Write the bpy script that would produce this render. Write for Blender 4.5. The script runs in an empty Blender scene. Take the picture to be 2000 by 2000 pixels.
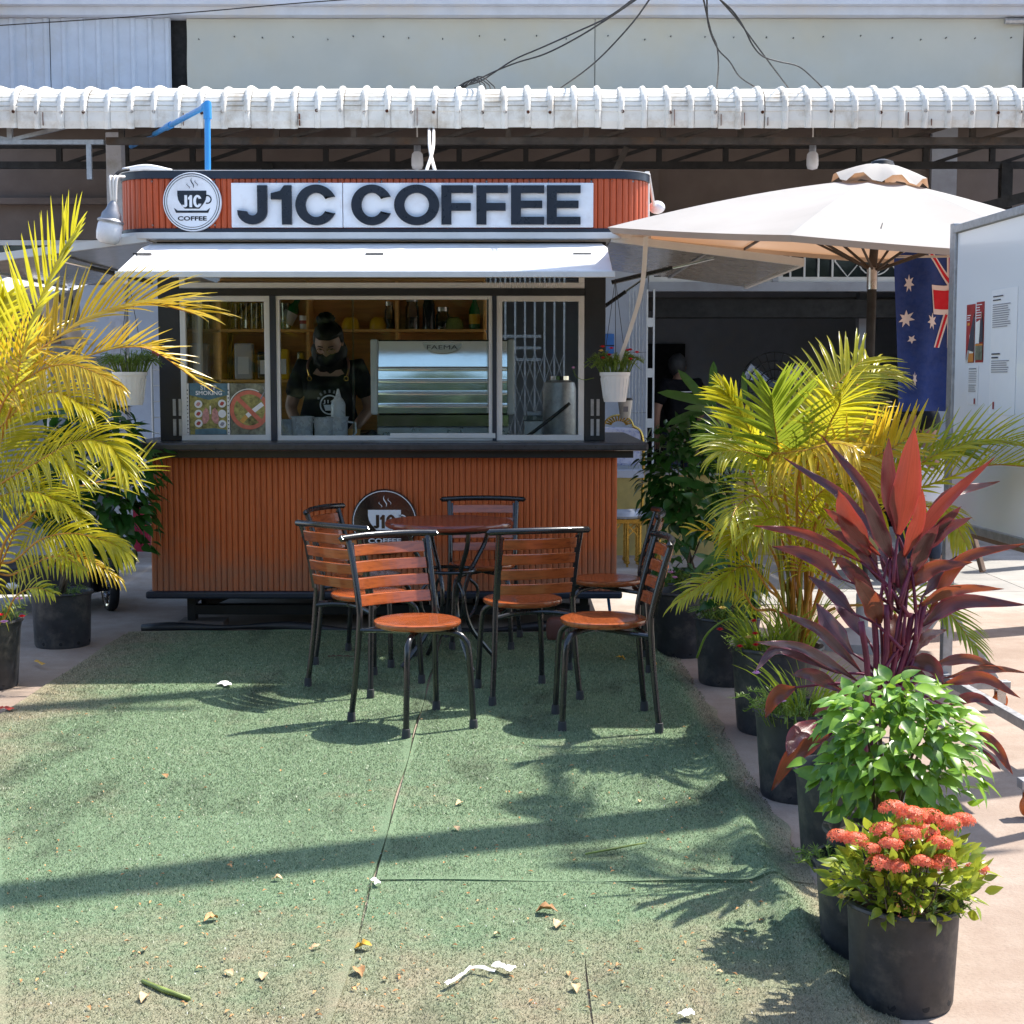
import bpy, bmesh, math, random
import numpy as np
from mathutils import Vector as V, Matrix as MX
random.seed(7)
SC = bpy.context.scene
COL = SC.collection
R = math.radians

# ---------------------------------------------------------------- camera, world, sun, exposure
EYE = 1.5; FPX = 2900.0; PITCH = math.atan(253/2900)
cam = bpy.data.objects.new('camera', bpy.data.cameras.new('camera')); COL.objects.link(cam)
cam.location = (0, 0, EYE); cam.rotation_euler = (R(90)-PITCH, 0, 0)
cam.data.sensor_width = 36; cam.data.lens = FPX/2000*36; cam.data.clip_end = 600
SC.camera = cam
SUNV = V((.555, .33, 1.0)).normalized()
world = bpy.data.worlds.new('World'); SC.world = world; world.use_nodes = True
wn = world.node_tree.nodes; wl = world.node_tree.links
bg = wn['Background']; sky = wn.new('ShaderNodeTexSky'); sky.sky_type = 'NISHITA'; sky.sun_disc = False
sky.sun_elevation = math.asin(SUNV.z); sky.sun_rotation = math.atan2(SUNV.x, SUNV.y)
sky.dust_density = 1.2; sky.ozone_density = 1.0
wl.new(sky.outputs[0], bg.inputs[0]); bg.inputs[1].default_value = 0.15
sl = bpy.data.lights.new('sun', 'SUN'); sl.energy = 4.2; sl.angle = R(0.55); sl.color = (1, .95, .87)
sun = bpy.data.objects.new('sun', sl); COL.objects.link(sun)
sun.rotation_euler = SUNV.to_track_quat('Z', 'Y').to_euler(); sun.location = (4, 4, 12)
vs = SC.view_settings; vs.view_transform = 'Standard'; vs.look = 'None'; vs.exposure = 1.08; vs.gamma = 1; vs.use_curve_mapping = False

def at(u, v, Y):
    "surveyed sight line (2000-px photo) met by the plane at distance Y"
    k = (v-1000)/FPX; a = (u-1000)/FPX; c, s = math.cos(PITCH), math.sin(PITCH)
    t = Y/(c-k*s)
    return V((a*t, Y, EYE+(-s-k*c)*t))

# ---------------------------------------------------------------- mesh helpers
ORG = {}
class MB:
    def __init__(s): s.v = []; s.f = []; s.mi = []; s.cur = 0
    def add(s, vs, fs):
        n = len(s.v); s.v += [tuple(p) for p in vs]
        s.f += [tuple(i+n for i in f) for f in fs]; s.mi += [s.cur]*len(fs); return s
    def box(s, x0, x1, y0, y1, z0, z1):
        return s.add([(x0,y0,z0),(x1,y0,z0),(x1,y1,z0),(x0,y1,z0),(x0,y0,z1),(x1,y0,z1),(x1,y1,z1),(x0,y1,z1)],
            [(3,2,1,0),(4,5,6,7),(0,1,5,4),(1,2,6,5),(2,3,7,6),(3,0,4,7)])
    def bar(s, p, q, w, h, up=V((0,0,1))):
        p = V(p); q = V(q); d = (q-p).normalized(); up = V(up)
        x = d.cross(up)
        if x.length < 1e-4: x = d.cross(V((1,0,0)))
        x.normalize(); z = x.cross(d)
        c = [p+x*a*w/2+z*b*h/2 for a, b in ((-1,-1),(1,-1),(1,1),(-1,1))]
        c += [k+(q-p) for k in c]
        return s.add(c, [(3,2,1,0),(4,5,6,7),(0,1,5,4),(1,2,6,5),(2,3,7,6),(3,0,4,7)])
    def tube(s, pts, r, n=8, caps=True):
        pts = [V(p) for p in pts]; m = len(pts)
        rr = r if isinstance(r, (list, tuple)) else [r]*m
        vs = []; prev = None
        for i, p in enumerate(pts):
            d = (pts[min(i+1,m-1)]-pts[max(i-1,0)]).normalized()
            if prev is None:
                x = d.cross(V((0,0,1)))
                if x.length < 1e-3: x = d.cross(V((1,0,0)))
            else:
                x = prev-d*prev.dot(d)
            x.normalize(); prev = x; y = d.cross(x)
            for k in range(n):
                a = 2*math.pi*k/n; vs.append(p+(x*math.cos(a)+y*math.sin(a))*rr[i])
        fs = []
        for i in range(m-1):
            for k in range(n):
                fs.append((i*n+k, i*n+(k+1)%n, (i+1)*n+(k+1)%n, (i+1)*n+k))
        if caps: fs += [tuple(range(n-1,-1,-1)), tuple(range((m-1)*n, m*n))]
        return s.add(vs, fs)
    def lathe(s, prof, n=24, c=(0,0,0), M=None, cap=False):
        vs = []; fs = []; c = V(c); m = len(prof)
        for r, z in prof:
            for k in range(n):
                a = 2*math.pi*k/n; p = V((r*math.cos(a), r*math.sin(a), z))
                if M is not None: p = M @ p
                vs.append(p+c)
        for i in range(m-1):
            for k in range(n):
                fs.append((i*n+k, i*n+(k+1)%n, (i+1)*n+(k+1)%n, (i+1)*n+k))
        if cap: fs += [tuple(range(n-1,-1,-1)), tuple(range((m-1)*n, m*n))]
        return s.add(vs, fs)
    def prism(s, poly, fn, d):
        "poly: (u,w) outline counter-clockwise; fn(u,w,depth) -> point; depth 0 is the front"
        n = len(poly)
        vs = [fn(u, w, 0) for u, w in poly]+[fn(u, w, d) for u, w in poly]
        fs = [tuple(range(n)), tuple(range(2*n-1, n-1, -1))]
        fs += [(i, i+n, (i+1)%n+n, (i+1)%n) for i in range(n)]
        return s.add(vs, fs)
    def ring(s, cx, cz, r0, r1, fn, d, n=48, a0=0, a1=2*math.pi, ez=1.0):
        full = abs(a1-a0-2*math.pi) < 1e-6; m = n if full else n+1
        vs = []
        for i in range(m):
            a = a0+(a1-a0)*i/n; c, k = math.cos(a), math.sin(a)*ez
            for r in (r0, r1):
                for dd in (0, d): vs.append(fn(cx+c*r, cz+k*r, dd))
        fs = []
        for i in range(n):
            a = i*4; b = ((i+1) % m)*4
            fs += [(a, b, b+2, a+2), (a+3, b+3, b+1, a+1), (a+2, b+2, b+3, a+3), (a+1, b+1, b, a)]
        if not full: fs += [(0,2,3,1), ((m-1)*4+1,(m-1)*4+3,(m-1)*4+2,(m-1)*4)]
        return s.add(vs, fs)
    def build(s, name, mat, parent=None, smooth=False, bev=0, kind=None, angle=40):
        o = V((0,0,0)) if parent is None else ORG.get(parent.name, V((0,0,0)))
        me = bpy.data.meshes.new(name)
        me.from_pydata([(p[0]-o[0], p[1]-o[1], p[2]-o[2]) for p in s.v], [], s.f)
        for m in (mat if isinstance(mat, (list, tuple)) else [mat]): me.materials.append(m)
        if any(s.mi): me.polygons.foreach_set('material_index', s.mi)
        if smooth:
            me.polygons.foreach_set('use_smooth', [True]*len(me.polygons))
            if smooth == 'auto': me.set_sharp_from_angle(angle=R(angle))
        me.update()
        ob = bpy.data.objects.new(name, me); COL.objects.link(ob)
        if parent is not None:
            ob.parent = parent; ORG[ob.name] = o
        if bev:
            b = ob.modifiers.new('bevel', 'BEVEL'); b.width = bev; b.segments = 2; b.limit_method = 'ANGLE'; b.harden_normals = False
        if kind: ob['kind'] = kind
        return ob
def FZ(y):            # drawing plane facing the viewer: (u, w) = (x, z), depth backwards
    return lambda u, w, d: V((u, y+d, w))
def tag(o, label, cat, group=None, kind=None):
    o['label'] = label; o['category'] = cat
    if group: o['group'] = group
    if kind: o['kind'] = kind
    return o
def thing(name, loc, label, cat, group=None):
    o = bpy.data.objects.new(name, None); o.empty_display_size = .1; o.location = loc
    COL.objects.link(o); ORG[o.name] = V(loc)
    return tag(o, label, cat, group)
def inst(me, name, parent, M):
    "a piece that shares its mesh with alike pieces"
    ob = bpy.data.objects.new(name, me); COL.objects.link(ob)
    if parent is not None:
        ob.parent = parent; M = MX.Translation(-ORG[parent.name]) @ M; ORG[ob.name] = ORG[parent.name]
    ob.matrix_local = M
    return ob
def copy_tree(o, parent=None):
    c = o.copy(); COL.objects.link(c)
    if parent is not None: c.parent = parent
    for ch in o.children: copy_tree(ch, c)
    return c
def frame(d, n):
    "matrix with local Y along d and local Z close to n"
    d = V(d).normalized(); x = d.cross(V(n))
    if x.length < 1e-4: x = d.cross(V((.3,.9,.1)))
    x.normalize(); z = x.cross(d)
    return MX((x, d, z)).transposed().to_4x4()
def crom(P, n):
    P = [V(p) for p in P]; P = [P[0]*2-P[1]]+P+[P[-1]*2-P[-2]]; out = []
    m = len(P)-3
    for i in range(n+1):
        t = i/n*m; k = min(int(t), m-1); t -= k
        a, b, c, d = P[k:k+4]
        out.append(.5*((2*b)+(c-a)*t+(2*a-5*b+4*c-d)*t*t+(3*b-a-3*c+d)*t**3))
    return out

# ---------------------------------------------------------------- materials
def nt(name):
    m = bpy.data.materials.new(name); m.use_nodes = True
    t = m.node_tree; return m, t.nodes, t.links, t.nodes['Principled BSDF']
def rgb(c): return (c[0], c[1], c[2], 1)
def ramp(N, L, fac, stops):
    r = N.new('ShaderNodeValToRGB'); e = r.color_ramp.elements
    while len(e) < len(stops): e.new(.5)
    for i, (p, c) in enumerate(stops):
        e[i].position = p; e[i].color = rgb(c) if isinstance(c, (tuple, list)) else (c, c, c, 1)
    L.new(fac, r.inputs[0]); return r.outputs[0]
def noise(N, L, scale, detail=4, rough=.55, vec=None, stretch=None):
    tc = N.new('ShaderNodeTexCoord'); n = N.new('ShaderNodeTexNoise')
    n.inputs['Scale'].default_value = scale; n.inputs['Detail'].default_value = detail; n.inputs['Roughness'].default_value = rough
    src = N.new('ShaderNodeNewGeometry').outputs['Position'] if vec is None else vec
    if stretch:
        mp = N.new('ShaderNodeMapping'); mp.inputs['Scale'].default_value = stretch; L.new(src, mp.inputs[0]); src = mp.outputs[0]
    L.new(src, n.inputs['Vector']); return n.outputs[0]
def mixc(N, L, fac, a, b, mode='MIX'):
    x = N.new('ShaderNodeMix'); x.data_type = 'RGBA'; x.blend_type = mode
    for i, k in ((0, fac), (6, a), (7, b)):
        if isinstance(k, (int, float)): x.inputs[i].default_value = k
        elif isinstance(k, tuple): x.inputs[i].default_value = rgb(k)
        else: L.new(k, x.inputs[i])
    return x.outputs[2]
def mth(N, L, op, a, b=0.0):
    m = N.new('ShaderNodeMath'); m.operation = op
    for i, k in ((0, a), (1, b)):
        if isinstance(k, (int, float)): m.inputs[i].default_value = k
        else: L.new(k, m.inputs[i])
    return m.outputs[0]
def bump(N, L, bs, h, strength=.3, dist=.01):
    b = N.new('ShaderNodeBump'); b.inputs['Strength'].default_value = strength; b.inputs['Distance'].default_value = dist
    L.new(h, b.inputs['Height']); L.new(b.outputs[0], bs.inputs['Normal'])
def M(name, col, rough=.6, metal=0.0, var=.12, scale=6, bmp=0, bscale=60, rnd=0, coat=0, stretch=None, spec=.5, dirt=None, dscale=2.5):
    m, N, L, b = nt(name)
    n = noise(N, L, scale, 5, .6, stretch=stretch)
    lo = tuple(max(0, c*(1-var*1.6)) for c in col); hi = tuple(min(1, c*(1+var)) for c in col)
    c = ramp(N, L, n, [(.3, lo), (.7, hi)])
    if dirt:
        d = noise(N, L, dscale, 8, .7)
        c = mixc(N, L, ramp(N, L, d, [(.5, 0), (.72, 1)]), c, dirt)
    if rnd:
        oi = N.new('ShaderNodeObjectInfo'); h = N.new('ShaderNodeHueSaturation')
        L.new(c, h.inputs['Color']); v = mth(N, L, 'MULTIPLY_ADD', oi.outputs['Random'], rnd); v.node.inputs[2].default_value = 1-rnd/2
        L.new(v, h.inputs['Value']); c = h.outputs[0]
    L.new(c, b.inputs['Base Color'])
    rr = noise(N, L, scale*3, 3, .6)
    L.new(ramp(N, L, rr, [(.3, max(.02, rough*.8)), (.7, min(1, rough*1.2))]), b.inputs['Roughness'])
    b.inputs['Metallic'].default_value = metal; b.inputs['Specular IOR Level'].default_value = spec
    if coat: b.inputs['Coat Weight'].default_value = coat; b.inputs['Coat Roughness'].default_value = .08
    if bmp: bump(N, L, b, noise(N, L, bscale, 6, .65), bmp)
    return m
def leafM(name, cols, tcol, trans=.4, rough=.35, obj=False, tip=None, spec=.5):
    "leaf: varied colour per blade, light shining through, waxy sheen"
    m, N, L, b = nt(name)
    if obj: r = N.new('ShaderNodeObjectInfo').outputs['Random']
    else: r = N.new('ShaderNodeNewGeometry').outputs['Random Per Island']
    k = len(cols)-1
    c = ramp(N, L, r, [(i/k, q) for i, q in enumerate(cols)])
    n = noise(N, L, 30, 3)
    c = mixc(N, L, ramp(N, L, n, [(.35, .0), (.75, .35)]), c, tuple(min(1, q*1.6) for q in cols[-1]))
    L.new(c, b.inputs['Base Color']); b.inputs['Roughness'].default_value = rough; b.inputs['Specular IOR Level'].default_value = spec
    t = N.new('ShaderNodeBsdfTranslucent')
    tc = mixc(N, L, .5, c, tcol); L.new(tc, t.inputs[0])
    ms = N.new('ShaderNodeMixShader'); ms.inputs[0].default_value = trans
    L.new(b.outputs[0], ms.inputs[1]); L.new(t.outputs[0], ms.inputs[2])
    L.new(ms.outputs[0], N['Material Output'].inputs[0])
    return m
def glassM(name, tint=(.93,.96,.95), refl=.09, rough=.02, dust=.04):
    m, N, L, b = nt(name)
    N.remove(b)
    tr = N.new('ShaderNodeBsdfTransparent'); tr.inputs[0].default_value = rgb(tint)
    gl = N.new('ShaderNodeBsdfGlossy'); gl.inputs['Roughness'].default_value = rough
    df = N.new('ShaderNodeBsdfDiffuse'); df.inputs[0].default_value = (.6,.6,.58,1)
    fr = N.new('ShaderNodeFresnel'); fr.inputs[0].default_value = 1.5
    ms = N.new('ShaderNodeMixShader'); L.new(mth(N, L, 'ADD', fr.outputs[0], refl), ms.inputs[0])
    L.new(tr.outputs[0], ms.inputs[1]); L.new(gl.outputs[0], ms.inputs[2])
    m2 = N.new('ShaderNodeMixShader')
    L.new(ramp(N, L, noise(N, L, 9, 8, .75), [(.45, 0.0), (.8, dust)]), m2.inputs[0])
    L.new(ms.outputs[0], m2.inputs[1]); L.new(df.outputs[0], m2.inputs[2])
    L.new(m2.outputs[0], N['Material Output'].inputs[0])
    return m
def woodM(name, a, b_, rough=.25, coat=.4, axis=(1.5, 14, 14), rnd=.25, scale=5, splash=False):
    m, N, L, b = nt(name)
    oi = N.new('ShaderNodeObjectInfo'); tc = N.new('ShaderNodeTexCoord')
    va = N.new('ShaderNodeVectorMath'); va.operation = 'ADD'
    L.new(tc.outputs['Object'], va.inputs[0]); L.new(oi.outputs['Random'], va.inputs[1])
    n = noise(N, L, scale, 8, .7, vec=va.outputs[0], stretch=axis)
    c = ramp(N, L, n, [(.28, b_), (.5, a), (.72, tuple(min(1, q*1.25) for q in a))])
    h = N.new('ShaderNodeHueSaturation'); L.new(c, h.inputs['Color'])
    v = mth(N, L, 'MULTIPLY_ADD', oi.outputs['Random'], rnd); v.node.inputs[2].default_value = 1-rnd/2
    L.new(v, h.inputs['Value']); co = h.outputs[0]
    if splash:                      # dust and splashes thrown up from the ground
        ps = N.new('ShaderNodeNewGeometry'); sx = N.new('ShaderNodeSeparateXYZ'); L.new(ps.outputs['Position'], sx.inputs[0]); sn = noise(N, L, 7, 8, .7, vec=ps.outputs['Position'])
        hgt = mth(N, L, 'MULTIPLY', mth(N, L, 'SUBTRACT', .62, sx.outputs[2]), 1.5); f = mth(N, L, 'ADD', mth(N, L, 'MULTIPLY', sn, 1.0), mth(N, L, 'MINIMUM', hgt, .45))
        co = mixc(N, L, ramp(N, L, f, [(.62, 0), (1.0, .55)]), co, (.24,.15,.10))
    L.new(co, b.inputs['Base Color'])
    b.inputs['Roughness'].default_value = rough; b.inputs['Coat Weight'].default_value = coat; b.inputs['Coat Roughness'].default_value = .12
    bump(N, L, b, n, .12, .004)
    return m
MAT = {}
def mk(k, *a, **kw): MAT[k] = M(k, *a, **kw); return MAT[k]
mk('black_metal', (.012,.013,.016), .28, .0, coat=.5, var=.3, bmp=.05)
mk('navy_trim', (.018,.026,.045), .38, var=.15)
mk('black_trim', (.016,.017,.02), .42, var=.25, bmp=.04)
mk('counter_top', (.045,.045,.05), .32, var=.25, scale=20)
mk('white_alu', (.70,.70,.69), .38, var=.06)
mk('white_panel', (.80,.80,.80), .42, var=.03, dirt=(.62,.60,.55), dscale=1.2)
mk('sign_face', (.82,.87,.95), .35, var=.03, dirt=(.62,.62,.66), dscale=3)
mk('letter', (.012,.016,.028), .3, var=.2)
mk('steel', (.55,.56,.58), .3, 1.0, var=.1)
mk('chrome', (.72,.73,.75), .09, 1.0, var=.03)
mk('galv', (.42,.43,.45), .5, .7, var=.15, scale=25)
mk('rust_steel', (.085,.070,.060), .8, .2, var=.35, dirt=(.12,.07,.04), dscale=5)
mk('dark_steel', (.022,.021,.020), .7, .2, var=.3)
mk('canopy_sheet', (.80,.775,.715), .55, var=.07, dirt=(.52,.45,.36), dscale=4, rnd=.06, spec=.25)
mk('rust', (.16,.055,.025), .9, var=.3)
mk('concrete_wall', (.155,.122,.105), .85, var=.14, scale=1.5, bmp=.15, bscale=30)
mk('grey_wall', (.36,.38,.43), .8, var=.1, scale=2, bmp=.1, dirt=(.27,.27,.29), dscale=1.5)
mk('pale_wall', (.50,.53,.60), .8, var=.06, dirt=(.50,.48,.47), dscale=1.5)
mk('clad_sheet', (.46,.51,.60), .5, var=.05, dirt=(.42,.44,.48), dscale=2)
mk('cream_sheet', (.45,.45,.405), .55, var=.06, scale=.8, dirt=(.46,.43,.34), dscale=.6)
mk('dark_inside', (.085,.082,.078), .9, var=.2)
mk('black_void', (.015,.015,.016), .9, var=.2)
mk('floor_grey', (.32,.31,.30), .75, var=.12, dirt=(.2,.19,.18))
mk('yellow_wall', (.58,.44,.15), .85, var=.12, dirt=(.40,.30,.12), bmp=.1)
mk('ply', (.74,.40,.12), .45, var=.15, scale=3, stretch=(1.2,10,14))
mk('white_plastic', (.78,.78,.77), .35, var=.04, dirt=(.62,.60,.55))
mk('pot_black', (.032,.034,.040), .5, var=.25, scale=12, bmp=.06, bscale=25, dirt=(.12,.108,.095), dscale=7)
mk('soil', (.05,.035,.025), .95, var=.4, scale=60, bmp=.6, bscale=80)
mk('brown_cloth', (.16,.09,.065), .9, var=.2)
mk('black_cloth', (.008,.008,.010), .85, var=.3, bmp=.15, bscale=90, spec=.15)
mk('white_cloth', (.75,.75,.76), .85, var=.05)
mk('denim', (.03,.04,.07), .9, var=.2)
mk('skin', (.34,.18,.12), .5, var=.08, scale=20)
mk('hair', (.005,.004,.004), .5, spec=.25, var=.3, stretch=(60,60,4))
mk('grey_hair', (.030,.028,.028), .6, var=.3)
mk('panel_steel', (.86,.88,.90), .10, .75, var=.03)
mk('gold', (.60,.38,.09), .25, 1.0, var=.1)
mk('blue_pvc', (.03,.25,.62), .35, var=.06)
mk('white_pvc', (.78,.74,.70), .4, var=.05)
mk('cable', (.012,.012,.013), .6)
mk('bulb', (.80,.80,.84), .25, var=.02)
mk('socket', (.30,.31,.34), .4, .5)
mk('red_plastic', (.45,.02,.06), .45, var=.12)
mk('blue_plastic', (.03,.14,.42), .45, var=.08)
mk('green_plastic', (.02,.30,.08), .3)
mk('yellow_bowl', (.80,.50,.01), .35, var=.06)
mk('tyre', (.014,.014,.015), .8, var=.3)
mk('rubber_foot', (.05,.05,.055), .7)
mk('caster_orange', (.70,.16,.03), .4)
mk('tan_cover', (.20,.135,.10), .9, var=.08)
mk('cardstock', (.8,.8,.82), .6, var=.02)
mk('print_grey', (.30,.30,.34), .7)
mk('print_dark', (.05,.05,.07), .7)
mk('print_red', (.36,.03,.03), .5)
mk('print_orange', (.65,.25,.05), .6)
mk('print_white', (.82,.82,.84), .6, var=.02)
mk('poster_teal', (.09,.19,.25), .45, var=.2, scale=20)
mk('poster_olive', (.34,.31,.10), .45, var=.5, scale=30)
mk('poster_dark', (.20,.21,.15), .45, var=.5, scale=25)
mk('ban_red', (.62,.17,.11), .5, var=.12, scale=30)
mk('organ_pink', (.62,.30,.28), .5, var=.25, scale=60)
mk('organ_red', (.45,.07,.06), .5, var=.2, scale=60)
mk('cig_orange', (.66,.36,.08), .5)
mk('flag_blue', (.018,.050,.23), .85, var=.12, scale=12, bmp=.1, bscale=200)
mk('flag_red', (.55,.012,.03), .85, var=.06)
mk('flag_white', (.75,.70,.74), .85, var=.04)
mk('paper_white', (.80,.79,.76), .7, var=.04)
mk('dry_leaf', (.50,.26,.10), .7, var=.3, scale=40, rnd=.5)
mk('dry_leaf_pale', (.62,.42,.22), .7, var=.3, scale=40, rnd=.4)
mk('yellow_leaf', (.70,.38,.04), .5, var=.2, scale=40)
mk('green_stick', (.20,.26,.06), .5, var=.2, scale=30)
mk('red_scrap', (.60,.07,.04), .6)
mk('bark', (.12,.09,.06), .9, var=.3, bmp=.5, bscale=20)
mk('pole_concrete', (.4,.39,.37), .85, var=.1)
mk('logo_black', (.014,.012,.012), .13, var=.2)
mk('sole_brown', (.15,.06,.045), .7)
MAT['glass'] = glassM('glass', refl=-.020, dust=.012); MAT['jar_glass'] = glassM('jar_glass', (.80,.86,.84), .05, .05, .25)
MAT['frosted'] = M('frosted', (.88,.88,.92), .3, var=.01)
b = MAT['frosted'].node_tree.nodes['Principled BSDF']; b.inputs['Transmission Weight'].default_value = .25
MAT['green_glass'] = M('green_glass', (.01,.16,.04), .08, var=.1)
MAT['dark_glass'] = M('dark_glass', (.02,.025,.03), .06, var=.1)
MAT['chair_wood'] = woodM('chair_wood', (.36,.085,.022), (.13,.028,.010), .22, .6)
MAT['table_wood'] = woodM('table_wood', (.17,.032,.018), (.07,.014,.010), .2, .5)
MAT['clad_wood'] = woodM('clad_wood', (.56,.125,.027), (.36,.07,.015), .5, .05, (30, 30, 1.2), .10, 3, splash=True)
MAT['sign_wood'] = woodM('sign_wood', (.52,.09,.026), (.34,.055,.016), .45, .08, (30, 30, 1.2), .10, 3)
MAT['flap_under'] = M('flap_under', (.66,.64,.60), .16, .30, var=.06)
def umbM():
    m, N, L, b = nt('umbrella_fabric')
    L.new(ramp(N, L, noise(N, L, 2, 6, .6), [(.3, (.43,.415,.395)), (.7, (.50,.485,.465))]), b.inputs['Base Color']); b.inputs['Roughness'].default_value = .9
    t = N.new('ShaderNodeBsdfTranslucent'); t.inputs[0].default_value = (.56,.29,.14,1)
    ms = N.new('ShaderNodeMixShader'); ms.inputs[0].default_value = .24
    L.new(b.outputs[0], ms.inputs[1]); L.new(t.outputs[0], ms.inputs[2]); L.new(ms.outputs[0], N['Material Output'].inputs[0])
    bump(N, L, b, noise(N, L, 400, 2), .08, .002)
    return m
MAT['umbrella_fabric'] = umbM()
def wbM():
    m, N, L, b = nt('whiteboard_face')
    # pinkish reflection of a poster, painted into the board colour
    tc = N.new('ShaderNodeTexCoord'); mp = N.new('ShaderNodeMapping'); L.new(tc.outputs['Object'], mp.inputs[0])
    mp.inputs['Location'].default_value = (0, .05, -1.62); mp.inputs['Scale'].default_value = (1, 2.4, 2.0)
    g = N.new('ShaderNodeTexGradient'); g.gradient_type = 'SPHERICAL'; L.new(mp.outputs[0], g.inputs[0])
    n = noise(N, L, 3, 4)
    c = mixc(N, L, mth(N, L, 'MULTIPLY', ramp(N, L, g.outputs[1], [(.0, 0), (.7, 1)]), n), (.84,.86,.90), (.86,.50,.56))
    L.new(c, b.inputs['Base Color']); b.inputs['Roughness'].default_value = .22; b.inputs['Coat Weight'].default_value = .3
    return m
MAT['whiteboard_face'] = wbM()
def groundM():
    m, N, L, b = nt('concrete_ground')
    ge = N.new('ShaderNodeNewGeometry'); pos = ge.outputs['Position']
    sx = N.new('ShaderNodeSeparateXYZ'); L.new(pos, sx.inputs[0])
    n1 = noise(N, L, .9, 8, .65, vec=pos); n2 = noise(N, L, 6, 8, .7, vec=pos); n3 = noise(N, L, 90, 4, .6, vec=pos)
    warm = ramp(N, L, n2, [(.3, (.29,.215,.17)), (.55, (.365,.29,.235)), (.75, (.42,.345,.29))])
    cold = ramp(N, L, n2, [(.3, (.40,.37,.33)), (.7, (.56,.53,.50))])
    c = mixc(N, L, ramp(N, L, mth(N, L, 'ADD', sx.outputs[1], mth(N, L, 'MULTIPLY', n1, 1.2)), [(.0, 0), (1, 1)]), warm, cold)
    st = c.node
    # far slabs are greyer than the near pinkish pavement
    k = mth(N, L, 'SUBTRACT', sx.outputs[1], 9.6); k = mth(N, L, 'MULTIPLY', k, 1.5)
    cl = N.new('ShaderNodeClamp'); L.new(k, cl.inputs[0]); L.new(cl.outputs[0], st.inputs[0])
    dirt = ramp(N, L, n1, [(.42, 0), (.62, .75)])
    c = mixc(N, L, dirt, c, (.24,.17,.125))
    c = mixc(N, L, ramp(N, L, n3, [(.3, .35), (.5, 0)]), c, (.18,.14,.11))
    L.new(c, b.inputs['Base Color']); b.inputs['Roughness'].default_value = .85
    bump(N, L, b, mth(N, L, 'ADD', n3, mth(N, L, 'MULTIPLY', n2, 1.5)), .35, .006)
    return m
MAT['ground'] = groundM()
def turf_col(N, L, blade=False):
    ge = N.new('ShaderNodeNewGeometry'); pos = ge.outputs['Position']
    sx = N.new('ShaderNodeSeparateXYZ'); L.new(pos, sx.inputs[0])
    n1 = noise(N, L, 1.3, 6, .6, vec=pos); n2 = noise(N, L, 260, 3, .7, vec=pos); n4 = noise(N, L, 5, 6, .7, vec=pos)
    if blade:
        r = ge.outputs['Random Per Island']
        c = ramp(N, L, r, [(0, (.07,.115,.06)), (.35, (.175,.25,.135)), (.7, (.29,.37,.22)), (1, (.46,.50,.34))])
    else:
        c = ramp(N, L, n2, [(.30, (.055,.09,.05)), (.5, (.15,.23,.125)), (.7, (.30,.38,.23))])
    # dust and wear: strong at the near edge, along the left margin and in patches
    near = mth(N, L, 'MULTIPLY', mth(N, L, 'SUBTRACT', 4.35, sx.outputs[1]), .72)
    left = mth(N, L, 'MULTIPLY', mth(N, L, 'SUBTRACT', -1.75, sx.outputs[0]), 1.5)
    right = mth(N, L, 'MULTIPLY', mth(N, L, 'SUBTRACT', sx.outputs[0], .80), 9.0)
    g = mth(N, L, 'MAXIMUM', near, left); g = mth(N, L, 'MAXIMUM', g, right)
    g = mth(N, L, 'MINIMUM', mth(N, L, 'MAXIMUM', g, 0.0), .9)
    w = mth(N, L, 'ADD', g, mth(N, L, 'MULTIPLY', mth(N, L, 'SUBTRACT', n4, .5), 1.3))
    w = mth(N, L, 'ADD', w, mth(N, L, 'MULTIPLY', mth(N, L, 'SUBTRACT', n1, .52), 1.2))
    f = ramp(N, L, w, [(.08, 0), (.80, .85)])
    br = ramp(N, L, n2, [(.3, (.15,.115,.07)), (.7, (.46,.38,.26))]) if not blade else ramp(N, L, ge.outputs['Random Per Island'], [(0, (.14,.115,.07)), (1, (.56,.49,.36))])
    c = mixc(N, L, f, c, br)
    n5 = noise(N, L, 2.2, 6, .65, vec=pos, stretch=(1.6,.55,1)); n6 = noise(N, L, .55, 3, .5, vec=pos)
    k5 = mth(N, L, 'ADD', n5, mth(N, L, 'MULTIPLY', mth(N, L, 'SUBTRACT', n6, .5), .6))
    c = mixc(N, L, ramp(N, L, k5, [(.52, 0), (.70, .62)]), c, (.045,.055,.03))  # broad darker patches, drawn out along y
    return c, n2
def turfM():
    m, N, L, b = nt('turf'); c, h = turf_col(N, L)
    L.new(c, b.inputs['Base Color']); b.inputs['Roughness'].default_value = .8; b.inputs['Specular IOR Level'].default_value = .3
    bump(N, L, b, h, .8, .006); return m
def bladeM():
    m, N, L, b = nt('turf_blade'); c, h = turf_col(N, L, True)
    L.new(c, b.inputs['Base Color']); b.inputs['Roughness'].default_value = .45
    t = N.new('ShaderNodeBsdfTranslucent'); L.new(c, t.inputs[0]); ms = N.new('ShaderNodeMixShader'); ms.inputs[0].default_value = .35
    L.new(b.outputs[0], ms.inputs[1]); L.new(t.outputs[0], ms.inputs[2]); L.new(ms.outputs[0], N['Material Output'].inputs[0]); return m
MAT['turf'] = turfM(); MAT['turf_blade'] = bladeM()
MAT['palm'] = leafM('palm', [(.24,.27,.018), (.39,.38,.022), (.31,.36,.026), (.50,.43,.03)], (.90,.80,.04), .45, .25, spec=.5)
MAT['palm_yellow'] = leafM('palm_yellow', [(.36,.34,.018), (.48,.42,.022), (.40,.40,.026), (.54,.45,.03)], (.96,.82,.04), .46, .24, spec=.5)
MAT['palm_green'] = leafM('palm_green', [(.12,.21,.022), (.20,.28,.026), (.28,.34,.04)], (.56,.66,.05), .40, .25, spec=.5)
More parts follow.
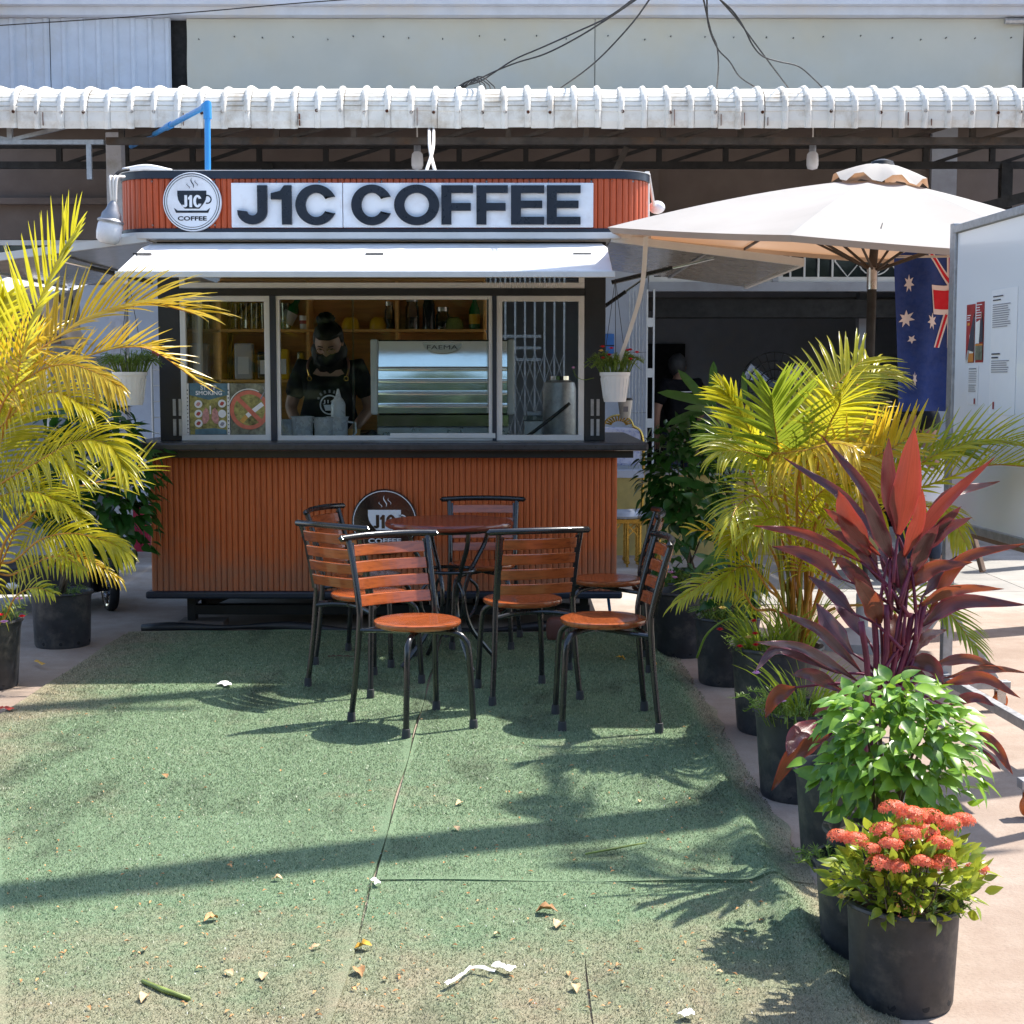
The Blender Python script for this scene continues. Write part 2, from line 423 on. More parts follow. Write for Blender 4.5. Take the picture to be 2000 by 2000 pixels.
MAT['palm_gold'] = leafM('palm_gold', [(.50,.35,.02), (.58,.39,.025), (.50,.42,.05)], (1.0,.66,.03), .45, .26, spec=.5)
MAT['rachis'] = M('rachis', (.50,.22,.025), .4, var=.2, scale=20)
MAT['rachis_green'] = M('rachis_green', (.30,.30,.04), .4, var=.2, scale=20)
MAT['dark_leaf'] = leafM('dark_leaf', [(.012,.05,.010), (.02,.08,.014), (.035,.11,.02)], (.10,.30,.03), .25, .3, obj=True)
MAT['strap_leaf'] = leafM('strap_leaf', [(.03,.11,.02), (.05,.15,.03)], (.18,.38,.05), .3, .35, obj=True)
MAT['bright_leaf'] = leafM('bright_leaf', [(.02,.09,.016), (.05,.155,.022), (.10,.25,.025), (.26,.42,.04)], (.42,.66,.06), .30, .34, obj=True)
MAT['ixora_leaf'] = leafM('ixora_leaf', [(.02,.07,.012), (.05,.13,.02), (.16,.24,.02), (.34,.36,.03)], (.55,.62,.06), .35, .25, obj=True)
MAT['dark_mass'] = leafM('dark_mass', [(.012,.05,.010), (.02,.08,.014), (.04,.12,.02)], (.10,.30,.03), .25, .3)
MAT['bright_mass'] = leafM('bright_mass', [(.02,.09,.016), (.05,.155,.022), (.10,.25,.025), (.26,.42,.04)], (.42,.66,.06), .30, .34)
MAT['ixora_mass'] = leafM('ixora_mass', [(.03,.09,.014), (.07,.16,.02), (.22,.30,.025), (.42,.44,.04)], (.62,.68,.07), .35, .25)
MAT['ixora_petal'] = leafM('ixora_petal', [(.68,.07,.03), (.78,.14,.06), (.84,.26,.14)], (.95,.30,.12), .3, .5)
MAT['purslane'] = leafM('purslane', [(.08,.16,.02), (.14,.24,.03), (.25,.32,.06)], (.35,.5,.08), .35, .4)
MAT['flower_red'] = leafM('flower_red', [(.55,.01,.02), (.65,.02,.04)], (.8,.05,.05), .3, .5)
MAT['flower_yellow'] = leafM('flower_yellow', [(.75,.55,.15), (.8,.6,.25)], (.9,.6,.2), .3, .5)
MAT['flower_pink'] = leafM('flower_pink', [(.65,.25,.55), (.75,.45,.7)], (.9,.5,.8), .3, .5)
def cordM(name, base, edge, tcol, trans=.36, rough=.3):
    "cordyline blade: dark midrib, bright margin (x = -1..1 across the blade, kept in UV-free object space)"
    m, N, L, b = nt(name)
    at_ = N.new('ShaderNodeAttribute'); at_.attribute_name = 'across'
    r = N.new('ShaderNodeNewGeometry'); oi = N.new('ShaderNodeObjectInfo')
    n = noise(N, L, 25, 4, stretch=(1, 1, 1))
    bb = mixc(N, L, n, tuple(q*.6 for q in base), tuple(q*1.3 for q in base))
    c = ramp(N, L, at_.outputs['Fac'], [(0, tuple(q*.55 for q in base)), (.10, base), (.72, base), (.95, edge)])
    c = mixc(N, L, .35, c, bb)
    al = N.new('ShaderNodeAttribute'); al.attribute_name = 'along'; cb = N.new('ShaderNodeCombineXYZ')
    L.new(mth(N, L, 'MULTIPLY', at_.outputs['Fac'], 16.0), cb.inputs[0]); L.new(mth(N, L, 'MULTIPLY', al.outputs['Fac'], 2.2), cb.inputs[1]); L.new(mth(N, L, 'MULTIPLY', oi.outputs['Random'], 40.0), cb.inputs[2])
    vn = noise(N, L, 1.0, 5, .7, vec=cb.outputs[0])
    c = mixc(N, L, ramp(N, L, vn, [(.30, .75), (.56, 0)]), c, tuple(q*.32 for q in base)); c = mixc(N, L, ramp(N, L, vn, [(.60, 0), (.78, .4)]), c, tuple(min(1, q*1.7) for q in edge))
    bump(N, L, b, vn, .25, .004)
    L.new(c, b.inputs['Base Color']); b.inputs['Roughness'].default_value = rough
    t = N.new('ShaderNodeBsdfTranslucent'); L.new(mixc(N, L, .6, c, tcol), t.inputs[0])
    b.inputs['Coat Weight'].default_value = .5; b.inputs['Coat Roughness'].default_value = .32
    ms = N.new('ShaderNodeMixShader'); ms.inputs[0].default_value = trans
    L.new(b.outputs[0], ms.inputs[1]); L.new(t.outputs[0], ms.inputs[2]); L.new(ms.outputs[0], N['Material Output'].inputs[0])
    return m
MAT['cord_dark'] = cordM('cord_dark', (.080,.036,.040), (.30,.03,.07), (.34,.05,.05), .20, .24)
MAT['cord_red'] = cordM('cord_red', (.19,.034,.026), (.36,.035,.06), (.42,.06,.03), .36, .28)
MAT['cord_brown'] = cordM('cord_brown', (.10,.036,.022), (.36,.035,.05), (.55,.12,.04), .34, .28)
MAT['cord_stem'] = M('cord_stem', (.15,.014,.045), .45, var=.25, scale=20)

# ================================================================ GROUND AND TURF
g = MB(); S = 300
g.add([(-S,-S,0),(S,-S,0),(S,S,0),(-S,S,0)], [(0,1,2,3)])
g.build('ground', MAT['ground'], kind='structure')
# pavement slab joints beyond the kiosk: shallow dark grooves between the pale slabs
pav = bpy.data.objects.new('pavement', None); COL.objects.link(pav); pav['kind'] = 'structure'; ORG['pavement'] = V((0,0,0))
slabM = M('slab', (.31,.295,.27), .85, var=.12, scale=3, bmp=.2, dirt=(.34,.31,.28), rnd=.12)
for j in range(4):
    y0 = 9.95+j*.62
    for i in range(10):
        x0 = 1.25+i*.62
        MB().box(x0, x0+.612, y0, y0+.612, -.02, .006).build('paving_slab', slabM, pav)
def edge_x(y): return .905+.018*math.sin(y*3.1)+.014*math.sin(y*7.7+1)+.012*math.sin(y*17)
def turf_h(x, y):
    h = .012+.004*math.sin(x*3.1+y*1.3)*math.sin(y*2.3)
    r = (x-.785-.012*math.sin(y*2.2))/.045
    h += .030*math.exp(-r*r)
    if x > .80: h *= max(0.0, 1-(x-.80)/.12)*.8+.2
    return h
turf = bpy.data.objects.new('turf', None); COL.objects.link(turf); turf['kind'] = 'structure'; ORG['turf'] = V((0,0,0))
def turf_sheet(x0, x1, y0, y1, nx, ny, ragged=False, lift=.003):
    mb = MB(); vs = []
    for j in range(ny+1):
        y = y0+(y1-y0)*j/ny
        xe = edge_x(y) if ragged else x1
        for i in range(nx+1):
            x = x0+(xe-x0)*(i/nx)
            e = min(i, nx-i, j, ny-j)
            z = turf_h(x, y)+(lift*(1+.8*math.sin(x*9+y*5)) if e == 0 else 0)
            xx = x+(.006*math.sin(y*6+x0*9) if i in (0, nx) and not ragged else 0)
            yy = y+(.008*math.sin(x*5+y0) if j in (0, ny) else 0)
            vs.append((xx, yy, z))
    fs = [(j*(nx+1)+i, j*(nx+1)+i+1, (j+1)*(nx+1)+i+1, (j+1)*(nx+1)+i) for j in range(ny) for i in range(nx)]
    n = len(vs)
    # skirt so that the sheet has an edge
    loop = list(range(nx+1))+[(j+1)*(nx+1)-1 for j in range(1, ny+1)]+[ny*(nx+1)+i for i in range(nx-1, -1, -1)]+[j*(nx+1) for j in range(ny-1, 0, -1)]
    vs += [(vs[i][0], vs[i][1], -.01) for i in loop]; m = len(loop)
    fs += [(loop[(k+1)%m], loop[k], n+k, n+(k+1)%m) for k in range(m)]
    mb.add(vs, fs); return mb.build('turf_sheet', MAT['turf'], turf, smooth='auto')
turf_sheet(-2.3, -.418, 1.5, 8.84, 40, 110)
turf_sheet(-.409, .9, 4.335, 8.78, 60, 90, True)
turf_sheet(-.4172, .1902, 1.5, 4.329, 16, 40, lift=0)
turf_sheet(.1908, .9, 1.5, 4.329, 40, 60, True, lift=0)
# rubber backing strip rolled up along the kiosk end of the turf
u = MB(); pts = []
for i in range(30):
    x = -2.24+i*.085; pts.append((x, 8.875+.022*math.sin(x*2.2)+.012*math.sin(x*7), .018+.010*math.sin(x*3)+.006*math.sin(x*8)))
u.tube(pts, [.024+.010*math.sin(i*.7) for i in range(30)], 8)
tag(u.build('rubber_mat_roll', MAT['black_trim'], smooth=True), 'black ribbed rubber matting rolled up along the far end of the turf', 'mat')
# tufts of plastic grass: dense near the viewer
rng = np.random.default_rng(3)
def blades(n, y0, y1, hh, ww, xmin=-2.3):
    ys = y0+(y1-y0)*rng.random(n); half = ys*.352
    x0 = np.maximum(-half, xmin); x1 = np.minimum(half, .915); xs = x0+(x1-x0)*rng.random(n)
    gap = ((np.abs(ys-4.332) < .005) & (xs > -.42)) | ((np.abs(xs+.4135) < .007) & (ys > 4.33)) | ((np.abs(xs-.19) < .003) & (ys < 4.33))
    xs, ys = xs[~gap], ys[~gap]; n = len(xs)
    zs = np.array([turf_h(a, b) for a, b in zip(xs, ys)])-.001
    h = hh*(.5+.8*rng.random(n)); w = ww*(.6+.8*rng.random(n)); a = rng.random(n)*6.283; le = h*1.1*rng.random(n); la = rng.random(n)*6.283
    dx, dy = np.cos(a)*w, np.sin(a)*w
    v = np.zeros((n, 3, 3))
    v[:,0] = np.stack([xs-dx, ys-dy, zs], 1); v[:,1] = np.stack([xs+dx, ys+dy, zs], 1)
    v[:,2] = np.stack([xs+np.cos(la)*le, ys+np.sin(la)*le, zs+h*.75], 1)
    return v.reshape(-1, 3)
bv = np.concatenate([blades(150000, 3.0, 5.0, .009, .0016), blades(150000, 5.0, 7.0, .010, .002), blades(80000, 7.0, 8.8, .011, .0028)])
me = bpy.data.meshes.new('artificial_grass'); n = len(bv)
me.vertices.add(n); me.vertices.foreach_set('co', bv.ravel()); me.loops.add(n); me.loops.foreach_set('vertex_index', np.arange(n))
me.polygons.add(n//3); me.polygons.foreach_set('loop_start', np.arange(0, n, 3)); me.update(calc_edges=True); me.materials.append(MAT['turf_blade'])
o = bpy.data.objects.new('artificial_grass', me); COL.objects.link(o)
tag(o, 'short green plastic grass fibres of the turf in front of the kiosk', 'artificial grass', kind='stuff')

# ================================================================ SHOP BUILDING BEHIND
FY = 15.0
shop = thing('shop_building', (0, FY, 0), 'grey two storey shop building with pale sheet cladding behind the coffee kiosk', 'building')
def sb(name, mat, x0, x1, y0, y1, z0, z1, par=None, bev=0): return MB().box(x0, x1, y0, y1, z0, z1).build(name, mat, par or shop, bev=bev)
sb('wall', MAT['concrete_wall'], -9, 9, 15.0, 15.2, 2.92, 5.0)
sb('ledge', MAT['concrete_wall'], -9, -1.2, 14.9, 14.998, 3.26, 3.32)
sb('ledge', MAT['concrete_wall'], .3, 9, 14.9, 14.998, 3.06, 3.12)
sb('pilaster', MAT['concrete_wall'], 1.05, 1.45, 14.93, 14.998, 3.125, 4.4)
sb('pilaster', MAT['grey_wall'], 4.15, 4.4, 14.92, 14.998, 3.125, 4.4)
sb('wall', MAT['pale_wall'], .70, 1.36, 15.0, 15.2, 0, 2.918)
sb('wall', MAT['pale_wall'], -3.92, -3.25, 15.0, 15.2, .0, 2.918)
sb('wall', MAT['pale_wall'], -3.25, -.62, 15.0, 15.2, 0, 2.918)
sb('wall_base', MAT['floor_grey'], -3.92, -.62, 14.96, 14.998, 0, .30)
sb('lintel', MAT['grey_wall'], 1.362, 9, 14.97, 15.12, 2.41, 2.50)
sb('lintel', MAT['grey_wall'], -9, -3.922, 14.97, 15.12, 2.50, 2.60)
sb('wall', MAT['grey_wall'], 4.25, 9, 15.0, 15.2, 0, 2.408)
sb('interior_floor', MAT['floor_grey'], -9, 9, 15.2, 20, -.02, .02)
sb('interior_wall', MAT['pale_wall'], -9, 9, 19.5, 19.7, .02, 4.4)
sb('interior_partition', MAT['dark_inside'], -.9, -.75, 15.22, 19.48, .02, 2.9)
sb('interior_partition', MAT['dark_inside'], 5.2, 5.3, 15.22, 19.48, .02, 2.9)
sb('interior_ceiling', MAT['dark_inside'], -9, 9, 15.2, 19.49, 2.95, 3.05)
sb('interior_door', MAT['black_void'], 1.62, 2.25, 19.40, 19.49, .03, 2.0)
sb('interior_beam', MAT['dark_inside'], 1.4, 5.1, 16.6, 16.8, 2.30, 2.44)
sb('roller_shutter_box', MAT['dark_steel'], 1.45, 4.2, 15.22, 15.5, 2.16, 2.34)
sb('interior_pillar', MAT['grey_wall'], 3.62, 3.74, 15.6, 15.75, .03, 2.9)
# transom windows with bars
def transom(x0, x1, z0, z1, bars, orn=False):
    f = MB(); t = .05
    f.box(x0, x1, 15.0, 15.06, z0, z0+t); f.box(x0, x1, 15.0, 15.06, z1-t, z1); f.box(x0, x0+t, 15.0, 15.06, z0+t, z1-t); f.box(x1-t, x1, 15.0, 15.06, z0+t, z1-t)
    fr = f.build('transom_window', MAT['white_alu'], shop)
    MB().box(x0+t, x1-t, 15.035, 15.045, z0+t, z1-t).build('pane', MAT['dark_glass'], fr)
    for x in bars:
        MB().tube([(x, 14.985, z0+t), (x, 14.985, z1-t)], .011, 6).build('bar', MAT['white_alu'], fr)
    if orn:
        m = MB(); c0 = orn[0]; zc = (z0+z1)/2; hh = (z1-z0)/2-t
        for k in range(orn[1]):
            c = c0+k*.27
            m.tube([(c-.13, 14.98, zc), (c, 14.98, zc+hh), (c+.13, 14.98, zc), (c, 14.98, zc-hh), (c-.13, 14.98, zc)], .008, 5)
            if k % 2: m.tube([(c+.16*math.cos(a), 14.975, zc+hh*.9*math.sin(a)) for a in [i*math.pi/10 for i in range(21)]], .007, 5)
        m.build('grille', MAT['white_alu'], fr)
transom(1.37, 2.60, 2.502, 2.915, [1.5+.14*i for i in range(8)])
transom(2.66, 4.24, 2.502, 2.915, [2.78+.14*i for i in range(4)]+[4.1], (3.35, 3))
transom(4.30, 5.9, 2.502, 2.915, [4.45+.14*i for i in range(10)])
transom(-5.5, -3.95, 2.602, 2.915, [-5.35+.3*i for i in range(5)], (-4.6, 2))
sb('mullion', MAT['grey_wall'], 2.602, 2.658, 14.96, 15.08, 2.502, 2.915)
# upper storey: beam, cladding sheets, cream panels
sb('cornice', MAT['pale_wall'], -9, 9, 14.42, 15.2, 5.07, 5.9)
sb('cornice', MAT['pale_wall'], -9, 9, 14.50, 15.2, 4.99, 5.068)
sb('black_gap', MAT['black_void'], -3.36, -3.12, 14.72, 14.78, 4.02, 4.985)
def clad(x0, x1):
    m = MB(); n = round((x1-x0)/.165); q_ = (x1-x0)/n/.165; vs = []; prof = [(0, 0), (.10*q_, 0), (.118*q_, -.022), (.147*q_, -.022), (.165*q_, 0)]
    xs = [(x0+i*.165*q_+a, 14.62+b) for i in range(n) for a, b in prof[:-1]]+[(x1, 14.62)]
    for x, y in xs: vs += [(x, y, 4.02), (x, y, 4.985)]
    m.add(vs, [(2*i, 2*i+2, 2*i+3, 2*i+1) for i in range(len(xs)-1)])
    o = m.build('cladding_sheet', MAT['clad_sheet'], shop)
    sc = MB()
    for i in range(n): sc.lathe([(0, -.008), (.009, -.006), (.009, 0)], 8, (x0+i*.165*q_+.132, 14.597, 4.90+.01*(i % 3)), MX.Rotation(R(90), 3, 'X'))
    sc.build('screw', MAT['black_trim'], o, kind='stuff')
clad(-6.42, -4.45+.003); clad(-4.44, -3.28)
def cream(x0, x1, seed):
    m = MB(); nx, nz = 40, 10; rr = random.Random(seed)
    vs = [(x0+(x1-x0)*i/nx, 14.63+.012*math.sin(i*.5+seed)*math.sin(j*.9)+.006*math.sin(i*1.3+j), 4.02+.965*j/nz) for j in range(nz+1) for i in range(nx+1)]
    m.add(vs, [(j*(nx+1)+i, j*(nx+1)+i+1, (j+1)*(nx+1)+i+1, (j+1)*(nx+1)+i) for j in range(nz) for i in range(nx)])
    o = m.build('cream_panel', MAT['cream_sheet'], shop, smooth=True)
    sc = MB(); x = x0+.12
    while x < x1-.05:
        sc.lathe([(0, -.006), (.0055, -.005), (.0055, .02)], 8, (x, 14.617, 4.80+rr.uniform(-.02, .02)), MX.Rotation(R(90), 3, 'X')); x += rr.uniform(.24, .36)
    sc.build('screw', MAT['black_trim'], o, kind='stuff')
cream(-3.13, .795, 1); cream(.802, 4.92, 2)
sb('panel_backing', MAT['dark_inside'], -9, 9, 14.80, 14.98, 4.02, 4.985)
m = MB(); m.tube([(4.97, 14.6, 4.08), (4.97, 14.6, 4.95)], .02, 8); m.tube([(4.72, 14.58, 4.95), (4.95, 14.58, 4.95)], .03, 8)
m.build('conduit', MAT['galv'], shop)

# ================================================================ CANOPY ROOF
can = thing('canopy_roof', (0, 11.9, 3.4), 'long white curved corrugated metal canopy running above and behind the kiosk', 'canopy')
def canopy_profile():
    p = [(11.90, 3.494), (11.885, 3.55), (11.885, 3.622)]
    n = 8                                     # crimped bend
    for i in range(n):
        for k, dr in ((0, -.007), (.12, .006), (.80, .009)):
            a = R(2+84*(i+k)/n); r = .275+dr; p.append((12.16-r*math.cos(a), 3.612+r*math.sin(a)*.80))
    p += [(12.7, 3.89), (15.0, 4.06)]
    return p
PR = canopy_profile(); RIB = .1835
def canopy_bay():
    sec = [(0, 0), (.128, 0), (.137, .017), (.152, .023), (.166, .023), (.1835, 0)]
    m = MB(); vs = []; k = len(PR)
    for i, (y, z) in enumerate(PR):
        y0, z0 = PR[max(i-1, 0)]; y1, z1 = PR[min(i+1, k-1)]
        d = V((0, y1-y0, z1-z0)).normalized(); nn = V((0, -d.z, d.y))
        if i > k-3: nn = V((0, 0, 1))
        for sx, h in sec: vs.append((sx, y+nn.y*h, z+nn.z*h))
    c = len(sec)
    m.add(vs, [(i*c+j, i*c+j+1, (i+1)*c+j+1, (i+1)*c+j) for i in range(k-1) for j in range(c-1)])
    return m
bay = canopy_bay().build('roof_sheet', MAT['canopy_sheet'], can)
bay.data.polygons.foreach_set('use_smooth', [False]*len(bay.data.polygons))
bx0 = -4.62; bay.location.x = bx0
rr = random.Random(5)
for i in range(1, 51):
    o = inst(bay.data, 'roof_sheet', can, MX.Identity(4))
    o.location = V((bx0+i*RIB, rr.uniform(-.008, .008), rr.uniform(-.006, .006))); o.rotation_euler = (rr.uniform(-.006, .006), rr.uniform(-.012, .012), 0)
m = MB()
for i in range(51):
    if rr.random() < .8: m.lathe([(0, -.014), (.011, -.012), (.013, 0)], 8, (bx0+i*RIB+.155+rr.uniform(-.01, .02), 11.852, 3.612+rr.uniform(-.01, .01)), MX.Rotation(R(90), 3, 'X'))
    if rr.random() < .25: m.box(bx0+i*RIB+.02, bx0+i*RIB+.024, 11.868, 11.883, 3.51, 3.55+rr.random()*.1)
m.build('rusty_screw', MAT['rust'], can, kind='stuff')
# rust run-down on one lap joint
m = MB(); x = bx0+16*RIB+.012
for i in range(3): m.box(x+rr.uniform(-.006, .004), x+.008, 11.87+.02*i-.012, 11.90+.035*i, 3.51+.05*i, 3.55+.052*i)
m.build('rust_streak', MAT['rust'], can)
# trusses
def truss(Y, z0, z1, x0, x1, step, mat, w=.05):
    m = MB(); m.box(x0, x1, Y-w/2, Y+w/2, z0, z0+w); m.box(x0, x1, Y-w/2, Y+w/2, z1-w, z1)
    m.build('truss_chord', mat, can)
    x = x0+.1; k = 0
    while x < x1-step:
        MB().box(x, x+w*.8, Y-w*.4, Y+w*.4, z0+w+.001, z1-w-.001).build('truss_post', mat, can)
        a, b_ = ((x+.06, Y, z0+w*.6), (x+step-.02, Y, z1-w*.6))
        if k % 1 == 0 and rr.random() < .9: MB().bar(a, b_, w*.5, w*.5, (0, 1, 0)).build('truss_brace', mat, can)
        x += step; k += 1
truss(12.12, 3.40, 3.62, -3.25, 5.2, .62, MAT['rust_steel'], .055)
truss(13.6, 3.42, 3.66, -6, 6, .60, MAT['dark_steel'], .06)
m = MB()
m.box(-5, -3.26, 12.06, 12.10, 3.395, 3.43)
m.build('truss_chord', MAT['galv'], can)
MB().bar((-4.55, 12.08, 3.55), (-4.02, 12.08, 3.43), .03, .03, (0,1,0)).build('truss_brace', MAT['galv'], can)
MB().bar((-3.5, 12.08, 3.55), (-4.0, 12.08, 3.43), .03, .03, (0,1,0)).build('truss_brace', MAT['galv'], can)
MB().box(-4.03, -3.99, 12.06, 12.10, 3.431, 3.55).build('truss_post', MAT['galv'], can)
MB().box(-3.40, -3.36, 12.06, 12.09, 3.12, 3.394).build('truss_post', MAT['galv'], can)
MB().bar((.72, 12.6, 2.95), (.95, 12.5, 3.44), .05, .06, (0,1,0)).build('truss_brace', MAT['rust_steel'], can)
for x in (.66, -2.2, 4.45, 4.75): MB().box(x-.05, x+.05, 13.55, 13.65, 2.7, 3.46).build('hanger', MAT['dark_steel'], can)
MB().bar((4.0, 13.3, 3.0), (4.9, 13.3, 3.22), .09, .09, (0,1,0)).build('truss_brace', MAT['dark_steel'], can)
# posts
def post(x, Y, mat, w=.13, z1=3.60):
    MB().box(x-w/2, x+w/2, Y-w/2, Y+w/2, 0, z1).build('post', mat, can, bev=.004)
postM = M('post_paint', (.50,.50,.53), .7, var=.1, dirt=(.36,.34,.32), dscale=9, bmp=.1)
post(-3.36, 12.8, postM); post(5.6, 12.8, postM)
# small conduit frame and white light cords hang from the canopy
def hbulb(u, v, Y, label):
    p = at(u, v, Y); t = thing('hanging_bulb', p, label, 'light bulb', 'bare bulbs under the canopy')
    MB().tube([p+V((0,0,.06)), p+V((0,0,.30))], .006, 6).build('cord', MAT['white_pvc'], t)
    MB().lathe([(.018,.11),(.028,.09),(.03,.05),(.028,.04)], 16, p, cap=True).build('socket', MAT['socket'], t, smooth='auto')
    MB().lathe([(.03,.04),(.046,.02),(.050,-.02),(.050,-.07),(.040,-.10),(0,-.11)], 20, p).build('globe', MAT['bulb'], t, smooth=True)
hbulb(815, 306, 12.6, 'bare bulb hanging above the kiosk sign near the crossed white cords')
hbulb(1587, 306, 12.6, 'bare bulb hanging from the canopy above the big parasol')
m = MB(); a, b_ = at(838, 252, 11.95), at(850, 336, 10.0)
m.tube(crom([a, (a+b_)/2+V((-.015,0,0)), b_], 10), .012, 6)
tag(m.build('cord', MAT['white_pvc'], smooth=True), 'white cord dropping from the canopy, ending right of its twin', 'cord')
m = MB(); a, b_ = at(847, 252, 11.93), at(832, 336, 10.0)
m.tube(crom([a, (a+b_)/2+V((.02,0,0)), b_], 10), .012, 6)
tag(m.build('cord', MAT['white_pvc'], smooth=True), 'white cord dropping from the canopy, ending left of its twin', 'cord')
# blue water pipe
m = MB(); pts = [at(406, 345, 10.5), at(405, 206, 10.5), at(331, 249, 11.6), at(256, 286, 13.0)]
m.tube([pts[0], pts[1]], .021, 10); m.tube([pts[1], pts[3]], .020, 10)
o = m.build('water_pipe', MAT['blue_pvc'], smooth='auto'); tag(o, 'bright blue water pipe bent over the canopy edge above the kiosk roof', 'pipe'); ORG[o.name] = V((0,0,0))
MB().tube([pts[1]+V((0,0,-.09)), pts[1]+V((0,0,.012)), pts[1]+(pts[3]-pts[1]).normalized()*.09], .029, 10).build('elbow', MAT['blue_pvc'], o, smooth='auto')
d = pts[3]-pts[1]; MB().tube([pts[1]+d*.42, pts[1]+d*.48], .027, 10).build('coupling', MAT['blue_pvc'], o, smooth='auto')
# overhead cables
def cable(P, Y, label, r=.006):
    m = MB(); m.tube(crom([at(u, v, y) for (u, v), y in zip(P, Y)], 40), r, 5)
    tag(m.build('overhead_cable', MAT['cable'], smooth=True), label, 'cable', 'overhead cables')
cable([(-20,51),(180,38),(390,23),(560,8),(720,-4)], [12]*5, 'thin black cable crossing the pale cladding at top left', .005)
cable([(1250,-12),(1190,32),(1120,65),(1060,92),(1005,116),(960,145),(935,160),(888,172)], [9,9.6,10.2,10.8,11.3,11.7,12,12.2], 'black cable sagging to the canopy, upper one of the twisted pair')
cable([(1258,-12),(1200,28),(1130,72),(1065,105),(1010,122),(965,140),(925,160),(900,174)], [9,9.6,10.2,10.8,11.3,11.7,12,12.2], 'black cable sagging to the canopy, lower one of the twisted pair')
cable([(1275,-10),(1235,45),(1180,105),(1140,140),(1095,172)], [9.2,10,11,11.7,12.3], 'single straight black cable right of the twisted pair')
cable([(1372,-10),(1388,60),(1400,90),(1403,130),(1400,172)], [9.2,10,11,11.7,12.3], 'black cable dropping almost straight down to the canopy')
cable([(1380,-10),(1384,50),(1402,95),(1425,120),(1445,150),(1478,172)], [9.2,10,11,11.5,12,12.3], 'black cable with a wavy drop beside the straight one')
cable([(1400,-8),(1440,38),(1475,85),(1510,132),(1540,172)], [9.2,10,11,11.7,12.3], 'straight diagonal black cable left of the looping one')
cable([(1398,-8),(1430,20),(1452,52),(1470,88),(1490,110),(1520,120),(1560,130),(1590,155),(1610,175)], [9.2,9.7,10.3,10.8,11.2,11.5,11.8,12.1,12.3], 'looping black cable that ends above the parasol')
m = MB()
for k in range(4): m.tube(crom([at(890+6*k, 172, 12.2), at(915+7*k, 158-3*k, 12.1), at(935+9*k, 160+2*k, 12.1), at(940+9*k, 174, 12.2)], 10), .005, 5)
tag(m.build('cable_knot', MAT['cable'], smooth=True), 'tangle of black cable tied off on the canopy crest', 'cable')

# ================================================================ COFFEE KIOSK
KY = 8.9
ki = thing('coffee_kiosk', (-.75, 8.9, 0), 'small coffee kiosk clad in ribbed brown wood with a big name sign', 'kiosk')
def kb(name, mat, x0, x1, y0, y1, z0, z1, par=None, bev=.003): return MB().box(x0, x1, y0, y1, z0, z1).build(name, mat, par or ki, bev=bev)
# chassis
kb('chassis_rail', MAT['black_trim'], -2.0, .48, 9.06, 9.14, .075, .135); kb('chassis_rail', MAT['black_trim'], -2.0, .48, 10.7, 10.78, .075, .135)
for x in (-2.0, .42):
    for y in (9.06, 10.7): kb('chassis_leg', MAT['black_trim'], x-.001, x+.05, y-.001, y+.081, .04, .20)
kb('chassis_rail', MAT['black_trim'], -2.001, -1.95, 9.15, 10.69, .14, .195)
MB().bar((-1.9, 9.1, .14), (-1.68, 9.6, .2), .05, .05).build('chassis_brace', MAT['black_trim'], ki)
for x, w in ((-2.05, .28), (.36, .24)): kb('support_block', MAT['concrete_wall'], x, x+w, 9.02, 9.2, 0, .038)
m = MB(); m.lathe([(.02,-.06),(.16,-.06),(.17,-.03),(.17,.03),(.16,.06),(.02,.06)], 24, (-1.2, 9.9, .17), MX.Rotation(R(90), 3, 'Y')); m.build('wheel', MAT['tyre'], ki, smooth='auto')
m = MB(); m.lathe([(.02,-.06),(.16,-.06),(.17,-.03),(.17,.03),(.16,.06),(.02,.06)], 24, (-.2, 9.9, .17), MX.Rotation(R(90), 3, 'Y')); m.build('wheel', MAT['tyre'], ki, smooth='auto')
# body below the counter
kb('floor', MAT['dark_inside'], -2.17, .63, 8.93, 11.1, .245, .28)
kb('bottom_trim', MAT['navy_trim'], -2.21, .665, 8.87, 11.13, .20, .243, bev=.012)
kb('body', MAT['dark_inside'], -2.17, .628, 8.915, 9.0, .282, 1.05)
kb('side_wall', MAT['navy_trim'], -2.17, -2.12, 9.002, 11.1, .282, 1.05); kb('side_wall', MAT['navy_trim'], .58, .628, 9.002, 11.1, .282, 1.05)
# fluted cladding
def strip_mb(w, z0, z1, dep=.012):
    m = MB(); sec = [(-w/2, 0), (-w/2*.82, -dep*.75), (-w/2*.5, -dep), (w/2*.5, -dep), (w/2*.82, -dep*.75), (w/2, 0)]
    vs = []
    for x, y in sec: vs += [(x, y, z0), (x, y, z1)]
    m.add(vs, [(2*i, 2*i+2, 2*i+3, 2*i+1) for i in range(5)]); return m
NS = 80; SW = 2.81/NS; ox = ORG[ki.name]
sm = None
for i in range(NS):
    x = -2.178+SW*(i+.5)
    if sm is None:
        s0 = strip_mb(SW, .245, 1.052); me = bpy.data.meshes.new('cladding_strip'); me.from_pydata(s0.v, [], s0.f); me.materials.append(MAT['clad_wood']); me.polygons.foreach_set('use_smooth', [True]*len(me.polygons)); me.set_sharp_from_angle(angle=R(50)); sm = me
    inst(sm, 'cladding_strip', ki, MX.Translation((x, 8.913, 0)))
m = MB()
for z in (.31, .262, .58, .80, 1.04):
    for i in range(18):
        x = -2.10+i*.158+((.02*(i % 3)) if z in (.58, .80) else 0)
        m.lathe([(0,-.005),(.0045,-.004),(.005,0)], 8, (x, 8.899, z), MX.Rotation(R(90), 3, 'X'))
m.build('screw', MAT['galv'], ki, kind='stuff')
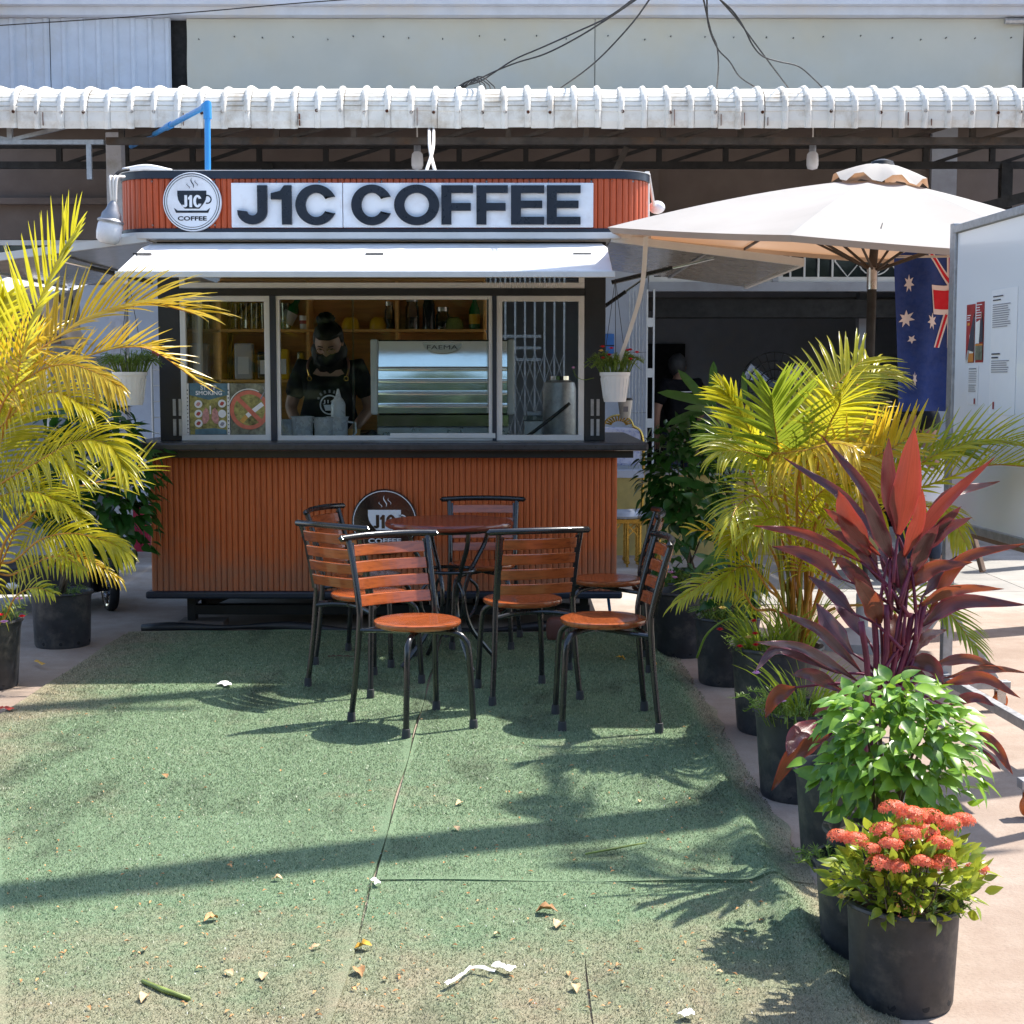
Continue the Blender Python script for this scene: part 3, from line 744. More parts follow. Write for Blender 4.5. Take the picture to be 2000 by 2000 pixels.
# counter
cm = MB(); cm.box(-2.30, .80, 8.70, 9.06, 1.100, 1.148); ct = cm.build('counter', MAT['counter_top'], ki, bev=.012)
kb('side_counter', MAT['counter_top'], -2.30, -2.05, 9.061, 10.6, 1.101, 1.147, bev=.008); kb('side_counter', MAT['counter_top'], .562, .80, 9.061, 10.6, 1.101, 1.147, bev=.008)
kb('counter_apron', MAT['black_trim'], -2.215, .72, 8.80, 8.912, 1.054, 1.099)
kb('counter_apron', MAT['black_trim'], -2.215, -2.172, 8.913, 10.5, 1.054, 1.099); kb('counter_apron', MAT['black_trim'], .63, .72, 8.913, 10.5, 1.054, 1.099)
# inner worktop
kb('worktop', MAT['pale_wall'], -2.09, .43, 9.07, 9.6, 1.06, 1.10)
# corner posts and louvre
kb('corner_post', MAT['black_trim'], -2.125, -1.998, 8.98, 9.12, 1.149, 2.35); kb('corner_post', MAT['black_trim'], .437, .562, 8.98, 9.12, 1.149, 2.35)
kb('corner_post', MAT['black_trim'], -2.125, -2.05, 10.95, 11.08, 1.149, 2.35); kb('corner_post', MAT['black_trim'], .49, .562, 10.95, 11.08, 1.149, 2.35)
for x in (-2.045, .475):
    for dx in (0, .035):
        for z in (1.18, 1.30): MB().box(x+dx, x+dx+.018, 8.972, 8.979, z, z+.1).build('vent_slot', MAT['galv'], ki)
kb('rear_wall', MAT['black_trim'], -2.05, -.19, 11.0, 11.08, .28, 2.35)
# window frames (white aluminium) and panes
WY = 9.0
def window(x0, x1, z0, z1, t=.034, split=None, name='window_frame', bot=None):
    f = MB(); y0, y1 = WY-.02, WY+.02; tb = bot or t
    f.box(x0, x1, y0, y1, z0, z0+tb); f.box(x0, x1, y0, y1, z1-t, z1); f.box(x0, x0+t, y0, y1, z0+tb, z1-t); f.box(x1-t, x1, y0, y1, z0+tb, z1-t)
    fr = f.build(name, MAT['white_alu'], ki, bev=.002)
    MB().box(x0+t, x1-t, WY-.003, WY+.003, z0+tb, z1-t).build('pane', MAT['glass'], fr)
    return fr
window(-1.995, -1.455, 1.150, 2.018); window(-.093, .434, 1.150, 2.018)
w = window(-1.418, -.118, 1.150, 2.018, .022, bot=.03)
window(-1.995, .434, 2.062, 2.22)
MB().box(-.735, -.10, WY-.032, WY-.021, 1.165, 1.195).build('sliding_rail', MAT['white_alu'], w)
MB().box(-.965, -.955, WY+.022, WY+.034, 1.18, 2.0).build('sliding_edge', MAT['jar_glass'], w)
kb('mullion', MAT['navy_trim'], -1.454, -1.419, WY-.03, WY+.03, 1.150, 2.018, bev=0); kb('mullion', MAT['navy_trim'], -.117, -.094, WY-.03, WY+.03, 1.150, 2.018, bev=0)
kb('transom', MAT['black_trim'], -1.997, .436, WY-.03, WY+.03, 2.019, 2.061, bev=0)
kb('window_head', MAT['black_trim'], -1.997, .436, WY-.03, WY+.03, 2.222, 2.35, bev=0)
# left side glazing
f = MB()
for y in (9.13, 10.0, 10.9): f.box(-2.11, -2.08, y, y+.04, 1.15, 2.2)
for z in (1.15, 2.16): f.box(-2.108, -2.082, 9.17, 10.9, z, z+.04)
fr = f.build('window_frame', MAT['white_alu'], ki)
MB().box(-2.10, -2.09, 9.17, 10.9, 1.19, 2.16).build('pane', MAT['glass'], fr)
# ceiling and sign band (rounded box)
kb('ceiling', MAT['white_panel'], -2.12, .56, 8.95, 11.1, 2.336, 2.35)
SX0, SX1, SY0, SY1, SR = -2.31, .80, 8.80, 11.1, .21
def rounded(off=0, n=8):
    x0, x1, y0, y1, r = SX0-off, SX1+off, SY0-off, SY1+off, SR+off; P = []
    for cx, cy, a0 in ((x1-r, y0+r, -90), (x1-r, y1-r, 0), (x0+r, y1-r, 90), (x0+r, y0+r, 180)):
        for i in range(n+1):
            a = R(a0+90*i/n); P.append((cx+r*math.cos(a), cy+r*math.sin(a)))
    return P
def band(name, mat, off, z0, z1, bev=.003):
    P = rounded(off, 10); m = MB(); m.prism(P, lambda u, w, d: V((u, w, z0+d)), z1-z0)
    m.f = [tuple(reversed(f)) for f in m.f]
    return m.build(name, mat, ki, smooth='auto', bev=bev)
band('fascia', MAT['white_alu'], .035, 2.336, 2.3735); band('lower_band', MAT['navy_trim'], .022, 2.374, 2.3965); band('roof_core', MAT['dark_inside'], -.012, 2.397, 2.682); band('upper_band', MAT['navy_trim'], .022, 2.6825, 2.727)
band('roof_flashing', MAT['white_alu'], .026, 2.7275, 2.731, 0)
# cladding around the sign band: strips set along the rounded path
P = rounded(0, 24); Lp = []; tot = 0
P2 = P+[P[0]]
for a, b_ in zip(P2, P2[1:]): Lp.append(tot); tot += math.hypot(b_[0]-a[0], b_[1]-a[1])
def along(s):
    s %= tot
    for i in range(len(P)-1, -1, -1):
        if s >= Lp[i]:
            a, b_ = P2[i], P2[i+1]; l = math.hypot(b_[0]-a[0], b_[1]-a[1]); t = (s-Lp[i])/max(l, 1e-6)
            return (a[0]+(b_[0]-a[0])*t, a[1]+(b_[1]-a[1])*t), (b_[0]-a[0], b_[1]-a[1])
s0 = strip_mb(.036, 2.397, 2.682); me = bpy.data.meshes.new('cladding_strip'); me.from_pydata(s0.v, [], s0.f); me.materials.append(MAT['sign_wood']); me.polygons.foreach_set('use_smooth', [True]*len(me.polygons)); me.set_sharp_from_angle(angle=R(50))
k = int(tot/.036)
for i in range(k):
    (x, y), (dx, dy) = along(i*tot/k)
    if y > 9.6: continue
    inst(me, 'cladding_strip', ki, MX.Translation((x, y, 0)) @ MX.Rotation(math.atan2(dy, dx), 4, 'Z'))
m = MB()
for i in range(24):
    for z in (2.415, 2.667): m.lathe([(0,-.006),(.005,-.005),(.006,0)], 8, (-2.1+i*.122, 8.785, z), MX.Rotation(R(90), 3, 'X'))
m.build('screw', MAT['galv'], ki, kind='stuff')
# name board with raised letters
sg = kb('sign_board', MAT['sign_face'], -1.632, -.989+.003, 8.755, 8.783, 2.400, 2.655, bev=.003)
sg2 = kb('sign_board', MAT['sign_face'], -.982, .473, 8.755, 8.783, 2.400, 2.655, bev=.003)
def X8(u): return (u-1000)*8.74/FPX/ (math.cos(PITCH)) *.9962
ZT, ZB = 2.638, 2.414
def letter(kind, x0, x1, ZB, ZT, fn, d, st, par, mat, name='letter'):
    w, h = x1-x0, ZT-ZB; m = MB(); tq = st*.76
    if kind == 'F' or kind == 'E':
        t = tq; zm = ZB+h*.53
        if kind == 'E': P = [(x0,ZB),(x1,ZB),(x1,ZB+t),(x0+st,ZB+t),(x0+st,zm-t*.55),(x1-w*.06,zm-t*.55),(x1-w*.06,zm+t*.4),(x0+st,zm+t*.4),(x0+st,ZT-t),(x1,ZT-t),(x1,ZT),(x0,ZT)]
        else: P = [(x0,ZB),(x0+st,ZB),(x0+st,zm-t*.9),(x1-w*.07,zm-t*.9),(x1-w*.07,zm+t*.1),(x0+st,zm+t*.1),(x0+st,ZT-t),(x1,ZT-t),(x1,ZT),(x0,ZT)]
        m.prism(P, fn, d)
    elif kind == '1':
        m.prism([(x1-st,ZB),(x1,ZB),(x1,ZT),(x1-st*.75,ZT),(x1-st*1.15,ZT-h*.14),(x0,ZT-h*.20),(x0,ZT-h*.36),(x1-st,ZT-h*.36)], fn, d)
    elif kind == 'J':
        r = w/2; cx = (x0+x1)/2; P = [(x1-st,ZT)]
        cz = ZB+r*.86
        P = [(x1,ZT),(x1-st,ZT),(x1-st,cz)]
        P += [(cx+(r-st)*math.cos(a), cz+(r-st)*.80*math.sin(a)) for a in [-i*math.pi/10 for i in range(1,11)]]
        P += [(x0, cz+h*.03)]+[(cx+r*math.cos(a), cz+r*.86*math.sin(a)) for a in [-math.pi+i*math.pi/12 for i in range(1,12)]]+[(x1,cz)]
        m.prism(P, fn, d)
    else:
        cx, cz = (x0+x1)/2, (ZT+ZB)/2; a_, b_ = w/2, h/2+h*.018; ia, ib = a_-st*1.03, b_-tq*1.06
        n = 48; g0 = R(24) if kind == 'C' else 0; vs = []; fs = []
        for i in range(n+1 if kind == 'C' else n):
            a = g0+(2*math.pi-2*g0)*i/n
            if kind == 'C':
                o_ = (cx+a_*math.cos(a), cz+b_*math.sin(a)); zi = o_[1] if i in (0, n) else cz+ib*math.sin(a)
                i_ = (cx+ia*math.cos(a)*(1.0), max(cz-ib, min(cz+ib, zi)))
            else: o_ = (cx+a_*math.cos(a), cz+b_*math.sin(a)); i_ = (cx+ia*math.cos(a), cz+ib*math.sin(a))
            vs += [fn(*i_, 0), fn(*i_, d), fn(*o_, 0), fn(*o_, d)]
        mm = len(vs)//4
        for i in range(mm if kind == 'O' else mm-1):
            a = i*4; b2 = ((i+1) % mm)*4
            fs += [(a, b2, b2+2, a+2), (a+3, b2+3, b2+1, a+1), (a+2, b2+2, b2+3, a+3), (a+1, b2+1, b2, a)]
        if kind == 'C': fs += [(0,2,3,1), ((mm-1)*4+1,(mm-1)*4+3,(mm-1)*4+2,(mm-1)*4)]
        m.add(vs, fs)
    m.build(name, mat, par)
for k, u0, u1 in (('J',471,529),('1',536,576),('C',583,663)): letter(k, X8(u0), X8(u1), ZB, ZT, FZ(8.730), .024, .058, sg, MAT['letter'])
for k, u0, u1 in (('C',690.5,770),('O',773,860),('F',864,925),('F',931.5,992),('E',998,1062),('E',1067,1132)): letter(k, X8(u0), X8(u1), ZB, ZT, FZ(8.730), .024, .058, sg2, MAT['letter'])

def text(s, mat, parent, x0, x1, z0, z1, fn, name='lettering', bold=.0, d=.002):
    cu = bpy.data.curves.new(name, 'FONT'); cu.body = s; cu.size = 1; cu.offset = bold; cu.extrude = 0; cu.fill_mode = 'FRONT'; cu.resolution_u = 3
    to = bpy.data.objects.new(name, cu); COL.objects.link(to); dg = bpy.context.evaluated_depsgraph_get(); dg.update()
    me = bpy.data.meshes.new_from_object(to.evaluated_get(dg)); bpy.data.objects.remove(to); bpy.data.curves.remove(cu)
    co = [v.co.copy() for v in me.vertices]; fs = [tuple(p.vertices) for p in me.polygons]; bpy.data.meshes.remove(me)
    ax, bx = min(c.x for c in co), max(c.x for c in co); ay, by = min(c.y for c in co), max(c.y for c in co)
    m = MB(); m.add([fn(x0+(c.x-ax)/(bx-ax)*(x1-x0), z0+(c.y-ay)/(by-ay)*(z1-z0), 0) for c in co], fs)
    return m.build(name, mat, parent)
def logo(cx, cz, y, r, fg, bgm, rim, lab):
    "round cup emblem: rim, ring line, cup, saucer, steam and lettering"
    fn = FZ(y); o = MB(); o.prism([(cx+r*math.cos(a), cz+r*math.sin(a)) for a in [i*math.pi/32 for i in range(64)]], fn, .03)
    lo = o.build('logo_sign', bgm, ki, smooth='auto', bev=.003); lo['label'] = lab
    f2 = FZ(y-.002); f3 = FZ(y-.004); k = r/56.0
    MB().ring(cx, cz, 52.2*k, 53.6*k, f2, .001, 64).build('ring_line', fg, lo)
    if rim: MB().ring(cx, cz, 48.2*k, 49.1*k, f2, .001, 64).build('ring_line', fg, lo)
    P = [(-28,21),(28,21),(27.5,9)]; P += [(12+15.5*math.cos(a)*1.0, 9-22*math.sin(a)) for a in [i*math.pi/16 for i in range(1, 9)]]
    P = [(-28,21)]+[(-28+.6*i*i*.16+(0 if i < 3 else (i-3)*1.2), 21-i*4.3) for i in range(1, 9)]+[(14,-13.5),(20,-8),(25,0),(27.6,9),(28,21)]
    P = [(-28,21),(-28,12),(-26.5,4),(-23.5,-2),(-19.5,-7),(-14,-13.2),(14,-13.2),(19.5,-7),(23.5,-2),(26.5,4),(28,12),(28,21)]
    MB().prism([(cx+a*k, cz+b_*k) for a, b_ in P], f2, .001).build('cup', fg, lo)
    MB().ring(cx+29.5*k, cz+4.5*k, 6.2*k, 8.6*k, f2, .001, 24, R(-110), R(130)).build('cup_handle', fg, lo)
    P = [(-35,-11.5),(-31,-21),(31,-21),(35,-11.5),(28,-16.8),(-28,-16.8)]
    MB().prism([(cx+a*k, cz+b_*k) for a, b_ in P], f2, .001).build('saucer', fg, lo)
    for dx, z0, z1, w in ((0, 26, 45, 2.2), (7.5, 30, 41, 1.5), (-8, 25, 35, 1.5)):
        a = []; b2 = []
        for i in range(11):
            t = i/10; z = z0+(z1-z0)*t; x = dx+2.6*math.sin(t*5.2+.6)+1.2; ww = w*math.sin(math.pi*min(1, t*.93+.04))
            a.append((cx+(x-ww/2)*k, cz+z*k)); b2.append((cx+(x+ww/2)*k, cz+z*k))
        MB().prism(b2+a[::-1], f2, .001).build('steam', fg, lo)
    for q_, a_, b_ in (('J',-18.5,-9),('1',-7.5,.5),('C',2.5,19)): letter(q_, cx+a_*k, cx+b_*k, cz-10.5*k, cz+12.5*k, f3, .001, 5.4*k, lo, bgm, 'lettering')
    text('COFFEE', fg, lo, cx-28*k, cx+28*k, cz-36*k, cz-27.5*k, f2, bold=.03)
    return lo
logo(X8(383), 2.546, 8.752, .169, MAT['letter'], MAT['sign_face'], True, 'round white cup emblem on the sign band')
logo((750-1000)*8.87/FPX, 1.5-(1020-747)*8.87/FPX, 8.868, .198, MAT['sign_face'], MAT['logo_black'], False, 'round black cup emblem low on the counter front')
# front awning flap
m = MB(); A = [V((-2.12,8.86,2.318)), V((.53,8.86,2.318)), V((.548,8.62,2.272)), V((.533,7.95,2.092)), V((-2.09,7.95,2.092)), V((-2.122,8.62,2.272))]
up = V((0,.27,.96))*.022
m.add(A+[p-up for p in A], [(0,5,4,3,2,1)[::-1], (6,7,8,9,10,11)[::-1]]+[(i, (i+1)%6, (i+1)%6+6, i+6)[::-1] for i in range(6)])
aw = m.build('front_flap', MAT['white_panel'], ki, bev=.004); aw['label'] = 'white hinged flap sloping down over the serving window'
m = MB(); m.bar((-2.10, 7.945, 2.070), (.545, 7.945, 2.070), .03, .03); m.build('flap_edge', MAT['white_alu'], aw, bev=.002)
for u in (277, 730, 1135):
    p = at(u, 497 if u < 1100 else 491, 8.42); MB().box(p.x-.045, p.x+.055, 8.40, 8.425, 2.212, 2.2215).build('flap_slot', MAT['black_trim'], aw)
def flap(xi, xo, label):
    m = MB(); zi, zo = 2.33, 2.19
    vs = [(xi,8.82,zi),(xo,8.82,zo),(xo,10.9,zo),(xi,10.9,zi)]; vs += [(a, b_, c+.025) for a, b_, c in vs]
    f = [(0,1,2,3),(7,6,5,4),(0,4,5,1),(1,5,6,2),(2,6,7,3),(3,7,4,0)]
    m.add(vs, f); o = m.build('side_flap', MAT['flap_under'], ki); o['label'] = label
    MB().bar((xi, 8.80, zi+.012), (xo, 8.80, zo+.012), .03, .045).build('flap_edge', MAT['white_alu'], o)
    MB().bar((xo, 8.8, zo+.012), (xo, 10.9, zo+.012), .03, .045).build('flap_edge', MAT['white_alu'], o)
    MB().bar(((xi+xo)/2, 8.85, (zi+zo)/2-.004), ((xi+xo)/2, 10.88, (zi+zo)/2-.004), .02, .008).build('flap_joint', MAT['galv'], o)
    sx = 1 if xo > xi else -1; a = V((xi+.02*sx, 9.02, 2.10)); b_ = V((xi+(xo-xi)*.55, 8.9, 2.235))
    MB().tube([a, a+(b_-a)*.6], .014, 8).build('gas_strut', MAT['black_metal'], o, smooth='auto'); MB().tube([a+(b_-a)*.6, b_], .008, 8).build('strut_rod', MAT['chrome'], o, smooth='auto')
    a = V((xi+.02*sx, 10.9, 2.0)); b_ = V((xi+(xo-xi)*.35, 10.8, 2.26))
    MB().tube([a, a+(b_-a)*.6], .014, 8).build('gas_strut', MAT['black_metal'], o, smooth='auto'); MB().tube([a+(b_-a)*.6, b_], .008, 8).build('strut_rod', MAT['chrome'], o, smooth='auto')
flap(-2.14, -3.25, 'raised left side flap with shiny underside'); flap(.58, 1.70, 'raised right side flap with dull underside')
# back shelves inside
def shelf(name, *a): return kb(name, MAT['ply'], *a, bev=.002)
xs = [-2.09, -1.46, -.825, -.195]
shelf('shelf_back', -2.09, -.195, 10.96, 10.995, 1.15, 2.349)
for z in (1.50, 1.86, 2.22): shelf('shelf_board', -2.088, -.197, 10.70, 10.958, z, z+.02)
for x in xs: shelf('shelf_upright', x-.01, x+.01, 10.69, 10.957, 1.15, 1.499); shelf('shelf_upright', x-.01, x+.01, 10.69, 10.957, 1.521, 1.859); shelf('shelf_upright', x-.01, x+.01, 10.69, 10.957, 1.881, 2.219)
MB().box(-2.10, -.2, 10.4, 10.95, 1.10, 1.148).build('back_worktop', MAT['counter_top'], ki)

# ================================================================ THINGS IN THE KIOSK
def lathe_thing(name, c, prof, mat, label, cat, group=None, n=20, smooth='auto'):
    o = MB(); o.lathe(prof, n, (0,0,0)); ob = o.build(name, mat, smooth=smooth); ob.location = c; ORG[ob.name] = V((0,0,0))
    return tag(ob, label, cat, group)
JUG = [(0,0),(.052,0),(.054,.01),(.060,.16),(.066,.17),(.062,.17),(.056,.16),(.050,.012),(0,.012)]
def jug(c, label, flip=1, s=1.0):
    o = lathe_thing('measuring_jug', c, [(r*s, z*s) for r, z in JUG], MAT['frosted'], label, 'jug', 'translucent jugs behind the window')
    m = MB(); m.tube([(flip*.058*s,0,.14*s),(flip*.10*s,0,.135*s),(flip*.105*s,0,.08*s),(flip*.055*s,0,.03*s)], .007, 6)
    h = m.build('handle', MAT['frosted'], o, smooth=True)
jug((-1.41, 9.30, 1.10), 'frosted plastic jug half hidden by the window frame edge, far left of the row', -1)
jug((-1.305, 9.26, 1.10), 'taller frosted jug standing second from left behind the window', 1, 1.12)
jug((-1.17, 9.26, 1.10), 'frosted jug just left of the tall squeeze bottle', 1, 1.08)
jug((-1.09, 9.30, 1.10), 'frosted jug in front of the tall squeeze bottle', 1, 1.1)
lathe_thing('squeeze_bottle', (-1.10, 9.42, 1.10), [(0,0),(.045,0),(.046,.26),(.040,.28),(.018,.31),(.014,.33),(.006,.36),(0,.36)], MAT['frosted'], 'tall frosted squeeze bottle with a pointed nozzle in front of the barista', 'bottle')
lathe_thing('glass_jar', (-.88, 9.34, 1.10), [(0,0),(.05,0),(.055,.03),(.05,.075),(.03,.09),(.012,.10),(0,.105)], MAT['jar_glass'], 'small round glass jar beside the coffee machine', 'jar')
lathe_thing('paper_cup', (-1.00, 9.40, 1.10), [(0,0),(.032,0),(.042,.10),(.044,.10),(.043,.106),(0,.108)], MAT['ply'], 'kraft paper cup by the barista right hand', 'cup')
lathe_thing('green_cup', (-1.475, 9.45, 1.10), [(0,0),(.035,0),(.045,.11),(0,.112)], MAT['green_plastic'], 'green cup peeking out at the left edge of the serving window', 'cup')
# espresso machine, its back to the window
em = thing('espresso_machine', (-.43, 9.5, 1.148), 'large chrome espresso machine with a ribbed mirror back panel facing the window', 'coffee machine')
m = MB(); EX0, EX1, EZ0, EZ1 = -.83, -.03, 1.31, 1.755
def emy(z): return 9.24-.028*math.cos((z-EZ0)/(EZ1-EZ0)*1.2)
nz = 120; vs = []
for i in range(nz+1):
    z = EZ0+(EZ1-EZ0)*i/nz; bulge = 0
    for zr in (1.36, 1.435, 1.51, 1.585): bulge += .0045*math.exp(-((z-zr)/.006)**2)
    for j in range(13):
        x = EX0+(EX1-EX0)*j/12; zz = z-EZ0; e = 0 if j in (0, 12) else 1
        vs.append((x, 9.235+.022*zz+.150*zz*zz-bulge*e-.010*math.sin(math.pi*j/12), z))
m.add(vs, [(i*13+j, i*13+j+1, (i+1)*13+j+1, (i+1)*13+j) for i in range(nz) for j in range(12)])
m.build('back_panel', MAT['panel_steel'], em, smooth=True)
m = MB(); m.box(EX0-.045, EX0-.002, 9.22, 9.75, EZ0-.01, EZ1+.012); m.box(EX1+.002, EX1+.045, 9.22, 9.75, EZ0-.01, EZ1+.012); m.build('side_cheek', MAT['white_alu'], em, bev=.012)
m = MB(); m.box(EX0-.002, EX1+.002, 9.30, 9.75, EZ1-.03, EZ1+.01); m.build('top_rail', MAT['black_trim'], em, bev=.004)
m = MB(); m.box(EX0, EX1, 9.30, 9.72, 1.225, EZ1-.035); m.build('body', MAT['black_trim'], em)
m = MB(); m.box(EX0-.01, EX1+.01, 9.255, 9.29, 1.225, 1.30); m.build('lower_panel', MAT['chrome'], em, bev=.003)
m = MB(); m.box(EX0-.01, EX1+.01, 9.25, 9.8, 1.165, 1.222); m.build('drip_tray', MAT['steel'], em, bev=.006)
for x in (-.8, -.06):
    MB().lathe([(.03,0),(.03,.05)], 16, (x, 9.35, 1.10), cap=True).build('foot', MAT['black_metal'], em)
    MB().lathe([(.03,0),(.03,.05)], 16, (x, 9.75, 1.10), cap=True).build('foot', MAT['black_metal'], em)
P = [(-.55,1.74),(-.31,1.74)][::-1]; P = [(-.31+.0,1.742),(-.55,1.742)]+[(-.43-.115*math.cos(a), 1.733-.052*math.sin(a)) for a in [i*math.pi/12 for i in range(13)]]
bd = MB(); bd.prism(P, FZ(9.222), .03); bdg = bd.build('badge', MAT['white_alu'], em)
text('FAEMA', MAT['print_dark'], bdg, -.525, -.335, 1.704, 1.729, FZ(9.219), bold=.0)
# barrel, tub, hose on the right
bt = lathe_thing('water_barrel', (.30, 9.42, 1.10), [(0,0),(.10,0),(.105,.02),(.105,.36),(.095,.40),(.06,.415),(0,.415)], MAT['galv'], 'pale metal water barrel behind the right window pane', 'barrel')
m = MB(); m.lathe([(.0,.415),(.062,.415),(.062,.44),(0,.44)], 16); m.build('lid', MAT['chrome'], bt)
tub = thing('storage_tub', (.135, 9.5, 1.10), 'cream plastic storage tub with a pale lid behind the right window', 'tub')
MB().box(.075, .195, 9.45, 9.58, 1.10, 1.255).build('box', MAT['white_plastic'], tub, bev=.008); MB().box(.07, .2, 9.445, 9.585, 1.256, 1.29).build('lid', MAT['jar_glass'], tub, bev=.006); MB().box(.095, .19, 9.46, 9.57, 1.291, 1.315).build('cap', MAT['clad_sheet'], tub, bev=.005)
m = MB(); m.tube(crom([(.36,9.28,1.37),(.22,9.25,1.26),(.10,9.25,1.17),(.02,9.27,1.13),(-.04,9.32,1.12)], 20), .011, 8)
tag(m.build('hose', MAT['black_trim'], smooth=True), 'dark hose running diagonally in front of the metal barrel', 'hose')
# shelf goods
sh = ('row of clear glasses on the upper shelf'); GP = [(0,0),(.032,0),(.036,.19),(.034,.19),(.03,.012),(0,.012)]
for i in range(6):
    o = lathe_thing('drinking_glass', (-2.01+i*.075, 10.80, 1.88), GP, MAT['jar_glass'], ('first','second','third','fourth','fifth','sixth')[i]+' clear glass from the left in the upper shelf row', 'glass', sh)
    m = MB(); m.lathe([(0,.012),(.029,.012),(.031,.07),(0,.07)], 16); m.build('contents', MAT['yellow_bowl'] if i % 2 == 0 else MAT['chrome'], o)
gb = MB(); gb.lathe([(0,0),(.045,0),(.05,.02),(.05,.16),(.02,.21),(.018,.26),(.022,.27),(0,.27)], 18); o = gb.build('bottle', MAT['green_glass'], smooth='auto'); o.location = (-1.66, 10.82, 1.885); o.rotation_euler = (0, R(28), 0); ORG[o.name] = V((0,0,0))
tag(o, 'green glass bottle leaning on the upper shelf above the barista', 'bottle')
m = MB(); m.lathe([(.051,.05),(.0515,.06),(.0515,.13),(.051,.14)], 18); m.build('label_band', MAT['white_cloth'], o)
o = lathe_thing('mug', (-1.495, 10.80, 1.88), [(0,0),(.036,0),(.040,.10),(.036,.10),(.033,.01),(0,.01)], MAT['white_plastic'], 'small white mug with a red band under the leaning green bottle', 'mug'); m = MB(); m.lathe([(.0385,.04),(.040,.065)], 18); m.build('label_band', MAT['print_red'], o)
BW = [(0,.09),(.03,.09),(.05,.075),(.062,.04),(.065,0),(.06,0),(0,.004)]
lathe_thing('bowl', (-1.165, 10.80, 1.88), BW, MAT['yellow_bowl'], 'upturned yellow bowl right above the barista head', 'bowl', 'yellow bowls on the shelf')
lathe_thing('bowl', (-.965, 10.80, 1.88), BW, MAT['yellow_bowl'], 'upturned yellow bowl left of the shelf upright', 'bowl', 'yellow bowls on the shelf')
for x, h, r, lab, mt in ((-.885,.17,.035,'slim glass jar at the left of the middle shelf bay','jar_glass'),(-.72,.20,.05,'tall smoky glass jar right of the shelf upright','jar_glass'),(-.60,.22,.045,'dark glass jar on the right upper shelf','dark_glass'),(-.50,.13,.05,'squat clear jar between dark jar and green bowl','jar_glass')):
    o = lathe_thing('storage_jar', (x, 10.80, 1.88), [(0,0),(r,0),(r,h*.8),(r*.8,h*.9),(r*.8,h),(0,h)], MAT[mt], lab, 'jar', 'jars on the upper shelf'); m = MB(); m.lathe([(0,.01),(r*.92,.01),(r*.92,h*.45),(0,h*.45)], 16); m.build('contents', MAT['soil'], o); m = MB(); m.lathe([(0,h+.001),(r*.86,h+.001),(r*.86,h+.03),(0,h+.03)], 16); m.build('lid', MAT['steel'], o)
lathe_thing('bowl', (-.42, 10.80, 1.88), [(r*1.1, z) for r, z in BW], MAT['green_stick'], 'yellow green bowl on the right upper shelf', 'bowl')
o = lathe_thing('bottle', (-.27, 10.80, 1.88), [(0,0),(.038,0),(.04,.02),(.04,.14),(.016,.20),(.015,.26),(0,.26)], MAT['green_glass'], 'dark green bottle standing upright at the right end of the shelf', 'bottle'); m = MB(); m.lathe([(.0405,.04),(.0415,.05),(.0415,.10),(.0405,.11)], 18); m.build('label_band', MAT['yellow_bowl'], o)
for x, w, h, mt, lab in ((-1.93,.13,.26,'clad_sheet','pale grey packet on the lower left shelf'),(-1.78,.10,.20,'black_trim','black canister beside the pale packet'),(-1.65,.09,.22,'yellow_bowl','yellow packet behind the left window frame'),(-1.52,.05,.2,'jar_glass','clear jar just left of the barista'),(-.9,.12,.2,'poster_teal','teal tin right of the barista shoulder'),(-.72,.14,.22,'dark_inside','dark tin behind the coffee machine')):
    m = MB(); m.box(x-w/2, x+w/2, 10.72, 10.82, 1.521, 1.521+h); o = m.build('shelf_packet', MAT[mt], bev=.012); ORG[o.name] = V((0,0,0)); tag(o, lab, 'packet', 'goods on the lower shelf'); MB().box(x-w*.3, x+w*.3, 10.716, 10.719, 1.56, 1.58+h*.4).build('label_band', MAT['cardstock'], o)
# cut window posters
def circ(cx, cz, r, n=24): return [(cx+r*math.cos(a), cz+r*math.sin(a)) for a in [i*2*math.pi/n for i in range(n)]]
PY = 8.985
po = thing('poster', (-1.86, PY, 1.18), 'teal and olive poster reading STOP SMOKING stuck inside the left window', 'poster')
def flat(name, poly, mat, y, par): return MB().prism(poly, FZ(y), .0012).build(name, mat, par)
px0, px1, pz0, pz1 = -1.945, -1.715, 1.186, 1.495
flat('sheet', [(px0,pz0),(px1,pz0),(px1,pz1),(px0,pz1)], MAT['poster_olive'], PY, po)
flat('banner', [(px0,1.425),(-1.83,1.395),(px1,1.425),(px1,pz1),(px0,pz1)], MAT['poster_teal'], PY-.002, po)
flat('banner', [(px0+.03,pz0),(px1-.01,pz0),(px1-.01,1.215),(-1.80,1.225),(px0+.03,1.218)], MAT['poster_teal'], PY-.002, po)
for x in (px0-.013, px1+.003):
    st_ = flat('border_strip', [(x-.008,pz0),(x+.008,pz0),(x+.008,pz1),(x-.008,pz1)], MAT['paper_white'], PY-.001, po)
    m = MB(); [m.prism(circ(x, 1.20+i*.023, .0034+.001*(i % 2), 8), FZ(PY-.0025), .001) for i in range(12)]; m.build('dot', MAT['print_dark'], st_)
text('ST', MAT['print_white'], po, -1.878, -1.842, 1.455, 1.485, FZ(PY-.004), bold=.03); text('P', MAT['print_white'], po, -1.800, -1.781, 1.455, 1.485, FZ(PY-.004), bold=.03)
text('SMOKING', MAT['print_white'], po, -1.908, -1.748, 1.424, 1.450, FZ(PY-.004), bold=.03)
MB().ring(-1.821, 1.470, .010, .015, FZ(PY-.004), .001, 24).build('no_sign', MAT['ban_red'], po)
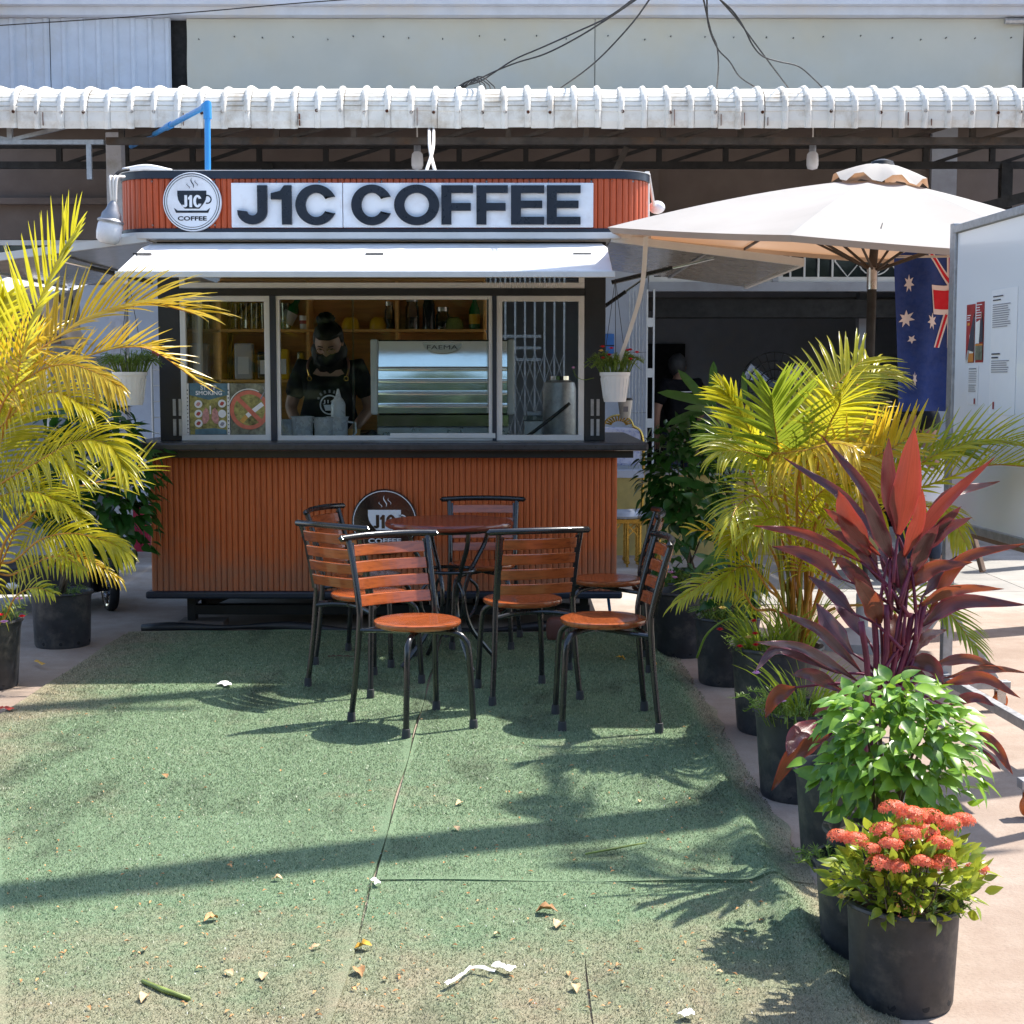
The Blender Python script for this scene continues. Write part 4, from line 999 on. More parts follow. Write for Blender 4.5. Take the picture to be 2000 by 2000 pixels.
for x, z, mt in ((-1.893,1.370,'organ_pink'),(-1.750,1.373,'organ_red'),(-1.893,1.312,'organ_red'),(-1.750,1.312,'cardstock'),(-1.893,1.254,'organ_red'),(-1.750,1.250,'print_grey')):
    d_ = flat('disc', circ(x, z, .024), MAT['print_white'], PY-.003, po)
    flat('organ', [(x+.012*math.cos(a)*(1+.3*math.sin(2*a)), z+.012*math.sin(a)) for a in [i*.45 for i in range(14)]], MAT[mt], PY-.0045, d_)
for s in (-1, 1): flat('lung', [(-1.821+s*(.006+.045*q), 1.25+w_) for q, w_ in ((0,.03),(.15,.085),(.5,.10),(.85,.075),(1,.03),(.85,.0),(.4,.005))][::s], MAT['organ_pink'], PY-.003, po)
flat('windpipe', [(-1.825,1.31),(-1.817,1.31),(-1.817,1.36),(-1.825,1.36)], MAT['print_white'], PY-.003, po)
pp = thing('poster', (-1.6, PY, 1.18), 'poster with a red no smoking circle over a cigarette beside the teal poster', 'poster')
flat('sheet', [(-1.70,pz0),(-1.474,pz0),(-1.474,pz1),(-1.70,pz1)], MAT['poster_dark'], PY, pp)
cx, cz = -1.585, 1.335
flat('ban_field', circ(cx, cz, .095), MAT['poster_olive'], PY-.002, pp)
MB().ring(cx, cz, .094, .118, FZ(PY-.004), .001, 40).build('ban_ring', MAT['ban_red'], pp); MB().ring(cx-.003, cz+.004, .1185, .124, FZ(PY-.0045), .001, 40, R(60), R(190)).build('ring_line', MAT['paper_white'], pp)
def strip2(a, b_, w): d = V((b_[0]-a[0], b_[1]-a[1], 0)).normalized()*w/2; return [(a[0]+d.y,a[1]-d.x),(b_[0]+d.y,b_[1]-d.x),(b_[0]-d.y,b_[1]+d.x),(a[0]-d.y,a[1]+d.x)]
flat('cigarette', strip2((-1.635,1.262),(-1.602,1.297),.026), MAT['cig_orange'], PY-.003, pp); flat('cigarette', strip2((-1.601,1.298),(-1.505,1.372),.027), MAT['print_white'], PY-.003, pp)
flat('ban_bar', strip2((cx-.07,cz+.07),(cx+.07,cz-.07),.026), MAT['ban_red'], PY-.0045, pp)
m = MB(); m.tube(crom([(-1.515,PY-.004,1.40),(-1.50,PY-.004,1.43),(-1.49,PY-.004,1.45),(-1.505,PY-.004,1.48)], 12), [.005-.0003*i for i in range(13)], 5); m.build('smoke', MAT['print_grey'], pp)

# ================================================================ PEOPLE
def skin_mesh(name, nodes, edges, mat, parent, sub=2, root=0):
    me = bpy.data.meshes.new(name); o = ORG.get(parent.name, V((0,0,0))) if parent else V((0,0,0))
    me.from_pydata([V(n[:3]) for n in nodes], edges, [])
    ob = bpy.data.objects.new(name, me); COL.objects.link(ob)
    sk = ob.modifiers.new('skin', 'SKIN'); sk.use_smooth_shade = True
    for i, n in enumerate(nodes):
        r = n[3] if isinstance(n[3], tuple) else (n[3], n[3]); me.skin_vertices[0].data[i].radius = r; me.skin_vertices[0].data[i].use_root = (i == root)
    su = ob.modifiers.new('sub', 'SUBSURF'); su.levels = sub; su.render_levels = sub
    dg = bpy.context.evaluated_depsgraph_get(); dg.update()
    m2 = bpy.data.meshes.new_from_object(ob.evaluated_get(dg)); bpy.data.objects.remove(ob); bpy.data.meshes.remove(me)
    m2.name = name; m2.materials.clear(); m2.materials.append(mat); m2.polygons.foreach_set('use_smooth', [True]*len(m2.polygons))
    m2.transform(MX.Translation(-o))
    ob = bpy.data.objects.new(name, m2); COL.objects.link(ob)
    if parent: ob.parent = parent; ORG[ob.name] = o
    return ob
def ellip(m, c, rx, ry, rz, fn=None, nu=24, nv=16, M=None):
    vs = []; 
    for j in range(nv+1):
        t = math.pi*j/nv
        for i in range(nu):
            p = 2*math.pi*i/nu; d = V((math.sin(t)*math.cos(p), math.sin(t)*math.sin(p), math.cos(t)))
            q = V((d.x*rx, d.y*ry, d.z*rz))
            if fn: q = fn(d, q)
            if M is not None: q = M @ q
            vs.append(V(c)+q)
    fs = [(j*nu+i, (j+1)*nu+i, (j+1)*nu+(i+1)%nu, j*nu+(i+1)%nu) for j in range(nv) for i in range(nu)]
    m.add(vs, fs)
def person(root, ang, label, pose, shirt, trousers, hairmat, bun=False, mask=False, glasses=False, tilt=0.0, turn=0.0, extras=None, group=None, sc=1.0, hand=True, hsc=1.0):
    """pose: dict of joints in metres, x right, -y forward, z up from the floor"""
    t = thing('person', root, label, 'person', group)
    RM = MX.Rotation(ang, 4, 'Z'); rt = V(root)
    def W(p): return rt+(RM @ (V(p)*sc))
    p = pose; nodes = []; edges = []
    def nd(pt, r, par=None):
        q = W(pt); nodes.append((q.x, q.y, q.z, tuple(a*sc for a in r) if isinstance(r, tuple) else r*sc)); i = len(nodes)-1
        if par is not None: edges.append((par, i))
        return i
    pel = nd(p['pelvis'], (.15,.11)); wa = nd(p['waist'], (.135,.10), pel); ch = nd(p['chest'], (.16,.115), wa); nk = nd(p['neck'], .055, ch); hd0 = nd(p['head'], .05, nk)
    for s in ('l', 'r'):
        sh_ = nd(p['sh'+s], .062, ch); el = nd(p['el'+s], .043, sh_); wr = nd(p['wr'+s], .030, el)
        d = (V(p['wr'+s])-V(p['el'+s])).normalized(); pm = V(p['wr'+s])+d*.05; pi = nd(pm, (.036,.018), wr)
        if hand:
            side = d.cross(V((0,0,1))); side = side.normalized() if side.length > .01 else V((1,0,0)); dn = V((0,0,-1))
            sg_ = 1 if s == 'l' else -1
            for k, (off, ln) in enumerate(((-.027,.062),(-.009,.074),(.009,.070),(.026,.055))):
                a = nd(pm+d*.035+side*off, .0095, pi); b_ = nd(pm+d*(.035+ln*.5)+side*off*1.1+dn*.010, .0088, a); nd(pm+d*(.035+ln*.85)+side*off*1.1+dn*.032, .0075, b_)
            a = nd(pm+side*sg_*-.036+dn*.004, .011, pi); nd(pm+d*.03+side*sg_*-.050+dn*.016, .009, a)
        hp = nd(p['hp'+s], .088, pel); kn = nd(p['kn'+s], .058, hp); an = nd(p['an'+s], .040, kn)
        f = V(p['an'+s])+V((0,-.13,-.045)); nd(f, (.042,.028), an)
    skin_mesh('body', nodes, edges, MAT['skin'], t)
    # shirt: torso and short sleeves
    nodes, edges = [], []
    a = nd(V(p['pelvis'])+V((0,0,-.02)), (.175,.132)); b_ = nd(p['waist'], (.165,.128), a); c = nd(p['chest'], (.185,.135), b_); k = nd(V(p['neck'])+V((0,.012,-.015)), .066, nd(V(p['neck'])+V((0,.01,-.06)), .085, c))
    for s in ('l', 'r'):
        s1 = nd(p['sh'+s], .082, c); e = V(p['sh'+s]).lerp(V(p['el'+s]), .80); nd(e, .070, s1)
    sh1 = skin_mesh('t_shirt', nodes, edges, MAT[shirt], t)
    nodes, edges = [], []
    a = nd(V(p['pelvis'])+V((0,0,-.01)), (.165,.122))
    for s in ('l', 'r'):
        h = nd(p['hp'+s], .100, a); k = nd(p['kn'+s], .074, h); nd(V(p['an'+s])+V((0,0,.03)), .058, k)
    skin_mesh('trousers', nodes, edges, MAT[trousers], t)
    for s in ('l', 'r'):
        m = MB(); ellip(m, W(V(p['an'+s])+V((0,-.06,-.04))), .048*sc, .125*sc, .042*sc, M=RM.to_3x3()); m.build('shoe', MAT['black_trim'], t, smooth=True)
    # head
    hs = sc*hsc
    HM = RM.to_3x3() @ MX.Rotation(turn, 3, 'Z') @ MX.Rotation(tilt, 3, 'X'); hc = W(V(p['head'])+V((0,0,.09)))+HM @ V((0,-.012,.0))
    def face(d, q):
        f = max(0, -d.y)
        if d.z < 0: q.x *= 1-.26*(-d.z)**1.5; q.y *= 1-.12*(-d.z)
        q.y -= .022*math.exp(-(q.x/.014)**2-((q.z+.012)/.026)**2)*f            # nose
        q.y += .010*(math.exp(-((abs(q.x)-.032)/.016)**2-((q.z-.012)/.014)**2))*f  # eye sockets
        q.y -= .005*math.exp(-(q.x/.022)**2-((q.z+.058)/.010)**2)*f          # mouth
        return q
    m = MB(); ellip(m, hc, .076*hs, .096*hs, .118*hs, face, 40, 32, HM); hd = m.build('head', MAT['skin'], t, smooth=True)
    for s in (-1, 1):
        m = MB(); ellip(m, hc+HM @ V((s*.077, .008, -.005))*hs, .010*hs, .020*hs, .032*hs, None, 12, 8, HM); m.build('ear', MAT['skin'], hd, smooth=True)
        m = MB(); ellip(m, hc+HM @ V((s*.030, -.077, .012))*hs, .012*hs, .008*hs, .007*hs, None, 12, 8, HM); m.build('eye', MAT['hair'] if mask else MAT['print_white'], hd, smooth=True)
        m = MB(); m.bar(hc+HM @ V((s*.016,-.094,.032))*hs, hc+HM @ V((s*.046,-.083,.034))*hs, .006, .006); m.build('brow', MAT[hairmat], hd)
    rr = random.Random(4)
    def hf(d, q):
        q *= 1+.035*math.sin(d.x*9+d.z*7)*math.sin(d.z*11)
        if d.y < -.2 and d.z < .42: q *= .80                                   # leave the face free
        return q
    m = MB(); ellip(m, hc+HM @ V((0,.014,.022))*hs, .090*hs, .107*hs, .116*hs, hf, 36, 28, HM); hr = m.build('hair', MAT[hairmat], t, smooth=True)
    if bun:
        m = MB(); ellip(m, hc+HM @ V((-.01,.05,.135))*hs, .052*hs, .045*hs, .036*hs, lambda d, q: q*(1+.12*math.sin(d.x*8+d.z*9)), 20, 14, HM); m.build('hair_bun', MAT[hairmat], hr, smooth=True)
        m = MB(); ellip(m, hc+V((0,.030,-.060))*hs, .104*hs, .070*hs, .155*hs, lambda d, q: V((q.x*(1+.30*max(0,-d.z)+.05*math.sin(d.z*9)), q.y*(1+.08*math.sin(d.x*14)), q.z)), 30, 22, RM.to_3x3()); m.build('hair_lock', MAT[hairmat], hr, smooth=True)
    if mask:
        def mf(d, q):
            q.y *= 1.0 if d.y < 0 else .2
            return q
        m = MB(); ellip(m, hc+HM @ V((0,-.026,-.060))*hs, .074*hs, .098*hs, .062*hs, mf, 28, 18, HM); m.build('face_mask', MAT['black_cloth'], hd, smooth=True)
    if glasses:
        for s in (-1, 1):
            c0 = hc+HM @ V((s*.032,-.100,.008))*hs; m = MB(); m.tube([c0+HM @ V((.024*math.cos(a),0,.018*math.sin(a)))*hs for a in [i*math.pi/10 for i in range(21)]], .002, 5, False); m.build('glasses_rim', MAT['gold'], hd)
    if extras: extras(t, W, RM, hc, HM)
    return t
BAR = dict(pelvis=(0,.02,.86), waist=(0,.0,1.02), chest=(0,-.01,1.26), neck=(0,-.025,1.44), head=(0,-.075,1.43), shl=(-.185,-.01,1.355), shr=(.185,-.01,1.355), ell=(-.265,-.03,1.09), elr=(.265,-.03,1.09),
    wrl=(-.17,-.20,.955), wrr=(.17,-.20,.955), hpl=(-.095,.02,.80), hpr=(.095,.02,.80), knl=(-.10,.0,.44), knr=(.10,.0,.44), anl=(-.105,.02,.09), anr=(.105,.02,.09))
def apron(t, W, RM, hc, HM):
    m = MB(); vs = []
    for j in range(9):
        z = .70+.60*j/8; w = .20-.075*max(0, (j-4)/4)
        for i in range(9):
            u = -1+2*i/8; vs.append(W((u*w, -.150+.035*u*u+.006*math.sin(u*5+j)-(.0 if j > 2 else .0), z)))
    m.add(vs, [(j*9+i, j*9+i+1, (j+1)*9+i+1, (j+1)*9+i) for j in range(8) for i in range(8)])
    ap = m.build('apron', MAT['black_cloth'], t, smooth=True); md = ap.modifiers.new('thick', 'SOLIDIFY'); md.thickness = .004
    for s in (-1, 1):
        m = MB(); m.tube(crom([W((s*.125,-.122,1.30)), W((s*.135,-.115,1.37)), W((s*.115,-.06,1.425)), W((s*.07,.03,1.43))], 10), .009, 6); m.build('strap', MAT['sole_brown'], ap, smooth=True)
        c0 = W((s*.120,-.145,1.285)); m = MB(); m.tube([c0+V((.014*math.cos(a),-.004,.014*math.sin(a))) for a in [i*math.pi/8 for i in range(17)]], .003, 5, False); m.build('buckle', MAT['gold'], ap)
        m = MB(); m.tube([W((s*.122,-.140,1.305)), W((s*.135,-.130,1.345))], .004, 5); m.build('buckle', MAT['gold'], ap)
    c0 = W((.012,-.163,1.115)); fn = lambda u, w, d: V((c0.x+u, c0.y+d, c0.z+w))
    MB().ring(0, 0, .056, .065, fn, .001, 32).build('emblem', MAT['print_white'], ap)
    m = MB(); m.prism([(-.040,.0),(-.028,-.038),(.028,-.038),(.040,.0)], fn, .001); m.build('emblem', MAT['print_white'], ap)
    text('J1C', MAT['print_white'], ap, c0.x-.044, c0.x+.044, c0.z+.004, c0.z+.032, FZ(c0.y-.001), bold=.02)
    for k in range(5):
        a = R(130-20*k); m = MB(); m.bar(fn(.078*math.cos(a), .078*math.sin(a), 0), fn(.098*math.cos(a), .098*math.sin(a), 0), .012, .002, (0,1,0)); m.build('emblem', MAT['print_grey'], ap)
    for s in (-1, 1): m = MB(); m.prism(circ(s*.072, .042, .009, 8), fn, .001); m.build('emblem', MAT['print_grey'], ap)
    m = MB(); m.prism([(-.11,-.108),(-.035,-.104),(-.035,-.095),(-.11,-.097)], fn, .001); m.prism([(.035,-.104),(.11,-.108),(.11,-.097),(.035,-.095)], fn, .001); m.build('emblem', MAT['print_grey'], ap)
person((-1.20, 9.86, .24), 0, 'barista in black T-shirt and black face mask looking down behind the serving window', BAR, 'black_cloth', 'denim', 'hair', bun=True, mask=True, glasses=True, tilt=R(33), turn=R(-4), extras=apron, sc=1.0, hsc=1.13)
ST = dict(BAR); ST.update(wrl=(-.22,-.14,.90), wrr=(.22,-.10,.88))
def backprint(t, W, RM, hc, HM):
    for k in range(3):
        m = MB(); a = W((-.10, .150, 1.28-.035*k)); b_ = W((.10+.02*k, .150, 1.28-.035*k)); m.bar(a, b_, .004, .008); m.build('print_line', MAT['print_white'], t)
person((1.79, 15.75, .02), R(205), 'man with short dark hair and black printed shirt standing in the dark doorway', ST, 'black_cloth', 'denim', 'grey_hair', turn=R(-50), extras=backprint, sc=1.08)
SIT = dict(pelvis=(0,.05,.50), waist=(0,.0,.66), chest=(0,-.07,.88), neck=(0,-.12,1.05), head=(0,-.16,1.12), shl=(-.185,-.08,.98), shr=(.185,-.08,.98), ell=(-.25,-.22,.78), elr=(.25,-.22,.78),
    wrl=(-.12,-.40,.80), wrr=(.12,-.40,.80), hpl=(-.095,.02,.48), hpr=(.095,.02,.48), knl=(-.11,-.40,.50), knr=(.11,-.40,.50), anl=(-.11,-.38,.09), anr=(.11,-.38,.09))
def phone(t, W, RM, hc, HM):
    pass
person((3.05, 11.9, .0), R(40), 'person in a brown jacket sitting half hidden below the hanging flag', SIT, 'brown_cloth', 'black_cloth', 'hair', tilt=R(20), extras=phone)
person((3.17, 11.2, -.02), R(175), 'dark haired person in a white T-shirt seated in front of the brown jacket', SIT, 'white_cloth', 'denim', 'hair', tilt=R(38))

# ================================================================ TABLE AND CHAIRS
def make_chair():
    t = thing('cafe_chair', (0,0,0), 'chair', 'chair', 'slatted wooden chairs round the table')
    bm_ = MAT['black_metal']
    seat = MB(); seat.lathe([(0,.436),(.172,.436),(.184,.441),(.190,.452),(.188,.462),(.178,.466),(.14,.463),(0,.460)], 40); seat.build('seat', MAT['chair_wood'], t, smooth='auto', angle=50)
    for s in (-1, 1):
        m = MB(); P = crom([(s*.215,-.215,.02),(s*.200,-.195,.22),(s*.190,-.180,.43),(s*.188,-.185,.52),(s*.192,-.225,.68),(s*.198,-.262,.80)], 18); m.tube(P, .0135, 10)
        lg = m.build('leg', bm_, t, smooth='auto'); f = MB(); f.lathe([(0,0),(.018,0),(.019,.012),(.017,.042),(.0138,.043)], 12, (s*.215,-.215,.0)); f.build('foot_cap', MAT['rubber_foot'], lg, smooth='auto')
        m = MB(); P = crom([(s*.165,.195,.02),(s*.158,.188,.20),(s*.150,.180,.345),(s*.137,.166,.392),(s*.105,.135,.415),(s*.03,.06,.422),(-s*.03,-.02,.423)], 24); m.tube(P, .0135, 10)
        lg = m.build('leg', bm_, t, smooth='auto'); f = MB(); f.lathe([(0,0),(.018,0),(.019,.012),(.017,.042),(.0138,.043)], 12, (s*.165,.195,.0)); f.build('foot_cap', MAT['rubber_foot'], lg, smooth='auto')
    m = MB(); m.tube(crom([(-.192,-.182,.40),(-.10,-.16,.413),(0,-.14,.416),(.10,-.16,.413),(.192,-.182,.40)], 16), .011, 8); m.tube([(-.19,-.18,.41),(-.06,.03,.424)], .010, 8); m.tube([(.19,-.18,.41),(.06,.03,.424)], .010, 8); m.build('seat_frame', bm_, t, smooth='auto')
    m = MB(); m.tube(crom([(-.238,-.250,.808),(-.12,-.280,.812),(0,-.290,.813),(.12,-.280,.812),(.238,-.250,.808)], 20), .0155, 10); m.lathe([(0,-.0165),(.0165,0),(0,.0165)], 10, (-.238,-.25,.808)); m.lathe([(0,-.0165),(.0165,0),(0,.0165)], 10, (.238,-.25,.808)); m.build('top_rail', bm_, t, smooth='auto')
    zs = [.510,.582,.654,.726]; me = None
    for i, z in enumerate(zs):
        m = MB(); n = 10; vs = []
        for k in range(n+1):
            u = -1+2*k/n; x = u*.178
            def yy(zz): return -.192-.26*(zz-.50)-.024*(1-u*u)
            for zz, th in ((z,0),(z+.050,0)): vs += [(x, yy(zz)+.009, zz), (x, yy(zz)-.009, zz)]
        fs = []
        for k in range(n):
            a = 4*k; b_ = 4*k+4; fs += [(a,a+2,b_+2,b_),(a+1,b_+1,b_+3,a+3),(a+2,a+3,b_+3,b_+2),(a,b_,b_+1,a+1)]
        fs += [(0,1,3,2),(4*n,4*n+2,4*n+3,4*n+1)]
        m.add(vs, fs); m.build('slat', MAT['chair_wood'], t, bev=.004)
    for s in (-1, 1):
        m = MB(); m.bar((s*.184,-.195,.49), (s*.184,-.262,.785), .010, .020, (1,0,0)); m.build('slat_bracket', bm_, t)
    return t
chair = make_chair()
def place(o, x, y, hx, hy, label, first=False):
    c = o if first else copy_tree(o); c.location = (x, y, .012); c.rotation_euler = (0, 0, math.atan2(-hx, hy)); c['label'] = label; return c
place(chair, -.41, 6.37, .54, -.84, 'front slatted chair facing the viewer with its round seat in sun', True)
place(chair, -.70, 7.23, .63, .77, 'slatted chair with its back to the viewer, behind the front left one')
place(chair, -.77, 7.90, .95, -.30, 'far left chair half hidden, only curved rail and one slat showing')
place(chair, -.17, 8.40, 0, -1, 'chair on the kiosk side of the round table facing the viewer')
place(chair, .05, 7.03, -.30, .95, 'middle chair with its slatted back to the viewer before the table')
place(chair, .40, 6.43, -1, -.06, 'front right chair seen from its side with a half sunlit seat')
place(chair, .50, 7.75, -1, .05, 'right chair seen from its side behind the front right one')
tb = thing('round_table', (-.33, 7.76, .012), 'round dark red wooden cafe table with curved black legs', 'table')
m = MB(); m.lathe([(0,.735),(.325,.735),(.334,.742),(.336,.757),(.330,.766),(0,.767)], 56, (-.33,7.76,.012)); m.build('tabletop', MAT['table_wood'], tb, smooth='auto', angle=50)
for k in range(4):
    a = R(28+90*k); c_, s_ = math.cos(a), math.sin(a)
    P = crom([(-.33+c_*r, 7.76+s_*r, z+.012) for r, z in ((.23,.73),(.21,.64),(.13,.50),(.085,.36),(.12,.20),(.22,.07),(.275,.012))], 26)
    MB().tube(P, .0125, 8).build('leg', MAT['black_metal'], tb, smooth='auto')
    P = crom([(-.33+c_*r, 7.76+s_*r, z+.012) for r, z in ((.105,.46),(.165,.40),(.155,.30),(.11,.24))], 14); MB().tube(P, .009, 8).build('scroll', MAT['black_metal'], tb, smooth='auto')
for r, z in ((.235,.722),(.135,.505)): MB().tube([(-.33+r*math.cos(a), 7.76+r*math.sin(a), z+.012) for a in [i*math.pi/20 for i in range(41)]], .009, 8, False).build('ring', MAT['black_metal'], tb, smooth='auto')

# ================================================================ PARASOL
UC = V((2.03, 8.42, 0))
um = thing('parasol', (2.03, 8.42, 0), 'large cream garden parasol right of the kiosk with a tan glow under its canopy', 'parasol')
tiltM = MX.Rotation(R(4.3), 3, 'X') @ MX.Rotation(R(4.4), 3, 'Y')
UR, UZ0, UZ1 = 1.60, 2.235, 2.63; dl = R(198)
def upt(k, t, r):
    "point on panel k: t 0..1 between ribs, r 0..1 from crown to rim"
    a0, a1 = dl+k*math.pi/4, dl+(k+1)*math.pi/4
    p = (V((math.cos(a0),math.sin(a0),0))*(1-t)+V((math.cos(a1),math.sin(a1),0))*t)*r*UR
    sag = math.sin(math.pi*t)
    z = UZ1-(UZ1-UZ0)*(.40*r+.60*r**1.55)-.045*sag*r*(1-.3*r)+.030*sag*max(0, r-.75)*4*.9
    p *= 1-.035*sag*r
    q = tiltM @ V((p.x, p.y, z-2.35))
    return UC+q+V((0,0,2.35))
for k in range(8):
    m = MB(); nr, ntt = 14, 8; vs = []
    for i in range(nr+1):
        r = .10+.90*i/nr
        for j in range(ntt+1): vs.append(upt(k, j/ntt, r))
    for j in range(ntt+1):                       # short turned-down hem
        q = upt(k, j/ntt, .985); vs.append(V((q.x, q.y, upt(k, j/ntt, 1.0).z-.030)))
    w = ntt+1
    m.add(vs, [(i*w+j, i*w+j+1, (i+1)*w+j+1, (i+1)*w+j) for i in range(nr+1) for j in range(ntt)])
    m.build('canopy_panel', MAT['umbrella_fabric'], um, smooth='auto', angle=50)
m = MB(); n = 32; vs = []
for i in range(5):
    r = .03+.20*i/4
    for j in range(n):
        a = 2*math.pi*j/n; wv = .028*math.sin(a*8+.6)*(i/4)**2
        q = tiltM @ V((r*1.15*math.cos(a), r*1.15*math.sin(a), UZ1+.085-.095*(i/4)**1.5+wv-2.35)); vs.append(UC+q+V((0,0,2.35)))
m.add(vs, [(i*n+j, i*n+(j+1)%n, (i+1)*n+(j+1)%n, (i+1)*n+j) for i in range(4) for j in range(n)]); m.build('vent_cap', MAT['umbrella_fabric'], um, smooth=True)
tp = UC+tiltM @ V((0,0,UZ1+.08-2.35))+V((0,0,2.35))
m = MB(); m.lathe([(.075,-.02),(.06,.015),(.02,.028),(0,.03)], 16, tp); m.build('finial', MAT['black_trim'], um, smooth='auto')
for k in range(8):
    P = [upt(k, 0, r)+V((0,0,-.016)) for r in (.06,.25,.5,.75,.985)]; MB().tube(crom(P, 10), .010, 6).build('rib', MAT['rust_steel'], um, smooth=True)
    MB().tube([upt(k, 0, .5)+V((0,0,-.02)), UC+V((0,0,2.12))], .008, 6).build('strut', MAT['rust_steel'], um)
bpt = UC+V((-.03,-.02,0))
MB().tube([UC+V((-.01,-.01,2.14)), tp], .024, 10).build('upper_pole', MAT['rust_steel'], um, smooth='auto')
MB().tube([bpt, UC+V((-.01,-.01,2.02))], .026, 12).build('pole', MAT['dark_steel'], um, smooth='auto')
MB().tube([UC+V((-.011,-.011,2.02)), UC+V((-.01,-.01,2.14))], .029, 12).build('pole_joint', MAT['steel'], um, smooth='auto')
m = MB(); m.lathe([(0,0),(.28,0),(.28,.05),(.10,.09),(.035,.11),(.035,.3),(0,.3)], 28, bpt); m.build('base', MAT['pole_concrete'], um, smooth='auto')
m = MB(); a = upt(1, .35, .80); m.tube(crom([a+V((0,0,.02)), a+V((-.02,-.05,-.03)), a+V((0,-.09,-.08)), a+V((.035,-.12,-.10))], 8), .003, 4); m.build('loose_cord', MAT['cable'], um)
# strap hanging from the parasol corner to the flower pot
m = MB(); P = crom([at(1262,462,8.1), at(1254,560,8.3), at(1232,640,8.45), at(1207,712,8.58)], 16); vs = []
for i, q in enumerate(P): vs += [q+V((-.013,0,-.003)), q+V((.013,0,.003)), q+V((.013,.008,.003)), q+V((-.013,.008,-.003))]
m.add(vs, [(4*i+a, 4*i+(a+1)%4, 4*i+4+(a+1)%4, 4*i+4+a) for i in range(len(P)-1) for a in range(4)])
tag(m.build('strap', MAT['white_pvc'], smooth='auto'), 'pale curved strap from the parasol corner down to the right hanging pot', 'strap')

# ================================================================ FLAG
fl = thing('flag', at(1750, 500, 8.75), 'dark blue flag with white stars hung behind the whiteboard', 'flag')
fa, fb_ = at(1742, 503, 8.75), at(1744, 798, 8.75); fw = .56; fh = fa.z-fb_.z+.02
def cloth(u, v):
    "u 0..1 left to right, v 0..1 top to bottom"
    x = fa.x+.012+u*fw+.018*math.sin(v*3.0)*(1-u)+.045*v*v*(1-u)
    y = 8.75+.030*math.sin(u*13+1.2*v)+.025*math.sin(u*7-2.5*v+1)*v
    z = fa.z+.085*u**.8-v*fh*(1+.10*u)+.020*math.sin(u*8)*(1-v)
    return V((x, y, z))
m = MB(); nu, nv = 40, 40
m.add([cloth(i/nu, j/nv) for j in range(nv+1) for i in range(nu+1)], [(j*(nu+1)+i, (j+1)*(nu+1)+i, (j+1)*(nu+1)+i+1, j*(nu+1)+i+1) for j in range(nv) for i in range(nu)])
m.build('field', MAT['flag_blue'], fl, smooth=True)
def onflag(name, poly, mat, off, sub=6):
    "print a (u, v) polygon on the cloth, cut finely so that it follows the folds"
    c = V((sum(p[0] for p in poly)/len(poly), sum(p[1] for p in poly)/len(poly), 0)); vs = []; n = len(poly)*sub
    for r in range(sub+1):
        for i in range(len(poly)):
            a, b_ = V((*poly[i], 0)), V((*poly[(i+1) % len(poly)], 0))
            for k in range(sub):
                q = c.lerp(a.lerp(b_, k/sub), r/sub); w = cloth(q.x, q.y); vs.append(w+V((0,-off,0)))
    m = MB(); m.add(vs, [(r*n+i, (r+1)*n+i, (r+1)*n+(i+1)%n, r*n+(i+1)%n) for r in range(sub) for i in range(n)]); m.build(name, mat, fl, smooth=True)
def star(cu, cv, r, n, wob=1.0, name='star'):
    P = []
    for i in range(2*n):
        a = math.pi*i/n+.3; rr_ = r if i % 2 == 0 else r*.46; P.append((cu+rr_*math.cos(a)*wob/fw, cv+rr_*math.sin(a)/fh))
    onflag(name, P, MAT['flag_white'], .004, 3)
star(.155, .20, .052, 7, .55); star(.115, .415, .050, 7); star(.375, .44, .050, 7, .6); star(.165, .55, .026, 5); star(.185, .80, .045, 7, .3)
U0 = .30
onflag('cross_band', [(U0,.0),(U0+.07,.0),(U0+.30,.16),(U0+.30,.235)], MAT['flag_white'], .004); onflag('cross_band', [(U0+.02,.0),(U0+.055,.0),(U0+.30,.18),(U0+.30,.215)], MAT['flag_red'], .006)
onflag('cross_band', [(U0+.07,.215),(.99,.20),(.99,.385),(U0+.09,.395)], MAT['flag_white'], .005, 8); onflag('cross_band', [(U0+.085,.245),(.99,.232),(.99,.352),(U0+.10,.362)], MAT['flag_red'], .007, 8)
onflag('cross_band', [(.52,.385),(.59,.385),(.47,.60),(.40,.60)], MAT['flag_white'], .004); onflag('cross_band', [(.54,.385),(.57,.385),(.45,.60),(.42,.60)], MAT['flag_red'], .006)
onflag('cross_band', [(.56,-.0),(.66,-.0),(.66,.6),(.56,.6)], MAT['flag_white'], .0055, 8); onflag('cross_band', [(.58,.0),(.64,.0),(.64,.6),(.58,.6)], MAT['flag_red'], .0075, 8)
m = MB(); m.tube([fa+V((.0,0,.0)), upt(2, .3, .95)], .004, 5); m.tube([fa+V((.03,0,.01)), upt(2, .4, .95)], .004, 5); m.build('cord', MAT['white_pvc'], fl)

